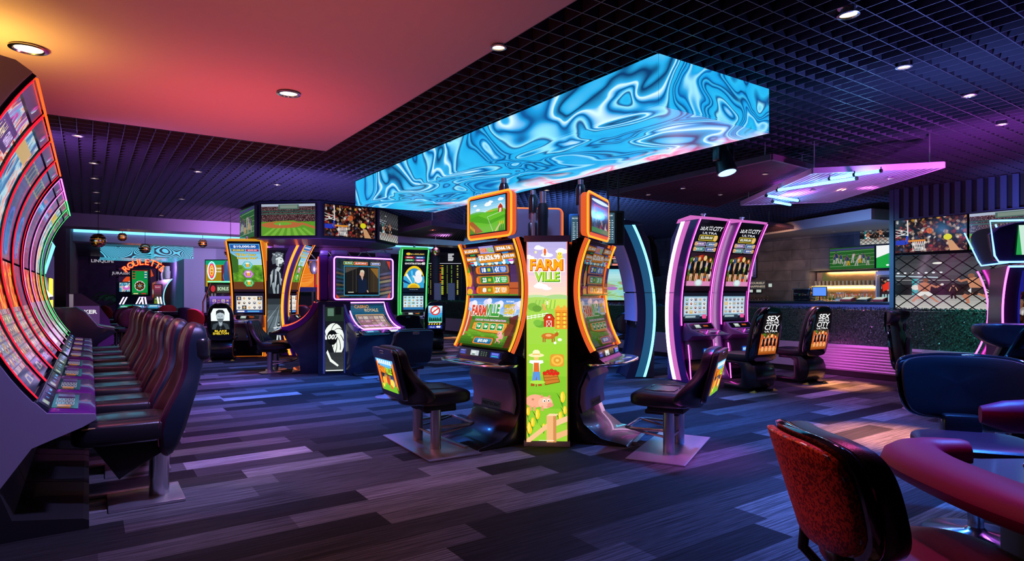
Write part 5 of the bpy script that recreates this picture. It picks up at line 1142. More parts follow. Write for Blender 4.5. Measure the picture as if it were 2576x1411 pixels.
def farm_lower(p, w, h):
    p.V(0,0,w,24,['#4a88d8','#8ab8ee','#b8d8f0'],6)
    for x, y, r in ((8,8,9),(38,5,8),(60,8,9),(84,14,10),(95,8,9)): p.E(x,y,r,r*.5,'#d8d4f4',14); p.E(x+4,y-2,r*.6,r*.4,'#eceaff',12)
    p.R(0,20,w,28,'#3c7a28'); p.E(30,22,14,4,'#4c9430',12); p.E(60,22,16,4,'#3a8428',12); p.R(0,26,w,h,'#5a8a2a'); p.V(0,38,w,h,['#7ab030','#4c8420','#2c5a18'],6)
    p.poly([(0,14),(12,18),(10,44),(0,48)],'#b84830'); p.poly([(3,15),(6,16),(5,46),(2,47)],'#e8c8a0'); p.poly([(84,22),(99,18),(99,56),(88,60),(90,40)],'#5a2c1c'); p.poly([(80,36),(86,28),(95,30),(92,42),(84,44)],'#7a3c24')
    p.T('FARM', 24, 14.6, 13, '#d83c18', 30, .05, out='#fff4e0', ow=.05); p.T('VILLE', 51, 14, 14, '#38a038', 26, .05, out='#fff4e0', ow=.05)
    p.T('FEATURING',82,3.6,1.8,'#ffffff',14,.03); p.T('MIGHTY',82,9,5,'#e8c020',19,.05,out='#5a2c08'); p.T('CASH',82,15,6,'#f0d040',19,.05,.1,out='#5a2c08'); p.T('UNLIMITED',82,20,2.2,'#f8f0d0',18,.03)
    p.T('CHOOSE YOUR DENOMINATION',50,26,2.4,'#f0d8f0',60,.03,out='#7a2858')
    p.poly([(18,29),(84,28),(85,33),(80,42),(40,41),(17,38)],'#8a4c14'); p.poly([(19,29.6),(83,28.8),(83.5,33),(79,41),(40,40.2),(18,37.4)],'#e8a038'); p.L(19,34,83,34,.4,'#b87020')
    for k, s in enumerate(('1¢','2¢','5¢','10¢')):
        x = 26+14*k; p.RR(x-.6,29.6,x+10.6,38,1.5,'#d8f0c8'); p.RR(x,30.1,x+10,37.5,1.3,'#1c8a3c'); p.RR(x+.8,30.8,x+9.2,34,1,'#2aa850'); p.T(s,x+5,33.9,4,'#ffffff',6.5,.05)
    p.E(78,46,6,5,'#f0a0a0',14); p.E(76,42,4.4,3.6,'#f8b0b0',12); p.E(73.5,42.6,1.8,1.4,'#e08888',8); p.E(75,41,.6,.7,'#201010',6); p.L(74,50,74,53,1.4,'#e89898'); p.L(81,50,81,53,1.4,'#e89898')
    for k in range(9): p.E(10+9*k,43+(k%3)*3,4,1.4,'#6aa82c',8)
    p.RR(30,47,70,56.5,2.5,'#7a3c10'); p.RR(31,47.6,69,56,2.2,'#d88a30'); p.RR(33.5,48.6,66.5,55,2,'#1c6a98'); p.RR(34.5,49.2,65.5,52,1.6,'#3a90b8'); p.T('$0.00',50,51.9,4.4,'#ffffff',19,.03,.1)
def hills(p, w, h):
    p.V(0,0,w,h*.42,['#38a0e0','#8ad0f0','#c8ecf8'],6)
    for x, y, r in ((15,12,6),(52,14,10),(60,10,7),(88,8,8),(24,22,6)): p.E(x,y,r,r*.35,'#ffffff',14); p.E(x-r*.2,y-r*.2,r*.5,r*.3,'#f4faff',10)
    p.E(20,34,30,8,'#6ab860',16); p.E(75,34,34,9,'#88c848',18); p.E(60,30,10,2.5,'#d8a848',12); p.R(0,30,w,h,'#58b828'); p.poly([(0,40),(40,30),(w,36),(w,h),(0,h)],'#68c030'); p.poly([(0,38),(25,34),(60,48),(w,40),(w,46),(60,56),(0,44)],'#50a824')
    p.L(52,40,92,33,.7,'#e8f4e0'); p.L(52,40,68,72,.7,'#e8f4e0'); p.poly([(0,46),(8,44),(40,70),(0,74)],'#a8602c'); p.poly([(82,22),(88,15),(94,22),(94,34),(82,34)],'#b8301c'); p.poly([(80,23),(88,14),(96,23),(95,24),(88,16.5),(81,24)],'#f0e8e0'); p.R(85,26,91,34,'#f0e8e0'); p.L(85,26,91,34,.6,'#b8301c')
    for k in range(4): p.poly([(1+4*k,72),(3+4*k,50+3*k),(5+4*k,72)],'#3a8a20'); p.E(3+4*k,56+3*k,1.2,4,'#e8c030',8)
    for k in range(3): p.poly([(84+5*k,72),(87+5*k,52),(89+5*k,72)],'#3a8a20'); p.E(87+5*k,56,1.2,4,'#e8c030',8)
    p.poly([(74,72),(88,56),(90,58),(78,72)],'#e8c898')
def party(p, w, h):
    p.V(0,0,w,h,['#2a4a8a','#5a2c78','#28385a','#386020'],8); p.R(10,14,90,30,'#a83a78'); p.R(20,18,80,26,'#6a6ad0'); p.E(50,34,26,10,'#5a8ad8',16); p.R(0,44,w,62,'@crowd'); p.E(50,6,50,4,'#d8f0ff',18); p.R(0,62,w,h,'#3a7a28')
def farm_machine(lab, ang, art_u, art_t, st, topper=True, logo=True):
    # ang: direction the machine faces, degrees in the camera frame (0 = ahead, clockwise to the right)
    a = math.radians(ang); n = (math.sin(a), math.cos(a)); loc = cw(PX+n[0]*.67, PD+n[1]*.67); rz = face(*n)
    t = thing('farm_slot_machine', lab, 'slot machine', loc, rz, 'farm game machines of the centre pod'); W = .94
    m = MB(); m.prism(FA.pts(0,1,18,-.02)+[(.08,1.93),(.16,1.9),(.19,1.2),(.14,.80)], -W/2+.015, W/2-.015); obj('screen_housing', m, 'screen_bezel', t)
    for s in (-1,1):
        m = MB(); x_ = s*(W/2-.004); BA_ = [(x_, *q) for q in FA.pts(-.01,1.01,26,.012)]; m.tube(BA_, .010, 8); obj('light_strip', m, 'neon_amber', t)
        m = MB(); m.tube([(s*(W/2+.020), *q) for q in FA.pts(-.01,1.01,26,-.014)], .018, 10); obj('side_trim', m, 'topper_glow', t)
    sw = W-.07
    for nm, ta, tb_, f, hh in (('lower_screen', .02, .475, farm_lower, 57), ('upper_screen', .50, .97, art_u, 54)):
        L_ = FA.len*(tb_-ta); p = Pic(100, hh); f(p, 100, hh); pic(nm, p, FA.fn(-sw/2, ta), t, sw, L_, 12, st)
    # body
    m = MB(); m.prism([(.02,.86),(-.06,.80),(-.04,.72),(.06,.66),(.13,.50),(.14,.34),(.07,.18),(-.10,.06),(-.33,.022),(-.35,0),(.30,0),(.30,1.9),(.22,1.9),(.16,1.2)], -W/2+.09, W/2-.09, 'x', 0, .008); obj('body', m, 'black_plastic', t)
    m = MB(); m.prism([(.046,.664),(.115,.50),(.125,.36),(.10,.27),(.06,.30),(.075,.40),(.065,.50),(.02,.60)], -W/2+.14, W/2-.14, 'x', 0, .006); fp = obj('front_panel', m, 'lavender_panel', t)
    if logo:
        p = Pic(60,24); p.R(0,0,60,24,(.05,.04,.07)); p.T('ARISTOCRAT', 30, 12, 11, '#020204', 56, .02)
        pic('maker_lettering', p, lambda u, v, h: (-.16+u, .058+.10*v-h*1.0, .30+v), fp, .32, .07, 1, .25, False)
    # slanted control panel and deck
    m = MB(); m.prism([(-.055,.868),(-.075,.80),(-.12,.765),(.1,.76),(.1,.88)], -W/2+.10, W/2-.10); cp = obj('control_panel', m, 'cabinet_navy', t)
    p = Pic(74,10); p.R(0,0,74,10,'#0c0a24'); p.R(2,1,14,9,'#2c2a7a'); p.T('HELP',8,3,1.6,'#a8b8ff',8,.02); p.R(4,5,12,8,'#4858c8'); p.R(22,1.2,36,8.8,'#c8d0d8'); p.R(24,2.6,31,5.6,'#e8f4f0'); p.R(25,6.6,30,8,'#1c6a3c')
    for k in range(3):
        for j in range(3): p.R(40+4*k,2+2.4*j,42+4*k,3+2.4*j,'#6a8a58')
    p.R(56,1,71,9,'#2a3a9a'); p.R(58,2,69,5,'#7080f0'); p.R(58,6,69,7.4,'#38c8d8'); pic('display_row', p, lambda u, v, h: (-.37+u, -.082+.25*v-h, .80+v*.97), cp, .74, .066, 1, .9)
    o_ = [(-.47,.03),(-.53,-.06),(-.51,-.16),(-.40,-.25),(-.2,-.30),(.2,-.30),(.40,-.25),(.51,-.16),(.53,-.06),(.47,.03)]
    m = MB(); m.prism(o_, .742, .764, 'z'); dk = obj('button_deck', m, 'gloss_black', t)
    m = MB(); m.tube([(x_, y_, .753) for x_, y_ in catmull(o_)], .013, 8); obj('deck_edge', m, 'chrome', dk)
    p = Pic(60,20); p.R(0,0,60,20,'#0c2014'); p.R(2,2,26,9,'#2a6a3a'); p.R(4,11,20,17,'#3a80c8'); p.R(30,2,56,8,'#284a2a'); p.R(30,10,44,17,'#6a6ad0'); p.R(46,10,56,17,'#c8d8e0'); p.l += 1
    pic('touch_panel', p, lambda u, v, h: (-.30+u, -.27+v, .7645+h), dk, .60, .16, 1, .55)
    m = MB(); m.tube([(-.36+.07*math.cos(k*.7)*(1+.2*math.sin(k)), -.15+.05*math.sin(k*.9), .768) for k in range(16)], .004, 6); obj('deck_ornament', m, 'chrome', dk)
    m = MB(); m.box(-.25,-.40,0,.25,-.36,.03); obj('floor_bracket', m, 'steel', t)
    if topper:
        tp = t
        # signs above the cabinet
        m = MB(); m.lathe([(.028,1.88),(.028,2.55)], (0,.22,0), 16); obj('topper_post', m, 'steel', t)
        m = MB(); m.lathe([(.05,2.30),(.05,2.46),(.035,2.50)], (0,.22,0), 16); obj('post_sleeve', m, 'black_plastic', t)
        m = MB(); R = rrect(-.36,1.955,.36,2.37,.05,5); m.slab(R, .08, lambda a_, b_, h: (a_, .11-h, b_), edge=.02, sh=.96); hs = obj('topper_housing', m, 'topper_glow', t)
        m = MB(); m.tube([(a_, .035, b_) for a_, b_ in rrect(-.365,1.95,.365,2.375,.055,5)], .010, 8, closed=True); obj('topper_light', m, 'neon_orange', t)
        m = MB(); m.box(-.31,.018,1.99,.31,.03,2.345); obj('topper_bezel', m, 'screen_bezel', t)
        m = MB(); R = rrect(-.33,1.97,.33,2.355,.04,4); m.slab(R, .02, lambda a_, b_, h: (a_, .115+h, b_), edge=.005, sh=.97); obj('topper_back', m, 'lavender_paint', t)
        p = Pic(100,72); art_t(p, 100, 72); pic('topper_screen', p, flatfn(-.30, .0165, 2.0), t, .60, .335, 1, .95)
        m = MB(); m.rbox(-.05,.15,1.88,.05,.24,2.2,.02); obj('topper_bracket', m, 'black_plastic', t)
    return t
farm_machine('farm slot machine facing left with a $2,626.99 prize screen and orange lights', -127, farm_upper(('$1,624.43','$366.16','$2,626.99','$30.00','18','23','8')), hills, 1.0)
farm_machine('farm slot machine facing right, its curved screens seen at an angle', 114, farm_upper(('$2,160.63','$283.12','$2,626.99','$30.00','29','12','11')), party, .36)  # low screen strength stands in for dimming at a slanted view
farm_machine('farm slot machine facing away, only the back of its sign in view', -6, farm_upper(('$1,624.43','$366.16','$2,626.99','$30.00','18','23','8')), hills, .8)
def banner(p, w, h):
    # drawn in the units of the panel: 260 wide, 1280 tall
    p.V(0,0,260,360,['#b0a8dc','#c4b4e0','#f0c8c8','#f8d8b8'],10)
    for x, y, r in ((80,40,34),(130,86,40),(20,100,30),(228,62,44),(90,285,46),(130,300,30)): p.E(x,y,r,r*.34,'#f4ecfa',16); p.E(x-8,y-8,r*.55,r*.32,'#fffafc',12)
    p.E(117,62,16,20,'#f4f0e8',14); p.E(117,62,9,20,'#e06030',10); p.poly([(110,80),(124,80),(121,88),(113,88)],'#a86a38'); p.E(58,66,8,9,'#e8e8a0',10)
    p.E(212,98,20,20,'#f8d040',16); p.E(212,80,17,15,'#fce060',14); p.E(206,78,2.5,3.5,'#382008',8); p.E(218,78,2.5,3.5,'#382008',8); p.poly([(208,84),(216,84),(212,90)],'#e87820')
    p.T('FARM', 128, 150, 78, '#c84010', 216, .06, out='#fff8ec', ow=.06); p.T('FARM', 126, 147, 72, '#f8a018', 208, .03); p.T('VILLE', 132, 226, 66, '#3c8a18', 164, .06, out='#fff8ec', ow=.06); p.T('VILLE', 130, 223, 60, '#a8d838', 156, .03)
    p.R(0,350,260,1280,'#9ccc48'); p.E(60,362,90,22,'#b8d8a0',18); p.E(200,364,90,26,'#a8d088',18); p.E(70,385,110,30,'#a8d060',18); p.E(210,400,110,34,'#c0dc58',18)
    for k in range(6): p.poly([(60+24*k,372),(66+24*k,372),(50+26*k,430),(40+26*k,430)],'#88c048')
    p.E(40,418,34,26,'#78b040',14); p.E(66,430,30,22,'#689c38',14); p.E(240,440,40,20,'#88b848',14); p.poly([(130,380),(136,380),(140,404),(126,404)],'#e8e0d0'); p.L(120,376,146,392,2,'#f0e8d8'); p.L(146,376,120,392,2,'#f0e8d8')
    p.poly([(100,400),(114,400),(126,440),(108,440)],'#e8a858'); p.R(0,450,260,1280,'#8cc83c'); p.V(0,450,260,1279,['#a0d050','#98d038','#78bc2c','#9cd038'],8)
    for k in range(6): p.R(4+24*k,474-k*4,8+24*k,500-k*4,'#f4f4f0')
    p.L(0,482,140,458,3.5,'#f8f8f4'); p.L(0,494,140,470,3.5,'#f8f8f4'); p.E(90,530,40,22,'#68a834',14); p.E(70,520,28,20,'#78b840',12)
    for x in (182,222):
        p.R(x,434,x+40,560,'#e8942c'); p.poly([(x-6,438),(x+20,404),(x+46,438)],'#f0a83c')
        for k in range(4): p.R(x+4,452+26*k,x+36,455+26*k,'#a85818'); p.E(x+20,466+26*k,8,9,'#f8d848',10)
    p.poly([(110,490),(128,466),(158,466),(178,492),(178,546),(110,546)],'#c8341c'); p.poly([(106,492),(126,463),(160,463),(182,494),(178,496),(158,468),(128,468),(110,496)],'#8a2818'); p.R(126,506,160,546,'#f4ece0'); p.R(129,509,157,546,'#b82c18'); p.L(129,509,157,546,3,'#f4ece0'); p.L(157,509,129,546,3,'#f4ece0'); p.E(144,484,8,7,'#f4ece0',10)
    p.E(140,605,46,20,'#c87028',16); p.poly([(178,590),(196,578),(206,590),(198,606),(180,606)],'#b86020'); p.L(186,580,178,572,3,'#e8d8a0'); p.L(200,580,208,572,3,'#e8d8a0')
    for x in (106,118,164,176): p.L(x,616,x,644,7,'#a85820')
    p.E(140,600,20,9,'#e8b068',10); p.E(212,628,14,10,'#f4f0e4',12); p.E(182,648,9,9,'#fcfcf4',10)
    # scarecrow clothes on a pole, hay bales
    p.L(62,690,62,930,7,'#8a5a28'); p.poly([(20,760),(104,760),(108,776),(84,784),(84,836),(42,836),(42,784),(16,776)],'#f4f4fa'); p.poly([(46,776),(78,776),(82,836),(44,836)],'#d8682c'); p.poly([(42,834),(84,834),(90,900),(70,904),(63,862),(54,904),(34,900)],'#5a90d8'); p.poly([(30,898),(52,900),(50,926),(26,926)],'#a8501c'); p.poly([(72,900),(94,896),(98,924),(74,926)],'#a8501c'); p.E(62,748,16,14,'#e8c070',14); p.E(62,728,50,13,'#f4e4a8',20); p.E(62,712,24,20,'#f8ecc0',16); p.R(39,718,85,726,'#e0b860')
    p.RR(150,720,240,800,16,'#d89a30'); p.E(196,760,38,34,'#f0b848',20); p.E(196,760,24,21,'#d89a30',18); p.E(196,760,11,9,'#f0c860',14)
    # crate of tomatoes on the grass
    p.poly([(104,850),(196,838),(214,900),(118,920)],'#8a4c14'); p.poly([(108,856),(196,845),(209,896),(121,913)],'#c8782c'); p.L(112,872,202,862,3,'#8a4c14'); p.L(116,890,206,880,3,'#8a4c14')
    for x, y in ((116,842),(138,832),(160,826),(182,832),(150,842),(172,844),(196,842)): p.E(x,y,14,13,'#d8281c',12); p.poly([(x-6,y-10),(x,y-14),(x+6,y-10),(x,y-6)],'#3c8a20')
    p.E(70,900,50,12,'#a8dc48',14)
    # piglet
    p.E(55,1020,62,42,'#f0a888',20); p.E(120,1030,46,38,'#f8b898',18); p.E(152,1044,20,15,'#e89880',14); p.E(112,1018,9,11,'#ffffff',10); p.E(140,1016,8,10,'#ffffff',10); p.E(114,1020,4,6,'#2a1410',8); p.E(141,1018,4,6,'#2a1410',8); p.poly([(88,1000),(96,976),(110,996)],'#e89078'); p.poly([(134,992),(150,978),(154,1000)],'#e89078'); p.L(126,1056,146,1058,3,'#b85a48'); p.E(40,1010,9,7,'#c88068',8)
    for x in (24,50,100): p.L(x,1050,x,1082,14,'#e89a7c')
    # corn
    for x, y, s in ((20,1200,1.3),(70,1110,1.1),(230,1000,1.2),(216,1120,1.0),(40,1160,1),(110,1190,.8),(244,1080,.9),(10,1090,.9)):
        for k, dx in enumerate((-34,-18,16,34)): p.poly([(x,y+50*s),(x+dx*s*.5,y),(x+dx*s,y-30*s),(x+dx*s*.2+6,y+10*s)],('#2c6a1c','#4c9428','#3a8020','#5ca834')[k])
        p.E(x,y-6*s,13*s,30*s,'#f8c828',14); p.E(x-4*s,y-8*s,5*s,22*s,'#fce060',10)
    p.R(128,1112,190,1280,'#e8b078'); p.R(170,1112,190,1280,'#c88850'); p.poly([(128,1112),(146,1098),(204,1098),(190,1112)],'#f8d0a0'); p.poly([(0,1262),(130,1160),(130,1196),(24,1280),(0,1280)],'#f0bc88'); p.poly([(190,1138),(260,1110),(260,1146),(190,1176)],'#f0c090'); p.poly([(190,1222),(260,1196),(260,1232),(190,1262)],'#e8b078')
    p.L(80,1268,176,1268,3,'#f8f8e8')
t = thing('banner_light_box', 'tall glowing farm picture column between the two orange-lit machines', 'light box', cw(.322, 5.66), face(-.06,-1))
m = MB(); m.box(-.195,.004,.045,.195,.06,1.90); obj('box', m, 'cabinet_navy', t)
for s in (-1,1): m = MB(); m.box(s*.197-.008,-.006,.045,s*.197+.008,.02,1.90); obj('side_rail', m, 'matte_black', t)
m = MB(); m.box(-.212,-.012,1.885,.212,.07,1.94); obj('top_cap', m, 'lavender_paint', t)
m = MB(); m.box(-.212,-.012,0,.212,.07,.048); obj('bottom_cap', m, 'lavender_paint', t)
p = Pic(260,1280); banner(p, 260, 1280); pic('lit_picture', p, flatfn(-.186, .0005, .05), t, .372, 1.832, 1, 1.12, False)
for s in (-1,1): m = MB(); m.box(s*.1865-.003,-.002,.05,s*.1865+.003,.004,1.885); obj('light_edge', m, 'yellow_light' if 0 else 'topper_glow', t)
t = thing('pod_core', 'dark centre cabinet with black post behind the glowing farm column', 'cabinet', cw(.32, 6.36), face(-.06,-1))
m = MB(); m.prism([(-.19,-.60),(.19,-.60),(.19,-.4),(.24,-.2),(.08,.27),(-.08,.27),(-.24,-.2),(-.19,-.4)], 0, 1.85, 'z'); obj('cabinet', m, 'black_plastic', t)
m = MB(); m.lathe([(.052,1.85),(.052,2.18),(.055,2.2),(.055,2.30),(.04,2.34)], (0,0,0), 20); obj('post', m, 'matte_black', t)
m = MB(); m.lathe([(.034,2.34),(.034,2.46)], (0,0,0), 16); obj('conduit', m, 'steel', t)

# ---------------- tall crescent machines
CA = Arc((-.17,.0), (.02,1.30), (-.38,2.58))
def crescent(lab, loc, rz, sty, art1, art2, W=.70, logo=False, grp=None, st=.95, dim=False, dep=1.0, sb=.04):
    t = thing('crescent_slot_machine', lab, 'slot machine', loc, rz, grp); D = .34; t0 = CA.tz(.95); tm = CA.tz(1.44); tt = CA.tz(2.52)
    side, strip, thin, trim = sty
    x0, x1 = -W/2, W/2
    m = MB(); m.prism(CA.pts(CA.tz(.02),1,24,-.03)+[(-.2,2.62),(.05-.2*(1-dep),2.56),(.28*dep-.06,2.3),(.06+.24*dep,1.6),(.06+.24*dep,.02)], x0+.03, x1-.03); obj('cabinet', m, trim, t)
    for s in (-1,1):
        xa = s*(W/2-.026); xa0, xa1 = min(xa, xa+s*.026), max(xa, xa+s*.026)
        m = MB(); CA.bandz(m, xa0, xa1, .005, 2.56, -.30*dep, .02); obj('side_panel', m, trim, t)
        for nm, h0, h1, mt_ in (('light_band', -.29*dep, (-.29+sb)*dep, strip), ('glow_band', (-.28+sb)*dep, -.12*dep, side)):
            for (a_, b_) in ((.03, 1.42), (1.43, 2.55)):
                m = MB(); CA.bandz(m, s*W/2-.001 if s > 0 else s*W/2-.008, s*W/2+.008 if s > 0 else s*W/2+.001, a_, b_, h0, h1); obj(nm, m, mt_, t)
        m = MB(); CA.tube(m, s*(W/2-.035), t0-.02, 1.0, .008, .03); obj('front_light', m, thin, t)
    m = MB(); a_ = CA.at(1.0, .0); m.prism([(a_[0]+.02,a_[1]-.03),(a_[0]-.02,a_[1]+.015),(-.2,2.64),(.06,2.6),(.1,2.54)], x0+.02, x1-.02, 'x', 0, .006); obj('top_cap', m, side if not dim else trim, t)
    m = MB(); m.lathe([(.03,0),(.03,.03),(.045,.035),(.045,.05)], (0,-.15,2.64), 14); obj('beacon', m, 'steel', t)
    if dim:
        m = MB(); CA.bandz(m, x0+.0, x1, .95, 1.42, .02, .055); CA.bandz(m, x0+.0, x1, 1.44, 2.56, .02, .055); obj('front_frame', m, 'canopy_lavender', t)
        m = MB()
        m.prism([(.43,1.7),(.36,2.2),(.25,2.38),(.255,2.39),(.37,2.21),(.44,1.7)], -W/2+.1, W/2-.1); obj('rear_panel', m, 'matte_black', t)
        return t
    m = MB(); CA.band(m, x0+.045, x1-.045, t0-.01, .995, -.02, .012); obj('screen_frame', m, 'screen_bezel', t)
    sw = W-.15
    for nm, a_, b_, art in (('lower_screen', t0+.005, tm-.006, art2), ('upper_screen', tm+.008, tt, art1)):
        L_ = CA.len*(b_-a_); f0 = CA.fn(-sw/2, a_); H_ = 60*L_/sw; p = Pic(60, H_); art(p, 60, H_); pic(nm, p, (lambda f: lambda u, v, h: f(u, v, h+.014))(f0), t, sw, L_, 12, st)
    m = MB(); m.prism([(-.02,.94),(-.07,.93),(-.16,.84),(-.40,.775),(-.44,.765),(-.44,.75),(-.20,.74),(-.10,.66),(.05,.64)], x0+.07, x1-.07, 'x', 0, .006); dk = obj('button_deck', m, 'purple_panel', t)
    m = MB(); m.rbox(x0+.10,-.205,.80,x1-.10,-.20,.81,.001); 
    p = Pic(50,12); p.R(0,0,50,12,'#0c0a14'); p.R(10,2,22,10,'#a8b8b0'); p.R(12,3.4,20,7,'#e8f4f0'); p.R(28,3,40,8,'#3a1c10'); p.R(29,4,39,7,'#c85828'); pic('card_display', p, lambda u, v, h: (-.25+u, -.158+v*.62-h*.7, .846+v*.66+h*.7), dk, .5, .12, 1, .8)
    p = Pic(50,16); p.R(0,0,50,16,'#141020'); p.R(3,3,20,13,'#6a4a9a'); p.R(24,3,46,8,'#a890c8'); p.R(24,10,46,14,'#38285a'); pic('button_panel', p, lambda u, v, h: (-.24+u, -.40+v*.93, .779+v*.25+h), dk, .48, .2, 1, .6)
    m = MB(); m.prism([(-.08,.66),(-.14,.55),(-.16,.40),(-.15,.36),(.0,.36),(.0,.66)], x0+.10, x1-.10, 'x', 0, .012); lp = obj('lower_panel', m, 'counter_front', t)
    m = MB(); m.prism([(-.12,.36),(-.16,.34),(-.16,.02),(.1,.02),(.1,.36)], x0+.04, x1-.04); obj('base', m, 'gloss_black', t)
    if logo:
        p = Pic(20,16); p.R(0,0,20,16,'#1c4ab8'); p.RR(2,3,18,13,2,'#4aa8e8'); p.T('IGT',10,8,6,'#eaf6ff',12,.04); pic('maker_badge', p, lambda u, v, h: (-.0+u, -.155-.03*v-h-.004, .44+v), lp, .12, .09, 1, .9)
        m = MB(); m.prism([(-.166,.37),(-.16,.50),(-.155,.50),(-.155,.37)], x0+.13, x1-.13); 
    m = MB(); bar(m, (x0+.05,-.19,.02), (x0+.05,-.16,.36), .008); bar(m, (x0+.05,-.16,.36), (x0+.05,-.13,.60), .008); obj('base_light', m, thin, t)
    m = MB(); bar(m, (x1-.05,-.19,.02), (x1-.05,-.16,.36), .008); bar(m, (x1-.05,-.16,.36), (x1-.05,-.13,.60), .008); obj('base_light', m, thin, t)
    return t
PK = ('pink_glow','neon_hot','neon_pink','violet_gloss')
def city_up(vals):
    def f(p, w, h):
        p.R(0,0,w,h,'#08060a'); p.T('SEX',15,9,8,'#e8e8ec',18,.02,.15); p.T('AND',29,6.5,3,'#e8e8ec',9,.01); p.T('THE',29,11,3,'#e8e8ec',9,.01); p.T('CITY',46,9,8,'#e8e8ec',22,.02,.15); p.T('ULTRA',31,17.5,4,'#d8d8e0',34,.02)
        p.RR(9,21,52,31,1.5,'#e0c040'); p.RR(10,22,51,30,1.2,'#5a5210'); p.T(vals[0],27,26,5,'#f8f8e8',28,.03); p.E(48,26,5,5.6,'#e8c040',12); p.E(48,25.5,3,4,'#e8b890',10)
        for k, (v, c) in enumerate(zip(vals[1:], ('#7a5a98','#4a6a98','#28787a','#48589a'))):
            x = 4+27*(k%2); y = 33+9*(k//2); p.RR(x,y,x+25,y+7.4,1.2,'#c8c8d0'); p.RR(x+.6,y+.6,x+24.4,y+6.8,1,c); p.T(v,x+13,y+3.8,3.2,'#ffffff',15,.02); p.E(x+(2.5 if k%2==0 else 22.5),y+3.7,3.2,3.8,'#d8a060',10)
        b = 52; p.R(2,b,58,h*.86,'@bokeh'); p.poly([(2,b),(58,b),(58,b+8),(30,b+3),(2,b+10)],'#2c1420'); fourwomen(p, 3, b+2, 54, h*.86-b-2); p.R(2,h*.86,58,h*.93,'#d88ab8')
        p.E(30,h*.885,9,6.5,'#b8d0d0',14); p.E(30,h*.88,6,4.5,'#d8ecec',12); p.R(0,h*.93,w,h,'#180c18')
    return f
def city_low(s):
    def f(p, w, h): p.R(0,0,w,h,'#141828'); p.R(2,6,58,h-8,'#8ab0c8'); reels(p, 4, 8, 52, h-20, 5, 4, ('#e8e8f0','#a8c8e0','#d8c088','#c8d8e8'), '#c8d8e4', s); p.R(4,h-10,40,h-4,'#2c3a4a'); p.R(6,h-9,30,h-6,'#a8c0c8'); p.RR(46,h-11,56,h-4,1.5,'#e85898')
    return f
mloc = cw(2.94+.05, 9.83+.15); crescent('pink-lit crescent slot machine showing $2,500.00 and four women, the nearer one', mloc, face(.5,-.866), PK, city_up(('$2,500.00','$100.00','$50.00','$20.00','$10.00')), city_low(3), .72, True, 'pink-lit crescent machines', sb=.065)
m2 = cw(2.99+.88*.9, 9.98+.51*.9); crescent('pink-lit crescent slot machine on the right of the pair, nearer the bar', m2, face(.5,-.866), PK, city_up(('$2,500.00','$200.00','$100.00','$40.00','$20.00')), city_low(8), .72, True, 'pink-lit crescent machines', sb=.065)
CY = ('cyan_glow','neon_cyan','lavender_paint','cabinet_navy')
crescent('dark blue crescent machine with a cyan light curve, seen from its side', cw(2.05,10.55), face(-1,-.06), CY, None, None, .72, dim=True)
OR = ('printed_side','neon_amber','neon_amber','orange_side'); VO = ('violet_strip','neon_amber','neon_amber','violet_gloss')
def honey(p, w, h):
    p.V(0,0,w,h*.55,['#4a9ad8','#8ac8e8','#d8e8e0'],5); p.R(0,h*.45,w,h*.8,'@grassart'); p.R(0,h*.8,w,h,'#6a3c20'); p.poly([(0,h*.2),(14,h*.3),(12,h*.6),(0,h*.62)],'#3c6a28')
    p.R(2,2,58,11,'#1c58b0'); p.T('$10,000.00',30,6.6,6,'#ffffff',44,.03); p.R(3,12,30,17,'#6a6020'); p.T('$2,000.00',17,14.6,3.4,'#f8e8a0',22,.03); p.R(32,12,57,17,'#a81c48'); p.T('$200.00',44,14.6,3,'#ffd8e0',18,.03)
    p.T("'I'll Be Your",30,24,6,'#e8c838',40,.04,out='#3a2408'); p.T('Honey Bee"',32,32,6.4,'#e8c838',40,.04,out='#3a2408')
    for k, (c, d) in enumerate((('#4ab8c8','#a8e0d8'),('#b868c8','#e0a8e8'),('#38a860','#98e0a0'))):
        y = 47+19*k
        for r, cc_ in ((10,c),(8,d),(6.5,c)): p.poly([(31+r*1.1*math.cos(a*PI/3),y+r*.9*math.sin(a*PI/3)) for a in range(6)],cc_)
        p.RR(28,y-4,34.5,y+4,1,'#f0b030'); p.E(31,y-4,4,1.6,'#fff8e0',8)
    p.R(0,h-5,w,h,'#2c1828')
def bw_low(p, w, h): p.R(0,0,w,h,'#1c1830'); reels(p, 4, 6, 52, h-14, 5, 3, ('#f4f0e8','#2c3a58','#e8e0d8','#f4f0e8'), '#e8e4dc', 4); p.R(4,h-7,56,h-2,'#2848a0'); p.R(6,h-6,20,h-3,'#e8e8f0'); p.R(26,h-6,50,h-3,'#58a8e0')
b1 = pd(627, 13.9); crescent('orange-lit crescent slot machine with a $10,000.00 screen, behind the portrait chair', b1, face(.10,-.99), OR, honey, bw_low, .80, True, dep=.9, sb=.05)
b2 = pd(738, 14.2); crescent('orange and violet crescent machine turned sideways beside the singer poster', b2, face(.99,.02), VO, honey, bw_low, .70, dep=.45, sb=.12)
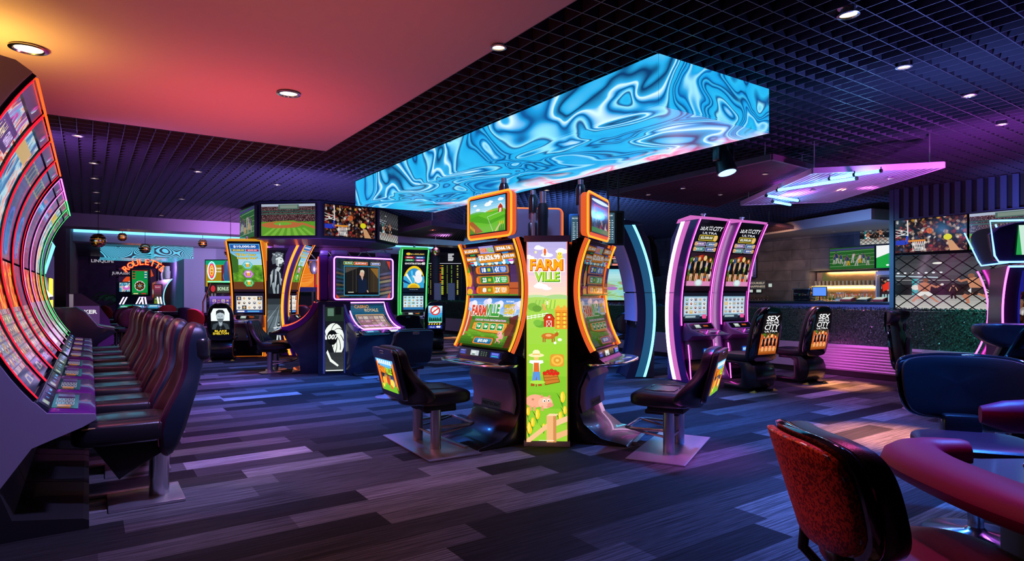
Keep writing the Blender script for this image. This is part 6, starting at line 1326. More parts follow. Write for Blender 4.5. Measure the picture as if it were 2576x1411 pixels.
def singer(p, w, h):
    p.R(0,0,w,h,'#0c0b10'); p.V(0,h*.5,w,h*.98,['#1c2228','#6a7a84','#181c20'],8)
    p.poly([(2,104),(4,66),(12,46),(24,40),(36,50),(44,72),(46,104)],'#1c2228')
    for a in ([(10,52),(16,46),(14,70),(8,90)],[(20,46),(26,44),(24,74),(18,100)],[(30,50),(35,56),(38,88),(33,80)],[(12,80),(18,76),(22,104),(16,104)],[(26,84),(31,80),(30,104),(25,104)]): p.poly(a,'#9aa8b0')
    for a in ([(8,60),(11,56),(10,84)],[(22,60),(25,58),(22,92)],[(36,66),(40,72),(42,98)]): p.poly(a,'#dfe8ea')
    p.poly([(14,34),(11,22),(15,10),(24,4),(36,5),(42,13),(41,20),(34,16),(24,20),(22,32)],'#59636b')
    for k in range(9): p.E(15+3.2*k,9+((k*5)%4)*1.5,2.4,2.2,'#c0cace' if k%2 else '#7c878e',7)
    p.poly([(22,20),(34,15),(41,20),(44,27),(40,31),(39,36),(31,40),(23,36)],'#dfe8e8'); p.poly([(22,24),(28,22),(27,38),(23,36)],'#8a969c'); p.poly([(30,33),(40,32),(38,38),(31,41)],'#4a5258'); p.L(34,22,39,22,1.2,'#23282c'); p.E(40,31,1.6,1.4,'#101214',8)
    p.L(41,31,54,34,3,'#a8b4ba'); p.E(42,31,3,2.6,'#3a4248',8); p.poly([(26,40),(36,42),(30,52),(22,48)],'#c4ced2')
    for k in range(9): a = -.9+.22*k; p.poly([(34,128),(34+90*math.sin(a)-2,128+90*math.cos(a)),(34+90*math.sin(a)+2,128+90*math.cos(a))],'#a8b6be' if k%2 else '#3c474e')
    p.R(4,196,58,214,'#0c1014'); p.man(30,216,44,'#14181c','#c8d0d4','#c8d0d4','#20242a'); p.L(16,186,48,182,2.6,'#d8e2e6'); p.E(40,188,7,9,'#b8c4ca',10); p.R(4,218,58,221,'#d8e4e8')
s_ = pd(702, 13.95); t = thing('singer_poster', 'tall lit black and white poster of a singer between the orange-lit machines', 'light box', s_, face(.3,-.95))
m = MB(); m.box(-.27,.01,0,.27,.12,2.45); obj('cabinet', m, 'matte_black', t); m = MB(); m.rbox(-.12,.02,2.452,.12,.12,2.60,.02); obj('top_box', m, 'canopy_lavender', t)
p = Pic(62, 232); singer(p, 62, 232); pic('lit_picture', p, flatfn(-.25, .008, .20), t, .50, 2.2, 1, .9, False)
GR = ('green_glow','neon_green','neon_green','green_glow')
def busters(p, w, h):
    p.R(0,0,w,h,'#0a0c14'); p.RR(4,3,56,12,1,'#1a1c28'); p.E(12,7,6,4,'#e8c030',10); p.T('$1,000,000',36,7.5,4,'#f0d060',36,.03)
    for k, c in enumerate(('#b81c2c','#1c6ab8','#1c8a4a','#a83a98')): x = 4+27*(k%2); y = 14+8*(k//2); p.RR(x,y,x+25,y+6,1,c); p.T(('MEGA','MAXI','MAJOR','MINI')[k],x+12,y+3,3,'#ffffff',16,.03)
    p.T('GHOSTBUSTERS',26,34.5,5,'#f4f4f4',44,.03); p.T('40',53,34,8,'#f4f4f4',10,.05)
    p.E(30,h*.78,29,h*.42,'#f0cc20',26,PI,2*PI); p.E(30,h*.78,25,h*.36,'#2a90d0',24,PI,2*PI); p.R(2,h*.62,58,h*.9,'#3aa8d8')
    for k in range(5): a = PI+.35+.5*k; p.poly([(30,h*.85),(30+32*math.cos(a-.09),h*.85+h*.38*math.sin(a-.09)),(30+32*math.cos(a+.09),h*.85+h*.38*math.sin(a+.09))],('#0c3a78','#f0f4f8','#58c8f0','#f0cc20','#0c3a78')[k])
    p.E(42,h*.56,9,11,'#f4f6f8',14); p.E(42,h*.68,11,12,'#eef2f6',14); p.L(33,h*.66,28,h*.6,5,'#eef2f6')
    p.E(30,h*.9,17,13,'#f4d028',20,PI,2*PI); p.E(30,h*.9,12,9,'#d8a818',18,PI,2*PI); p.R(0,h*.9,w,h,'#0c1828'); p.T('GOOD LUCK',30,h*.95,3.4,'#d8e8f4',24,.03)
def bust_low(p, w, h): p.R(0,0,w,h,'#10202c'); reels(p, 3, 7, 54, h-16, 5, 4, ('#a8d8e8','#d8f0f8','#98c8dc'), '#c8e8f0', 6); p.R(3,h-8,57,h-3,'#2878b8')
gm = pd(1040, 16.4); tg = crescent('green-lit crescent machine with a yellow wheel picture, right of the spy game', gm, face(.30,-.95), GR, busters, bust_low, .74)

# ---------------- spy game pod
def spy_main(p, w, h):
    p.R(0,0,w,h,'#0e0c18'); p.R(0,0,w,h,'@bgbar')
    for k in range(9): p.poly([(0,14+6*k),(22,20+5*k),(22,22+5*k),(0,17+6*k)],('#2c3a5a','#5a4a38','#1c4a5a')[k%3])
    for k in range(7): p.poly([(78,22+6*k),(100,18+6*k),(100,22+6*k),(78,25+6*k)],('#3a4a68','#6a4a38','#7a7a58')[k%3])
    p.poly([(91,2),(98,2),(98,16)],'#c83a20'); p.poly([(0,54),(6,60),(0,60)],'#d84828'); p.poly([(92,60),(98,50),(98,60)],'#d84828')
    for x, y_, c, s in ((21,16,'#1c7a3c','$2,195.45'),(43,24,'#c81c1c','$2,307,969.61'),(70,17,'#3a58b8','$2,727.70')): p.RR(x-y_/2-.5,4.5,x+y_/2+.5,9.5,1,'#e0c870'); p.RR(x-y_/2,5,x+y_/2,9,1,c); p.T(s,x,7,2.6,'#ffffff',y_-4,.04)
    p.R(13,11,77,56,'#38a8d8'); p.R(14,12,76,55,'#181410'); p.R(15,13,75,54,'#1c1c1e'); p.poly([(15,13),(40,13),(15,22)],'#504840'); p.R(60,13,75,54,'#3a3020')
    for x in (28,34,57,66): p.R(x,13,x+.8,52,'#4a4238')
    p.poly([(60,14),(75,14),(75,30)],'#8a6428'); p.R(15,51,75,54,'#0c0c10'); p.R(20,50.4,30,51.6,'#c8c8b8'); p.R(40,49,43,51.4,'#f4f4f4')
    # a person in dark clothes telephoning at a table
    p.poly([(38,52),(38,34),(41,28),(48,28),(53,32),(55,50),(50,50),(50,52)],'#14203a'); p.poly([(43,28),(47,28),(45.5,33)],'#d8a890'); p.E(45,23,3.6,5,'#d8ac94',12); p.poly([(41,22),(42,17.5),(46,16.5),(49,18.5),(49,23),(47,20),(43,20)],'#d8d0b8'); p.L(39,34,36,28,2.6,'#14203a'); p.L(36,28,41,23.5,2.2,'#14203a'); p.E(41.4,23.4,1.2,1.8,'#d8ac94',8); p.L(54,48,56,51,2,'#d8ac94')
def spy_low(p, w, h):
    p.R(0,0,w,h,'#183a58')
    for k in range(12): p.L(0,3+2.2*k,w,1+2.6*k,.7,'#2c88b0')
    p.T('CASINO',34,8,8,'#e8a040',42,.02,0); p.T('ROYALE',60,17,8,'#e8c890',40,.02,0)
    p.RR(8,28,92,80,3,'#c8a070'); p.RR(10,31,90,77,2,'#58404a'); reels(p, 12, 33, 76, 42, 5, 4, ('#b89890','#d8c8c0','#98706a','#c8a8a8'), '#8a6a70', 9); p.RR(10,81,90,88,1.5,'#c87838'); p.R(14,83,50,86,'#f0d8b0')
def spy_machine(lab, ang, mainart, lowart, strip, st=.9):
    a = math.radians(ang); n = (math.sin(a), math.cos(a)); loc = cw(-3.03+n[0]*.55, 11.45+n[1]*.55); t = thing('spy_slot_machine', lab, 'slot machine', loc, face(*n), 'spy game machines'); W = 1.24
    m = MB(); R = rrect(-W/2,1.28,W/2,2.08,.06,5); m.slab(R, .16, lambda a_, b_, h: (a_, .16-h, b_), edge=.02, sh=.98); obj('screen_housing', m, 'violet_gloss', t)
    m = MB(); m.tube([(a_, -.008, b_) for a_, b_ in rrect(-W/2+.03,1.31,W/2-.03,2.05,.05,5)], .011, 8, closed=True); obj('light_frame', m, strip, t)
    p = Pic(100,60); mainart(p, 100, 60); pic('main_screen', p, flatfn(-W/2+.07, -.003, 1.33), t, W-.14, .70, 1, st)
    for s in (-1,1): m = MB(); m.rbox(s*.44-.13,.02,2.082,s*.44+.13,.16,2.17,.02); obj('top_speaker', m, 'purple_panel', t)
    PA = Arc((-.62,.80), (-.30,.92), (-.06,1.25))
    m = MB(); m.prism([(-.62,.78)]+PA.pts(0,1,12,-.02)+[(.02,1.27),(.30,1.27),(.34,0),(-.30,0),(-.34,.30),(-.55,.62)], -.44, .44, 'x', 0, .01); obj('body', m, 'cabinet_navy', t)
    for s in (-1,1): m = MB(); PA.band(m, s*.44-.02, s*.44+.02, 0, 1, -.06, .03); obj('side_wing', m, 'violet_gloss', t)
    m = MB(); q_ = [(-.36, *v) for v in PA.pts(0,1,12,.012)]; q2 = [(.36, *v) for v in PA.pts(1,0,12,.012)]; m.tube(q_+q2, .011, 8, closed=True); obj('play_screen_light', m, strip, t)
    p = Pic(100,92); lowart(p, 100, 92); pic('play_screen', p, PA.fn(-.34,.02), t, .68, PA.len*.96, 10, .8)
    m = MB(); m.prism([(-.62,.80),(-.78,.735),(-.80,.715),(-.78,.70),(-.55,.68),(-.5,.78)], -.46, .46, 'x', 0, .008); dk = obj('button_deck', m, 'gloss_black', t)
    p = Pic(80,14); p.R(0,0,80,14,'#0c1428'); p.R(2,2,28,12,'#2a6a98'); p.R(6,4,18,9,'#88d0f0'); p.R(32,2,46,12,'#3a2c6a'); p.R(50,2,68,12,'#d0d8e0'); p.R(52,4,66,8,'#f4faff'); pic('deck_display', p, lambda u, v, h: (-.40+u, -.755+v*.92, .747+v*.37+h), dk, .80, .12, 1, .9)
    m = MB(); m.prism([(-.45,0),(-.45,.03),(-.2,.08),(-.2,0)], -.40, .40, 'x', 0, .005); obj('foot', m, 'black_plastic', t)
    return t
spy_machine('spy game machine with a wide screen of a person telephoning, purple lights', 137, spy_main, spy_low, 'neon_purple')
spy_machine('spy game machine facing left, its red-lit deck seen edge-on', 252, spy_main, spy_low, 'neon_orange_red')
t = thing('spy_sign_column', 'dark column with a lit white gun barrel spiral and 007 between the spy machines', 'light box', cw(-3.07, 10.62), face(.26,-.97))
m = MB(); m.box(-.27,.006,0,.27,.22,1.27); obj('column', m, 'cabinet_navy', t)
def spiral(p):
    p.R(0,0,30,100,'#16191e'); p.E(14,52,17,27,'#eef4ee',30)
    for k in range(9):
        a0 = -2.0+k*.62; pr = None
        for j in range(7):
            a = a0+j*.16; q_ = (12+(6+j*2.0)*math.cos(a), 47+(8+j*3.1)*math.sin(a))
            if pr: p.L(*pr, *q_, .5+.12*j, '#12161a')
            pr = q_
    p.poly([(0,50),(9,50),(12,62),(16,74),(28,82),(28,100),(0,100)],'#16191e'); p.E(11.5,47,8.5,11.5,'#0a0c0e',22); p.R(0,0,30,22,'#1c2c24'); p.R(4,2,14,14,'#5a7a68'); p.R(16,0,26,12,'#0c0e10'); p.V(0,70,30,99,['#2c3034','#3a3e42'],4)
    cx, cy = 11, 42
    for k in range(0):
        a0 = -1.9+k*.72; pts = []
        for j in range(9): a = a0+j*.14; pts.append((cx+(7+j*1.35)*math.cos(a)*1.0, cy+(9+j*2.2)*math.sin(a)))
        for j in range(8,-1,-1): a = a0+.5+j*.14; pts.append((cx+(7+j*1.35)*math.cos(a), cy+(9+j*2.2)*math.sin(a)))
        p.poly(pts, '#eef4ee')
    p.poly([(4,66),(10,80),(22,90),(20,92),(8,84),(2,70)],'#f0f6f0')
    p.T('007', 13, 46, 8, '#f4faf4', 17, .04, .2); p.poly([(20,41),(29,41),(27,43),(22,43)],'#e8f0e8'); p.R(1,97,29,98.4,'#f0f6f0')
p = Pic(30,100); spiral(p); pic('lit_picture', p, flatfn(-.155, .004, .06), t, .31, 1.12, 1, 1.0, False)
for s in (-1,1): m = MB(); m.box(s*.175-.016,-.004,.03,s*.175+.016,.01,1.22); obj('frame_rail', m, 'grey_wall', t)

# ---------------- right edge pod with blue and pink edge lights
t = thing('blue_edge_slot_machine', 'blue and pink edge-lit slot machine at the right edge with a tilted top screen', 'slot machine', cw(4.95, 5.62), face(-.22,-.97))
RA = Arc((-.10,.62), (.06,1.0), (-.02,1.66))
def shield(x0, x1, z0, z1, yf): return rrect(x0, z0, x1, z1, .05, 5)
m = MB(); m.prism(RA.pts(0,1,16,-.02)+[(.3,1.64),(.4,.6)], -.36, .36); obj('screen_housing', m, 'cabinet_navy', t)
for s in (-1,1): m = MB(); RA.tube(m, s*.365, 0, 1, .009, .01); obj('edge_light', m, 'neon_pink', t)
m = MB(); a = RA.at(1,.01); bar(m, (-.365,*a), (.365,*a), .009); obj('edge_light', m, 'neon_blue', t)
def cand(p, w, h): p.R(0,0,w,h,'#1c1c88'); p.RR(4,3,40,14,1.5,'#e8c070'); p.RR(5,4,39,13,1.2,'#a81c2c'); p.T('JACKPOT',22,8.5,4,'#ffffff',26,.03); p.R(2,20,w-2,h-4,'@crowd'); reels(p, 6, 40, w-12, h-60, 4, 4, ('#f0d8f0','#e85890','#58c8e8','#f8f8f8'), '#c8c0f0', 12)
p = Pic(60,96); cand(p, 60, 96); pic('lower_screen', p, RA.fn(-.24,.06), t, .54, RA.len*.9, 10, .85)
m = MB(); R = [(-.52,2.08),(.52,2.08),(.46,1.76),(.42,1.70),(-.42,1.70),(-.46,1.76)]; m.slab(R, .10, lambda a_, b_, h: (a_, .12-(b_-1.72)*.15-h, b_), edge=.02, sh=.98); obj('topper_housing', m, 'cabinet_navy', t)
m = MB(); m.tube([(a_, .015-(b_-1.72)*.15, b_) for a_, b_ in R], .009, 8, closed=True); obj('topper_light', m, 'neon_blue', t)
def promo(p, w, h): p.R(0,0,w,h,'#28a050'); p.poly([(0,0),(16,0),(22,h),(8,h)],'#c8e8d8'); p.R(22,0,66,h,'#2a78d0'); p.V(22,h*.3,66,h*.8,['#2a68c8','#58c8f0'],4); p.E(44,18,15,11,'#c8ecf8',14); p.T('BONUS',44,18,6,'#1c50a0',24,.03); p.T('WHEEL',44,30,6,'#0c3a80',28,.03); p.R(26,46,62,56,'@crowd'); p.R(70,0,88,h,'#b8e0c8')
p = Pic(100,58); promo(p, 100, 58); pic('topper_screen', p, lambda u, v, h: (-.29+u, .012-(.06+v)*.15-h, 1.765+v), t, .58, .27, 1, .95)
m = MB(); m.prism([(-.05,.66),(-.40,.56),(-.42,.52),(-.1,.50),(.0,0),(.4,0),(.4,.66)], -.34, .34, 'x', 0, .01); obj('base', m, 'black_plastic', t)
m = MB(); m.tube([(-.36,-.05,.66),(-.40,-.25,.60),(-.40,-.42,.54),(-.55,-.47,.52)], .014, 8); obj('deck_arm', m, 'neon_red', t)
m = MB(); m.lathe([(.04,2.06),(.04,2.09),(.05,2.09),(.05,2.12),(.04,2.12),(.04,2.16)], (0,.05,0), 16); obj('beacon', m, 'steel', t)
m = MB(); m.rbox(-.04,.1,1.62,.04,.2,1.8,.01); obj('neck', m, 'cabinet_navy', t)
t = thing('blue_edge_slot_machine', 'dark back of a blue edge-lit machine left of the tilted top screen', 'slot machine', cw(5.12, 6.55), face(-.92,.35))
m = MB(); m.prism(RA.pts(0,1,16,-.02)+[(.25,1.64),(.3,.0),(-.05,0)], -.34, .34); obj('cabinet', m, 'cabinet_navy', t)
for s in (-1,1): m = MB(); RA.tube(m, s*.345, -.1, 1, .009, .01); obj('edge_light', m, 'neon_pink', t)
m = MB(); m.slab(R, .22, lambda a_, b_, h: (a_*.9, .24-(b_-1.72)*.35-h, b_+.02), edge=.03, sh=.96); obj('topper_housing', m, 'matte_black', t)
m = MB(); m.tube([(a_*.9, .01-(b_-1.72)*.35, b_+.02) for a_, b_ in (R[1],R[2],R[3],R[4],R[5],R[0])], .008, 8); obj('topper_light', m, 'neon_blue', t)

# ================================================================== FAR LEFT ROOM
for i, (px, d, z, s, l) in enumerate(((247,13.2,2.42,1.0,'largest copper globe pendant, far left'),(365,17.5,2.45,1.0,'copper globe pendant in front of the zebra video band'),(250,17.8,2.70,.95,'copper pendant left, behind the largest one'),(308,17.6,2.72,.95,'glowing copper pendant third from the left'),
        (510,18.0,2.62,.95,'small glowing copper pendant left of the orange-lit machine'),(580,15.5,2.50,1,'copper pendant half hidden behind the orange-lit machine'),(770,15.8,2.36,1,'copper pendant right of the sideways orange machine'),(1096,17.2,2.60,.9,'dark copper pendant in front of the odds board'))):
    q = pd(px, d, zat({0:605,1:625,2:597,3:596,4:612,5:635,6:636,7:632}[i], d)); t = thing('globe_pendant', l, 'pendant lamp', q, 0, 'copper globe pendants'); r = {0:18,1:13.5,2:10,3:11,4:11,5:15,6:14,7:11}[i]/FP*d
    for k in range(5):
        a0, a1 = -1.15+k*.46, -1.15+k*.46+.34; m = MB(); m.lathe([(r*math.cos(a0+(a1-a0)*j/3), r*math.sin(a0+(a1-a0)*j/3)) for j in range(4)], seg=20, cap=False); obj('copper_band', m, 'copper', t)
    m = MB(); m.lathe([(.01,-r*.35),(r*.4,-.3*r),(r*.45,0),(r*.3,r*.3),(.01,r*.4)], seg=14); obj('glowing_core', m, 'neon_amber' if i in (3,4,6) else 'bar_glow', t)
    light('pendant_bulb', 'POINT', q, 14, (1,.6,.25), .03)
    m = MB(); bar(m, (0,0,r*.9), (0,0,(3.46 if q.y < 19 else 3.13 if q.y < 19.9 else 3.63 if q.y < 23.4 else 3.06)-q.z), .006, seg=6); obj('cord', m, 'matte_black', t)
# neon roulette sign on arc
t = thing('roulette_sign', 'red and orange neon sign reading ROULETTE on an arch', 'sign', pd(363, 25, 0), face(.2,-1))
wordz = zat(675, 25)
m = MB(); R_ = .95; wordz = 2.60
for k, c in enumerate('ROULETTE'):
    vs, fs, tw, th = textmesh(c, .02); a = (k-3.5)*.225; h = .25; kx = h/th
    for lay, (mt_, off, bo) in enumerate((('roulette_red',0,.05),('roulette_core',-.012,-.0))):
        vs, fs, tw, th = textmesh(c, bo); mm = MB(); P = []
        for x, y in vs:
            X = (x-tw/2)*kx; Y = (y-th/2)*kx+R_; P.append((X*math.cos(a)+Y*math.sin(a), off, -X*math.sin(a)+Y*math.cos(a)+wordz-R_+.12))
        mm.add(P, fs); o = obj('letter' if lay == 0 else 'letter_core', mm, mt_, t)
m = MB(); m.tube([(R_*1.0*math.sin(a), .03, R_*math.cos(a)+wordz-R_+.12) for a in [(-1.05+.21*k) for k in range(11)]], .02, 8)
for s in (-1,1): bar(m, (s*.52,.03,wordz-.05), (s*.52,.05,1.0), .02)
bar(m,(.52,.05,1.0),(.62,.05,.0),.02); bar(m,(-.52,.05,1.0),(-.52,.05,.0),.02); obj('arch_frame', m, 'steel', t)
def roul(p, w, h):
    p.R(0,0,w,h,'#109040'); p.R(0,0,w,4,'#8a1c28'); p.E(30,62,20,20,'#e8e8e8',24); p.E(30,62,18,18,'#1c1c1c',24); p.E(30,62,14,14,'#3a2818',20); p.E(30,62,6,6,'#5a8ab0',14)
    for k in range(12): a = 2*PI*k/12; p.E(30+16*math.cos(a),62+16*math.sin(a),1.8,1.8,'#d82828' if k%2 else '#f0f0f0',6)
    for k in range(6): a = 2*PI*k/6; p.L(30+4*math.cos(a),62+4*math.sin(a),30+11*math.cos(a+.5),62+11*math.sin(a+.5),1.6,'#e8a028')
    for j in range(6): p.R(3,6+5*j,12,10+5*j,'#c82828' if j%2 else '#101010'); p.R(48,6+5*j,57,10+5*j,'#1858a0' if j%2 else '#e0e0e0')
    p.R(0,88,w,96,'#0c5a28'); p.R(6,90,24,94,'#e8e0a0'); p.R(36,90,54,94,'#c83030')
t = thing('roulette_display', 'tall green roulette wheel screen under the neon arch', 'screen', pd(352, 24, 0), face(.2,-1))
z0 = zat(741,24); z1 = zat(679,24); m = MB(); m.rbox(-.36,.0,z0-.06,.36,.1,z1+.06,.02); m.rbox(-.06,.02,.4,.06,.1,z0,.01); m.rbox(-.5,-.3,0,.5,.4,.4,.03); obj('housing', m, 'matte_black', t)
p = Pic(60,96); roul(p, 60, 96); pic('screen', p, flatfn(-.28,-.004,z0), t, .56, z1-z0, 1, .95)
def terminal(lab, loc, rz, art):
    t = thing('roulette_terminal', lab, 'slot machine', loc, rz, 'lit roulette terminals'); m = MB(); m.rbox(-.5,-.2,0,.5,.4,.85,.03); obj('base', m, 'gloss_black', t)
    m = MB(); m.prism([(-.3,.82),(-.3,.86),(.1,1.05),(.1,.9)], -.45, .45, 'x', 0, .01); obj('play_panel', m, 'cabinet_navy', t)
    p = Pic(80,30); p.R(0,0,80,30,'#0c3a3a'); p.R(4,4,36,26,'#28a868'); p.R(40,4,76,26,'#3a88b8'); p.R(44,8,70,14,'#d8f0e8'); pic('play_screen', p, lambda u, v, h: (-.4+u, -.28+v*.9-h*.4, .875+v*.44+h), t, .8, .36, 1, 1.0)
    for s in (-1,1):
        for k in range(2): m = MB(); m.add([(s*(.30+.1*k),-.02,1.05),(s*(.34+.1*k),-.02,1.05),(s*(.26+.1*k),.1,1.3),(s*(.22+.1*k),.1,1.3)],[(0,1,2,3)]); m.add([(s*(.30+.1*k),.0,1.05),(s*(.34+.1*k),.0,1.05),(s*(.26+.1*k),.12,1.3),(s*(.22+.1*k),.12,1.3)],[(0,1,2,3)]); obj('light_blade', m, 'violet_light', t)
    return t
terminal('roulette terminal with slanted violet light blades below the roulette screen', pd(335, 21.5), face(.2,-1), None)
terminal('roulette terminal right of the violet-bladed one, partly behind the red chairs', pd(375, 22.3), face(.2,-1), None)
t = thing('arcade_machine', 'slot machine with a blue picture left of the roulette screen', 'slot machine', pd(318, 24.5), face(.2,-1))
m = MB(); m.rbox(-.4,.0,0,.4,.5,1.9,.04); obj('cabinet', m, 'cabinet_navy', t); p = Pic(60,50); p.R(0,0,60,50,'@tealart'); p.E(30,28,16,12,'#d868c8',12); p.E(30,22,8,6,'#f0f0ff',10); pic('screen', p, flatfn(-.25,-.004,1.50), t, .50, .36, 1, .9)
# mural emblem, words on the mural wall
t = thing('mural_emblem', 'large smiling orange emblem on the dark mural behind the roulette sign', 'wall sign', (2.0, 35.9, 1.9), 0)
p = Pic(60,60); p.R(0,0,60,60,(.03,.01,.04)); p.E(24,34,20,22,'#e8501c',22); p.poly([(36,8),(52,2),(56,14),(44,20)],'#e8501c'); p.E(17,28,3,4,'#fff0e0',8); p.E(31,26,3,4,'#fff0e0',8); p.poly([(10,36),(24,42),(38,33),(34,46),(22,50),(13,44)],'#fff0e0')
m = MB(); m.box(-.9,.01,-.9,.9,.06,.9); obj('board', m, 'dark_wall', t); pic('picture', p, flatfn(-.8,.005,-.8), t, 1.6, 1.6, 1, .8, False)
for l, tx, px, py, w_ in (('white LINQLIFE lettering at the top left of the mural','LINQLIFE',258,657,.95),('small white IGT lettering at the top right of the mural','IGT',418,660,.5),('grey dinosaur emblem lettering on the mural, left of the orange face','JURASSIC',306,688,.85)):
    X_ = 0; r = (px-CX)/FP; d = 35.9/(-r*st+ct); X_ = r*d*ct+d*st
    t = thing('wall_lettering', l, 'sign', (X_, 35.9, zat(py, d)), 0); m = MB(); m.box(-w_/2-.05,.01,-.2,w_/2+.05,.05,.2); obj('backing', m, 'mural', t)
    p = Pic(100,24); p.R(0,0,100,24,(.006,.003,.009)); p.T(tx,50,12,14,'#b8b0c0',96,.02); pic('lettering', p, flatfn(-w_/2,.004,-.15), t, w_, .3, 1, .8, False)
# palms
def palm(l, loc, s, seed):
    t = thing('potted_palm', l, 'plant', loc); m = MB(); m.lathe([(.22,0),(.28,.4),(.24,.4),(.22,.35)], seg=16); obj('pot', m, 'pot', t); r = random.Random(seed)
    m = MB(); bar(m, (0,0,.35), (.04,0,.9*s), .04); obj('trunk', m, 'slat_wood', t)
    for k in range(13):
        a = 2*PI*k/13+r.uniform(-.2,.2); up = r.uniform(.3,1.0); mm = MB(); P = []
        for j in range(9): u = j/8; P.append(Vector((math.cos(a)*u*s*.75, math.sin(a)*u*s*.75, .85*s+up*s*(u-.9*u*u))))
        mm.tube(P, .008, 5)
        for j in range(1,9):
            c = P[j]; tn = (P[j]-P[j-1]).normalized(); sd = tn.cross(Vector((0,0,1))).normalized(); ln = .26*s*(1-abs(j/8-.45))
            for q in (-1,1): mm.add([c, c+sd*q*ln*.5+tn*ln*.35+Vector((0,0,.015)), c+sd*q*ln+tn*ln*.6-Vector((0,0,.06)), c+tn*ln*.12],[(0,1,2,3)])
        obj('frond', mm, 'palm_leaf', t)
palm('leafy dark palm against the mural, left of the roulette terminals', pd(262, 26.5)+Vector((.5,0,0)), 1.3, 2); palm('palm behind the far blue-lit machine row, left of the grey pier', pd(436, 21.8), .8, 5); palm('smaller palm between the mural and the slot machine with a blue picture', pd(318, 28.6), 1.0, 8)
# far row of thin crescent machines near the pier
fr = thing('far_slot_machine', 'thin pale-edged curved slot machine in the far row by the grey pier', 'slot machine', pd(428, 24.2), PI/2, 'far row of thin curved machines')
FA2 = Arc((-.1,.5),(.25,1.3),(-.05,2.0)); m = MB(); m.prism(FA2.pts(0,1,14,-.02)+[(.5,1.9),(.5,0),(-.05,0)], -.3, .3); obj('cabinet', m, 'cabinet_navy', fr)
for s in (-1,1): m = MB(); FA2.tube(m, s*.3, 0, 1, .015, .0); obj('edge_light', m, 'cove_cyan', fr)
m = MB(); m.lathe([(.10,2.02),(.12,2.3),(.09,2.32),(.09,2.5)], (0,.1,0), 12); obj('topper', m, 'white_paper', fr)
for k in range(1, 5): clone(fr, fr['label'], pd(428-2.6*k, 24.2+.72*k), PI/2)
# totem sign
t = thing('totem_sign', 'slim lit totem sign fading from pink to green near the far machines', 'sign', pd(397, 23.0), face(.3,-1)); m = MB(); m.rbox(-.14,.01,.0,.14,.1,1.78,.01); obj('frame', m, 'matte_black', t)
p = Pic(20,80); p.V(0,0,20,80,['#a84868','#6a2c48','#28301c','#78982c'],8); p.T('PLAY',10,10,4,'#f0d8e0',14,.03); p.T('BONUS',10,60,3.4,'#f0f0c8',15,.03); pic('lit_picture', p, flatfn(-.12,.004,1.05), t, .24, .70, 1, .9, False)
# low red-backed chairs around the tables
def red_chair(l, loc, rz, c='red_fabric'):
    t = thing('lounge_chair', l, 'chair', loc, rz, 'low round-backed chairs at far tables'); half = [(.10,.62),(.22,.66),(.27,.78),(.25,.94),(.16,1.03),(.05,1.05)]; O = half+[(-a, b) for a, b in reversed(half)]
    m = MB(); m.slab(O, .08, lambda a, b, h: (a, .26+.1*(b-.6)-.1*(a/.27)**2-h, b), edge=.025, sh=.9); obj('backrest', m, c, t)
    m = MB(); m.cush((0,0,.56), .27, .26, .05, .5, nu=18, nv=8); obj('seat', m, 'leather_wine' if c == 'red_fabric' else 'leather', t)
    m = MB(); m.lathe([(.24,0),(.24,.015),(.05,.04),(.035,.06),(.035,.52)], seg=16); m.rbox(-.05,.16,.5,.05,.27,.66,.01); obj('pedestal', m, 'black_plastic', t); return t
for px, d, a, l, c in ((283,19.5,(.5,.85),'red round-backed chair left of the roulette terminals','red_fabric'),(345,19.0,(-.1,1),'red round-backed chair in front of the roulette terminals','red_fabric'),(420,20.5,(-.6,.8),'red round-backed chair by the row of thin machines','red_fabric'),(262,22,(1,.2),'violet-lit round-backed chair left of the red ones','leather'),
      (1,1,0,'',''),(766,20.5,(0,1),'red round-backed chair at the tables seen below the orange table screen','red_fabric'),(800,20.5,(.2,1),'red round-backed chair just left of the spy pod','red_fabric'),(776,18.5,(.3,.9),'black round-backed chair before the red chairs behind the orange machine','leather'),(507,15.0,(.4,.9),'wine-red chair back half hidden behind the portrait chair','red_fabric'),(480,16.8,(.2,.9),'dark chair behind the bucket chairs, near the grey pier','leather')):
    if a: red_chair(l, pd(px, d), face(*a), c)
# side stools just behind the bank
red_chair('wine and black round stool beyond the end of the bucket chair row', pd(305, 14.6), face(-1,.2), 'leather_wine'); red_chair('dark round stool next to the purple kiosk', pd(322, 15.6), face(-.9,.4), 'leather'); red_chair('second wine-edged stool by the dark kiosk', pd(292, 16.6), face(-1,.1), 'leather_wine')
# gaming tables in the far pit
for px, d, l in ((795,21.8,'green felt gaming table behind the orange-lit machines'),(545,18.0,'dark gaming table left of the portrait chair'),(470,18.6,'pale-topped gaming table behind the bucket chairs')):
    t = thing('gaming_table', l, 'table', pd(px, d)); m = MB(); m.prism([(1.0*math.cos(a*PI/10), .55*math.sin(a*PI/10)) for a in range(20)], .80, .88, 'z'); obj('table_top', m, 'palm_leaf' if 'green' in l else 'counter_top', t); m = MB(); m.prism([(.6*math.cos(a*PI/8), .35*math.sin(a*PI/8)) for a in range(16)], 0, .8, 'z'); obj('pedestal', m, 'matte_black', t)
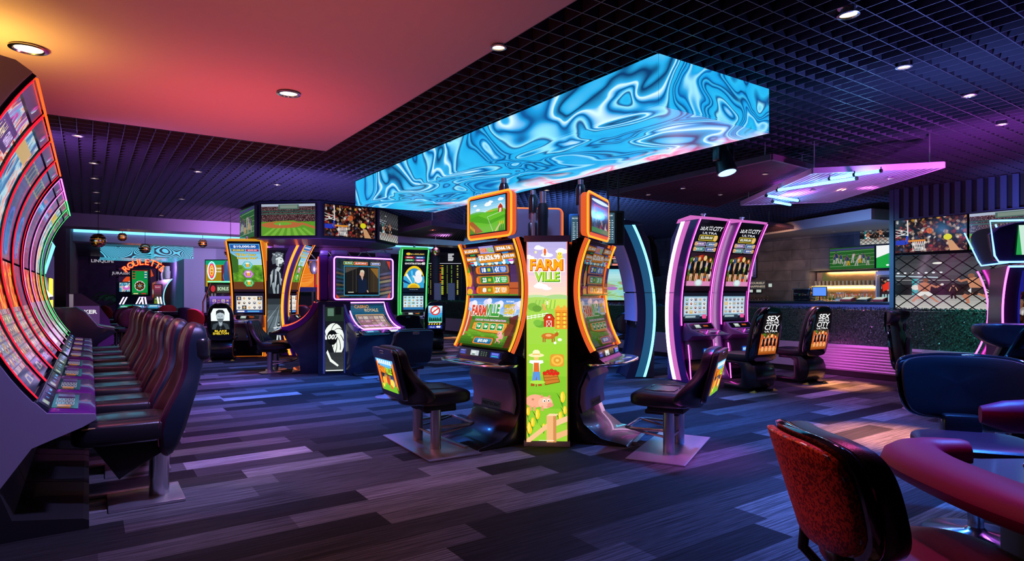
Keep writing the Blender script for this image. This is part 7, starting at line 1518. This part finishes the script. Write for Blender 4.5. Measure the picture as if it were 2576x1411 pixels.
# machines past the end of the bank
t = thing('arch_slot_machine', 'white arch-lit slot machine with a cyan side just past the curved machines', 'slot machine', (-.55, 13.3, 0), PI/2)
AA = Arc((.0,1.35),(.22,1.9),(-.05,2.55)); m = MB(); m.prism(AA.pts(0,1,14,-.03)+[(.6,2.5),(.6,1.3)], -.42, .42); obj('upper_cabinet', m, 'violet_gloss', t)
for s in (-1,1): m = MB(); AA.band(m, s*.36-.06, s*.36+.06, 0, 1, -.03, .02); obj('light_arch', m, 'white_light', t)
m = MB(); AA.band(m, -.28, .28, .02, .98, -.02, .0); obj('screen', m, 'cyan_glow', t); m = MB(); m.box(-.40,.15,0,.40,.6,1.32); obj('lower_cabinet', m, 'gloss_black', t); m = MB(); m.box(-.42,-.02,1.30,.42,.2,1.36); obj('ledge', m, 'chrome', t); m = MB(); bar(m,(-.41,.13,.2),(-.41,.13,1.3),.02); obj('red_light', m, 'neon_red', t)
m = MB()
for k in range(4): bar(m, (-.3+.2*k,.13,.25), (-.3+.2*k,.13,1.28), .015)
obj('glass_bars', m, 'violet_strip', t)
t = thing('arch_slot_machine', 'slot machine with a cyan sparkle side panel and tall yellow light frame', 'slot machine', (-.62, 14.8, 0), PI/2)
m = MB(); m.prism([(.1,1.75),(-.05,2.35),(.1,2.6),(.6,2.6),(.6,1.75)], -.40, .40); obj('upper_cabinet', m, 'violet_gloss', t); m = MB(); m.prism([(.08,1.80),(-.07,2.35),(.07,2.56),(.09,2.56),(-.04,2.35),(.1,1.8)], -.38, .38); obj('cyan_panel', m, 'cove_cyan', t)
m = MB(); m.prism([(a, b) for a, b in ((-.0,.75),(-.0,1.72),(.3,1.72),(.3,.75))], -.40, .40); obj('body', m, 'gloss_black', t)
m = MB(); m.box(-.41,-.03,.78,-.31,-.002,1.70); m.box(.31,-.03,.78,.41,-.002,1.70); m.box(-.31,-.03,1.62,.31,-.002,1.70); m.box(-.31,-.03,.78,.31,-.002,.86); obj('yellow_frame', m, 'yellow_light', t); m = MB(); m.box(-.4,.0,0,.4,.5,.748); obj('base', m, 'matte_black', t)
# dark slanted machine and purple kiosk
t = thing('slant_slot_machine', 'dark slant-top slot machine with a long deck before the purple kiosk', 'slot machine', (-.05, 14.6, 0), PI/2)
m = MB(); m.prism([(-.45,.72),(-.48,.66),(-.2,.45),(.0,.0),(.55,0),(.55,1.15),(.15,1.15),(.0,1.05),(-.2,.78)], -.42, .42, 'x', 0, .01); obj('cabinet', m, 'cabinet_navy', t); m = MB(); m.prism([(-.47,.725),(-.47,.74),(-.2,.80),(-.2,.785)], -.38, .38); obj('button_deck', m, 'steel', t); m = MB(); m.box(-.3,.2,1.152,.3,.26,1.40); obj('sign_card', m, 'white_paper', t)
t = thing('kiosk', 'purple curved kiosk panel lettered MAKER WIN', 'kiosk', pd(222, 15.6), face(.6,-.8))
m = MB(); m.prism([(-.45,0),(.55,0),(.55,.3),(.45,.75),(.2,1.15),(-.15,1.42),(-.45,1.42)], .0, .5, 'y'); obj('side_panel', m, 'purple_panel', t)
p = Pic(60,60); p.R(0,0,60,60,(.10,.04,.16)); p.T('MAKER',30,16,11,'#f0ecf4',50,.04); p.T('WIN',34,44,11,'#f0ecf4',26,.04); pic('lettering', p, flatfn(-.36,-.002,.55), t, .6, .55, 1, .8, False)

# ================================================================== FAR MIDDLE
def disp(lab, px0, px1, py0, py1, d, art, w=100, st=.95, legs=True, depth=.08, grp='big display screens in the pit'):
    x0, x1 = (px0-CX)/FP*d, (px1-CX)/FP*d; z0_, z1_ = zat(py1, d), zat(py0, d); W_ = x1-x0; H_ = z1_-z0_
    t = thing('display_screen', lab, 'screen', cw((x0+x1)/2, d), -TH, grp); m = MB(); m.rbox(-W_/2-.03,.004,z0_-.03,W_/2+.03,depth,z1_+.03,.01); obj('frame', m, 'matte_black', t)
    if legs:
        m = MB(); m.box(-W_/2+.02,.02,0,-W_/2+.1,.08,z0_-.03); m.box(W_/2-.1,.02,0,W_/2-.02,.08,z0_-.03); obj('stand', m, 'matte_black', t)
    p = Pic(w, w*H_/W_); art(p, w, w*H_/W_); pic('screen', p, flatfn(-W_/2,.0025,z0_), t, W_, H_, 1, st, False); return t
def orange_table(p, w, h):
    p.R(0,0,w,h,'#e87818'); p.R(0,0,w,h*.06,'#18a070'); p.E(w*.6,-h*.1,w*.62,h*.95,'#f09028',24); p.E(w*.6,-h*.15,w*.56,h*.85,'#e87c1c',24)
    for k in range(4): p.L(w*.1,h*(.5+.09*k),w*.9,h*(.42+.09*k),.7,'#f8c070')
    p.R(w*.15,h*.35,w*.28,h*.52,'#ffffff'); p.R(w*.18,h*.38,w*.24,h*.46,'#c82020'); p.R(0,h*.86,w,h,'#1c1c58'); p.T('BEAT',w*.2,h*.93,h*.07,'#f8d040',w*.2,.03); p.poly([(w*.7,0),(w*.85,0),(w*.8,h*.2)],'#382010')
def red_table(p, w, h):
    p.R(0,0,w,h,'#c81818'); p.R(w*.12,h*.1,w*.88,h*.2,'#e83838')
    for j in range(3):
        for k in range(5): p.R(w*(.3+.16*j),h*(.28+.1*k),w*(.42+.16*j),h*(.36+.1*k),'#e87818' if (j+k)%2 else '#181818'); p.E(w*(.36+.16*j),h*(.32+.1*k),2.5,2.5,'#ffffff',6)
    p.R(w*.08,h*.28,w*.24,h*.78,'#18803c'); p.R(0,h*.86,w,h,'#1c1c58')
disp('orange gaming table picture on a big screen between the machines', 728, 790, 656, 733, 24, orange_table)
disp('red number board screen right of the orange table picture', 792, 838, 656, 733, 24, red_table)
def craps(p, w, h):
    p.R(0,0,w,h,'#a88418'); p.R(0,0,w,h*.14,'#18a070'); p.R(0,h*.84,w,h,'#18203a'); p.T('CRAPS BOARD',w*.35,h*.26,h*.06,'#fff8d0',w*.5,.03); p.T('WAITING FOR SHOOTER',w*.4,h*.36,h*.05,'#fff8d0',w*.7,.03); p.T('22',w*.25,h*.62,h*.16,'#e83818',w*.2,.03); p.R(w*.6,h*.15,w,h*.84,'#7a1c28'); p.E(w*.8,h*.5,w*.14,h*.2,'#3a90c8',14); p.R(w*.6,h*.7,w,h*.74,'#48e0a0')
disp('screen with an olive craps board left of the orange-lit machine', 517, 584, 655, 733, 21, craps)
t = thing('truss', 'metal lighting truss behind the orange-lit machines under the screen cluster', 'truss', pd(800, 23, 0), -TH)
z_ = zat(655,23); m = MB(); n_ = 14
for s in (0,1): bar(m, (-2.2,0,z_+.42*s), (2.8,0,z_+.42*s), .03)
for k in range(n_): bar(m, (-2.2+5*k/n_,0,z_+(.42 if k%2 else 0)), (-2.2+5*(k+1)/n_,0,z_+(0 if k%2 else .42)), .018)
bar(m, (-2.1,0,z_+.4), (-2.1,0,4.25), .02, seg=6); bar(m, (2.7,0,z_+.4), (2.7,0,4.25), .02, seg=6); obj('truss_frame', m, 'steel', t)
for k, px in enumerate((790,812,826)):
    q = pd(px, 22.7, z_-.02); t = thing('stage_spotlight', ['left','middle','right'][k]+' of three black stage lamps hung from the far truss', 'spotlight', q, -TH, 'stage lamps on the far truss')
    m = MB(); m.lathe([(.08,-.5),(.15,-.38),(.13,-.1),(.05,0)], seg=14); obj('head', m, 'black_plastic', t); m = MB(); m.rbox(-.18,-.03,-.3,-.15,.03,0,.008); m.rbox(.15,-.03,-.3,.18,.03,0,.008); m.rbox(-.18,-.03,-.03,.18,.03,0,.008); obj('yoke', m, 'black_plastic', t)
# neon fruit-topped slot carousel behind the portrait chair
t = thing('neon_fruit_machine', 'carousel slot machine topped by a red and blue neon drum, left of the orange machine', 'slot machine', pd(563, 15.8), face(.3,-1))
zz = zat(690,15.8); m = MB(); m.rbox(-.36,-.1,0,.36,.5,.85,.03); obj('base', m, 'cabinet_navy', t); p = Pic(60,44); p.V(0,0,60,44,['#8a68d8','#3a2c88','#181438'],6); reels(p, 6, 8, 48, 28, 5, 3, ('#4848a8','#8858c8','#d8a8e8'), '#282058', 5); m = MB(); m.rbox(-.36,-.1,.86,.36,.4,1.7,.02); obj('cabinet', m, 'gloss_black', t); pic('screen', p, flatfn(-.32,-.105,.95), t, .64, .40, 1, .9)
p = Pic(60,20); p.R(0,0,60,20,'#101418'); p.R(16,2,44,18,'#384a40'); p.T('BONUS',30,10,8,'#c8e8c0',24,.03); p.E(8,10,5,7,'#c82838',10); p.E(52,10,5,7,'#c82838',10); pic('badge_screen', p, flatfn(-.32,-.105,1.42), t, .64, .24, 1, .9)
m = MB(); bar(m,(-.36,-.12,1.72),(.36,-.12,1.72),.014); obj('green_light', m, 'neon_green', t)
m = MB(); m.lathe([(.13,1.75),(.15,1.85),(.15,2.15),(.11,2.25)], (.14,.05,0), 18); obj('drum', m, 'cyan_glow', t)
for k in range(3): m = MB(); m.tube([(-.16+.11*k*math.cos(a)*.0-.10+(.09-.025*k)*math.cos(a), -.14, 2.0+(.22-.05*k)*math.sin(a)) for a in [2*PI*j/16 for j in range(16)]], .014, 6, closed=True); obj('neon_loop', m, ('neon_cyan','neon_red','neon_orange')[k], t)
for s in (-1,1): m = MB(); m.tube([(s*.46,-.15,.4),(s*.46,-.12,1.2),(s*.30,-.1,1.68)], .02, 6); obj('chrome_arm', m, 'chrome', t)
# odds boards with columns of figures
def odds(p, w, h):
    p.R(0,0,w,h,'#08070c'); p.l += 1; r = random.Random(2)
    for k in range(8): p.R(w*.45,h*(.02+.022*k),w*(.62+.08*r.random()),h*(.032+.022*k),'#e8e8f0',False)
    p.R(0,h*.24,w,h*.25,'#d8d8e8',False)
    for k in range(30):
        y = h*(.29+.023*k)
        for a, b, c in ((.03,.08,'#e8e8e8'),(.10,.16,'#e83828'),(.17,.26,'#c8d838'),(.40,.43,'#88a838'),(.58,.62,'#78b030'),(.82,.88,'#c8c858')):
            if r.random() < .85: p.R(w*a,y,w*b,y+h*.012,c,False)
disp('tall odds board with columns of red and green figures above the far hedge', 1100, 1160, 636, 744, 26, odds, grp='odds boards')
disp('narrow odds board beside the green-lit crescent machine', 1064, 1087, 636, 744, 26, odds, grp='odds boards')
t = thing('display_stack', 'pair of small ticket stands in front of the odds board', 'stand', pd(1118, 25), -TH)
for s in (-1,1): m = MB(); m.box(s*.28-.14,0,1.16,s*.28+.14,.1,1.85); m.box(s*.28-.03,0.02,0,s*.28+.03,.08,1.16); obj('leaflet_rack', m, 'grey_wall', t)
t = thing('round_pillar', 'dark round pillar under the copper pendant by the odds boards', 'pillar', pd(1096, 25.5)); m = MB(); m.lathe([(.17,0),(.17,3.0)], seg=20); obj('shaft', m, 'dark_wall', t)
# menu boards and wall screens right of the pod
def menu(p, w, h):
    p.R(0,0,w,h,'#3a5a6c'); p.T('PRO FOOTBALL LINES',w*.45,h*.09,h*.05,'#d8e8f0',w*.8,.03); p.l += 1; r = random.Random(4)
    for k in range(9):
        y = h*(.24+.075*k)
        for a in (.08,.3,.52,.76): p.R(w*a,y,w*(a+.10+.06*r.random()),y+h*.025,'#c8d8e0',False)
disp('hanging grey menu board behind the orange sign, left one', 1437, 1482, 543, 612, 9.6, menu, legs=False, grp='hanging menu boards')
disp('hanging grey menu board seen right of the orange-edged sign', 1515, 1546, 535, 612, 9.4, menu, legs=False, grp='hanging menu boards')
disp('black back of a hanging screen right of the menu boards', 1548, 1566, 535, 612, 9.6, lambda p, w, h: p.R(0,0,w,h,'#050507'), legs=False, grp='hanging menu boards')
for o in [o for o in bpy.data.objects if o.get('group') == 'hanging menu boards']:
    m = MB(); bar(m, (0,.05,2.65), (0,.05,3.5), .015, seg=6); obj('hanger', m, 'matte_black', o)
def infob(p, w, h): p.R(0,0,w,h,'#10131c'); p.L(w*.4,h*.1,w*.4,h*.4,1.5,'#d8d8c8'); p.L(w*.33,h*.17,w*.47,h*.17,1.5,'#d8d8c8'); p.R(0,h*.42,w*.78,h*.5,'#c83848'); p.R(0,h*.53,w*.78,h*.6,'#d8a8a8'); p.T('FEATURES',w*.4,h*.47,h*.05,'#ffffff',w*.6,.02); [p.R(w*.06,h*(.66+.06*k),w*.7,h*(.68+.06*k),'#a8a8b8') for k in range(3)]; p.R(w*.82,h*.1,w*.96,h*.84,'#3a3c48'); p.R(0,h*.88,w,h,'#e88878')
disp('dark information screen with red bars above the pale meadow screen', 1540, 1592, 628, 668, 21, infob, legs=False, grp='wall screens past the farm pod')
disp('narrow list screen at the left of the red-barred information screen', 1514, 1539, 628, 668, 21, menu, legs=False, grp='wall screens past the farm pod')
disp('large pale meadow screen seen between the farm pod and the blue machine', 1515, 1593, 677, 755, 21, lambda p, w, h: (p.V(0,0,w,h*.45,['#7ad0e4','#b8e4e4','#98c8b8'],6), p.R(0,h*.4,w,h,'@meadow'), p.E(w*.3,h*.62,w*.2,h*.06,'#a878c0',12)), legs=False, grp='wall screens past the farm pod')
q = pd(1550, 21.4); t = thing('screen_wall', 'dark partition with gold slats below the pale meadow screen', 'partition', q, -TH)
m = MB(); m.box(-1.0,0,0,1.2,.1,3.6); obj('panel', m, 'dark_wall', t)
m = MB(); rg = random.Random(9)
for k in range(50): x_ = -.7+1.3*k/50; m.box(x_,-.03,.70+rg.uniform(0,.06),x_+.012,-.01,1.12)
o = obj('gold_slats', m, 'copper', t)
t = thing('banquette', 'pale grey padded banquette beyond the farm pod', 'sofa', pd(1572, 17.3), -TH); m = MB(); m.rbox(-.55,0,.35,.6,.15,.98,.04); obj('backrest', m, 'lavender_paint', t); m = MB(); m.rbox(-.55,-.5,.0,.6,0,.42,.04); obj('seat', m, 'leather', t); m = MB(); m.rbox(-.6,.16,.98,.65,.22,1.02,.01); obj('rail', m, 'purple_panel', t)
red_chair('dark high stool seen just right of the farm pod', pd(1552, 12.2), face(-.7,.7), 'leather')
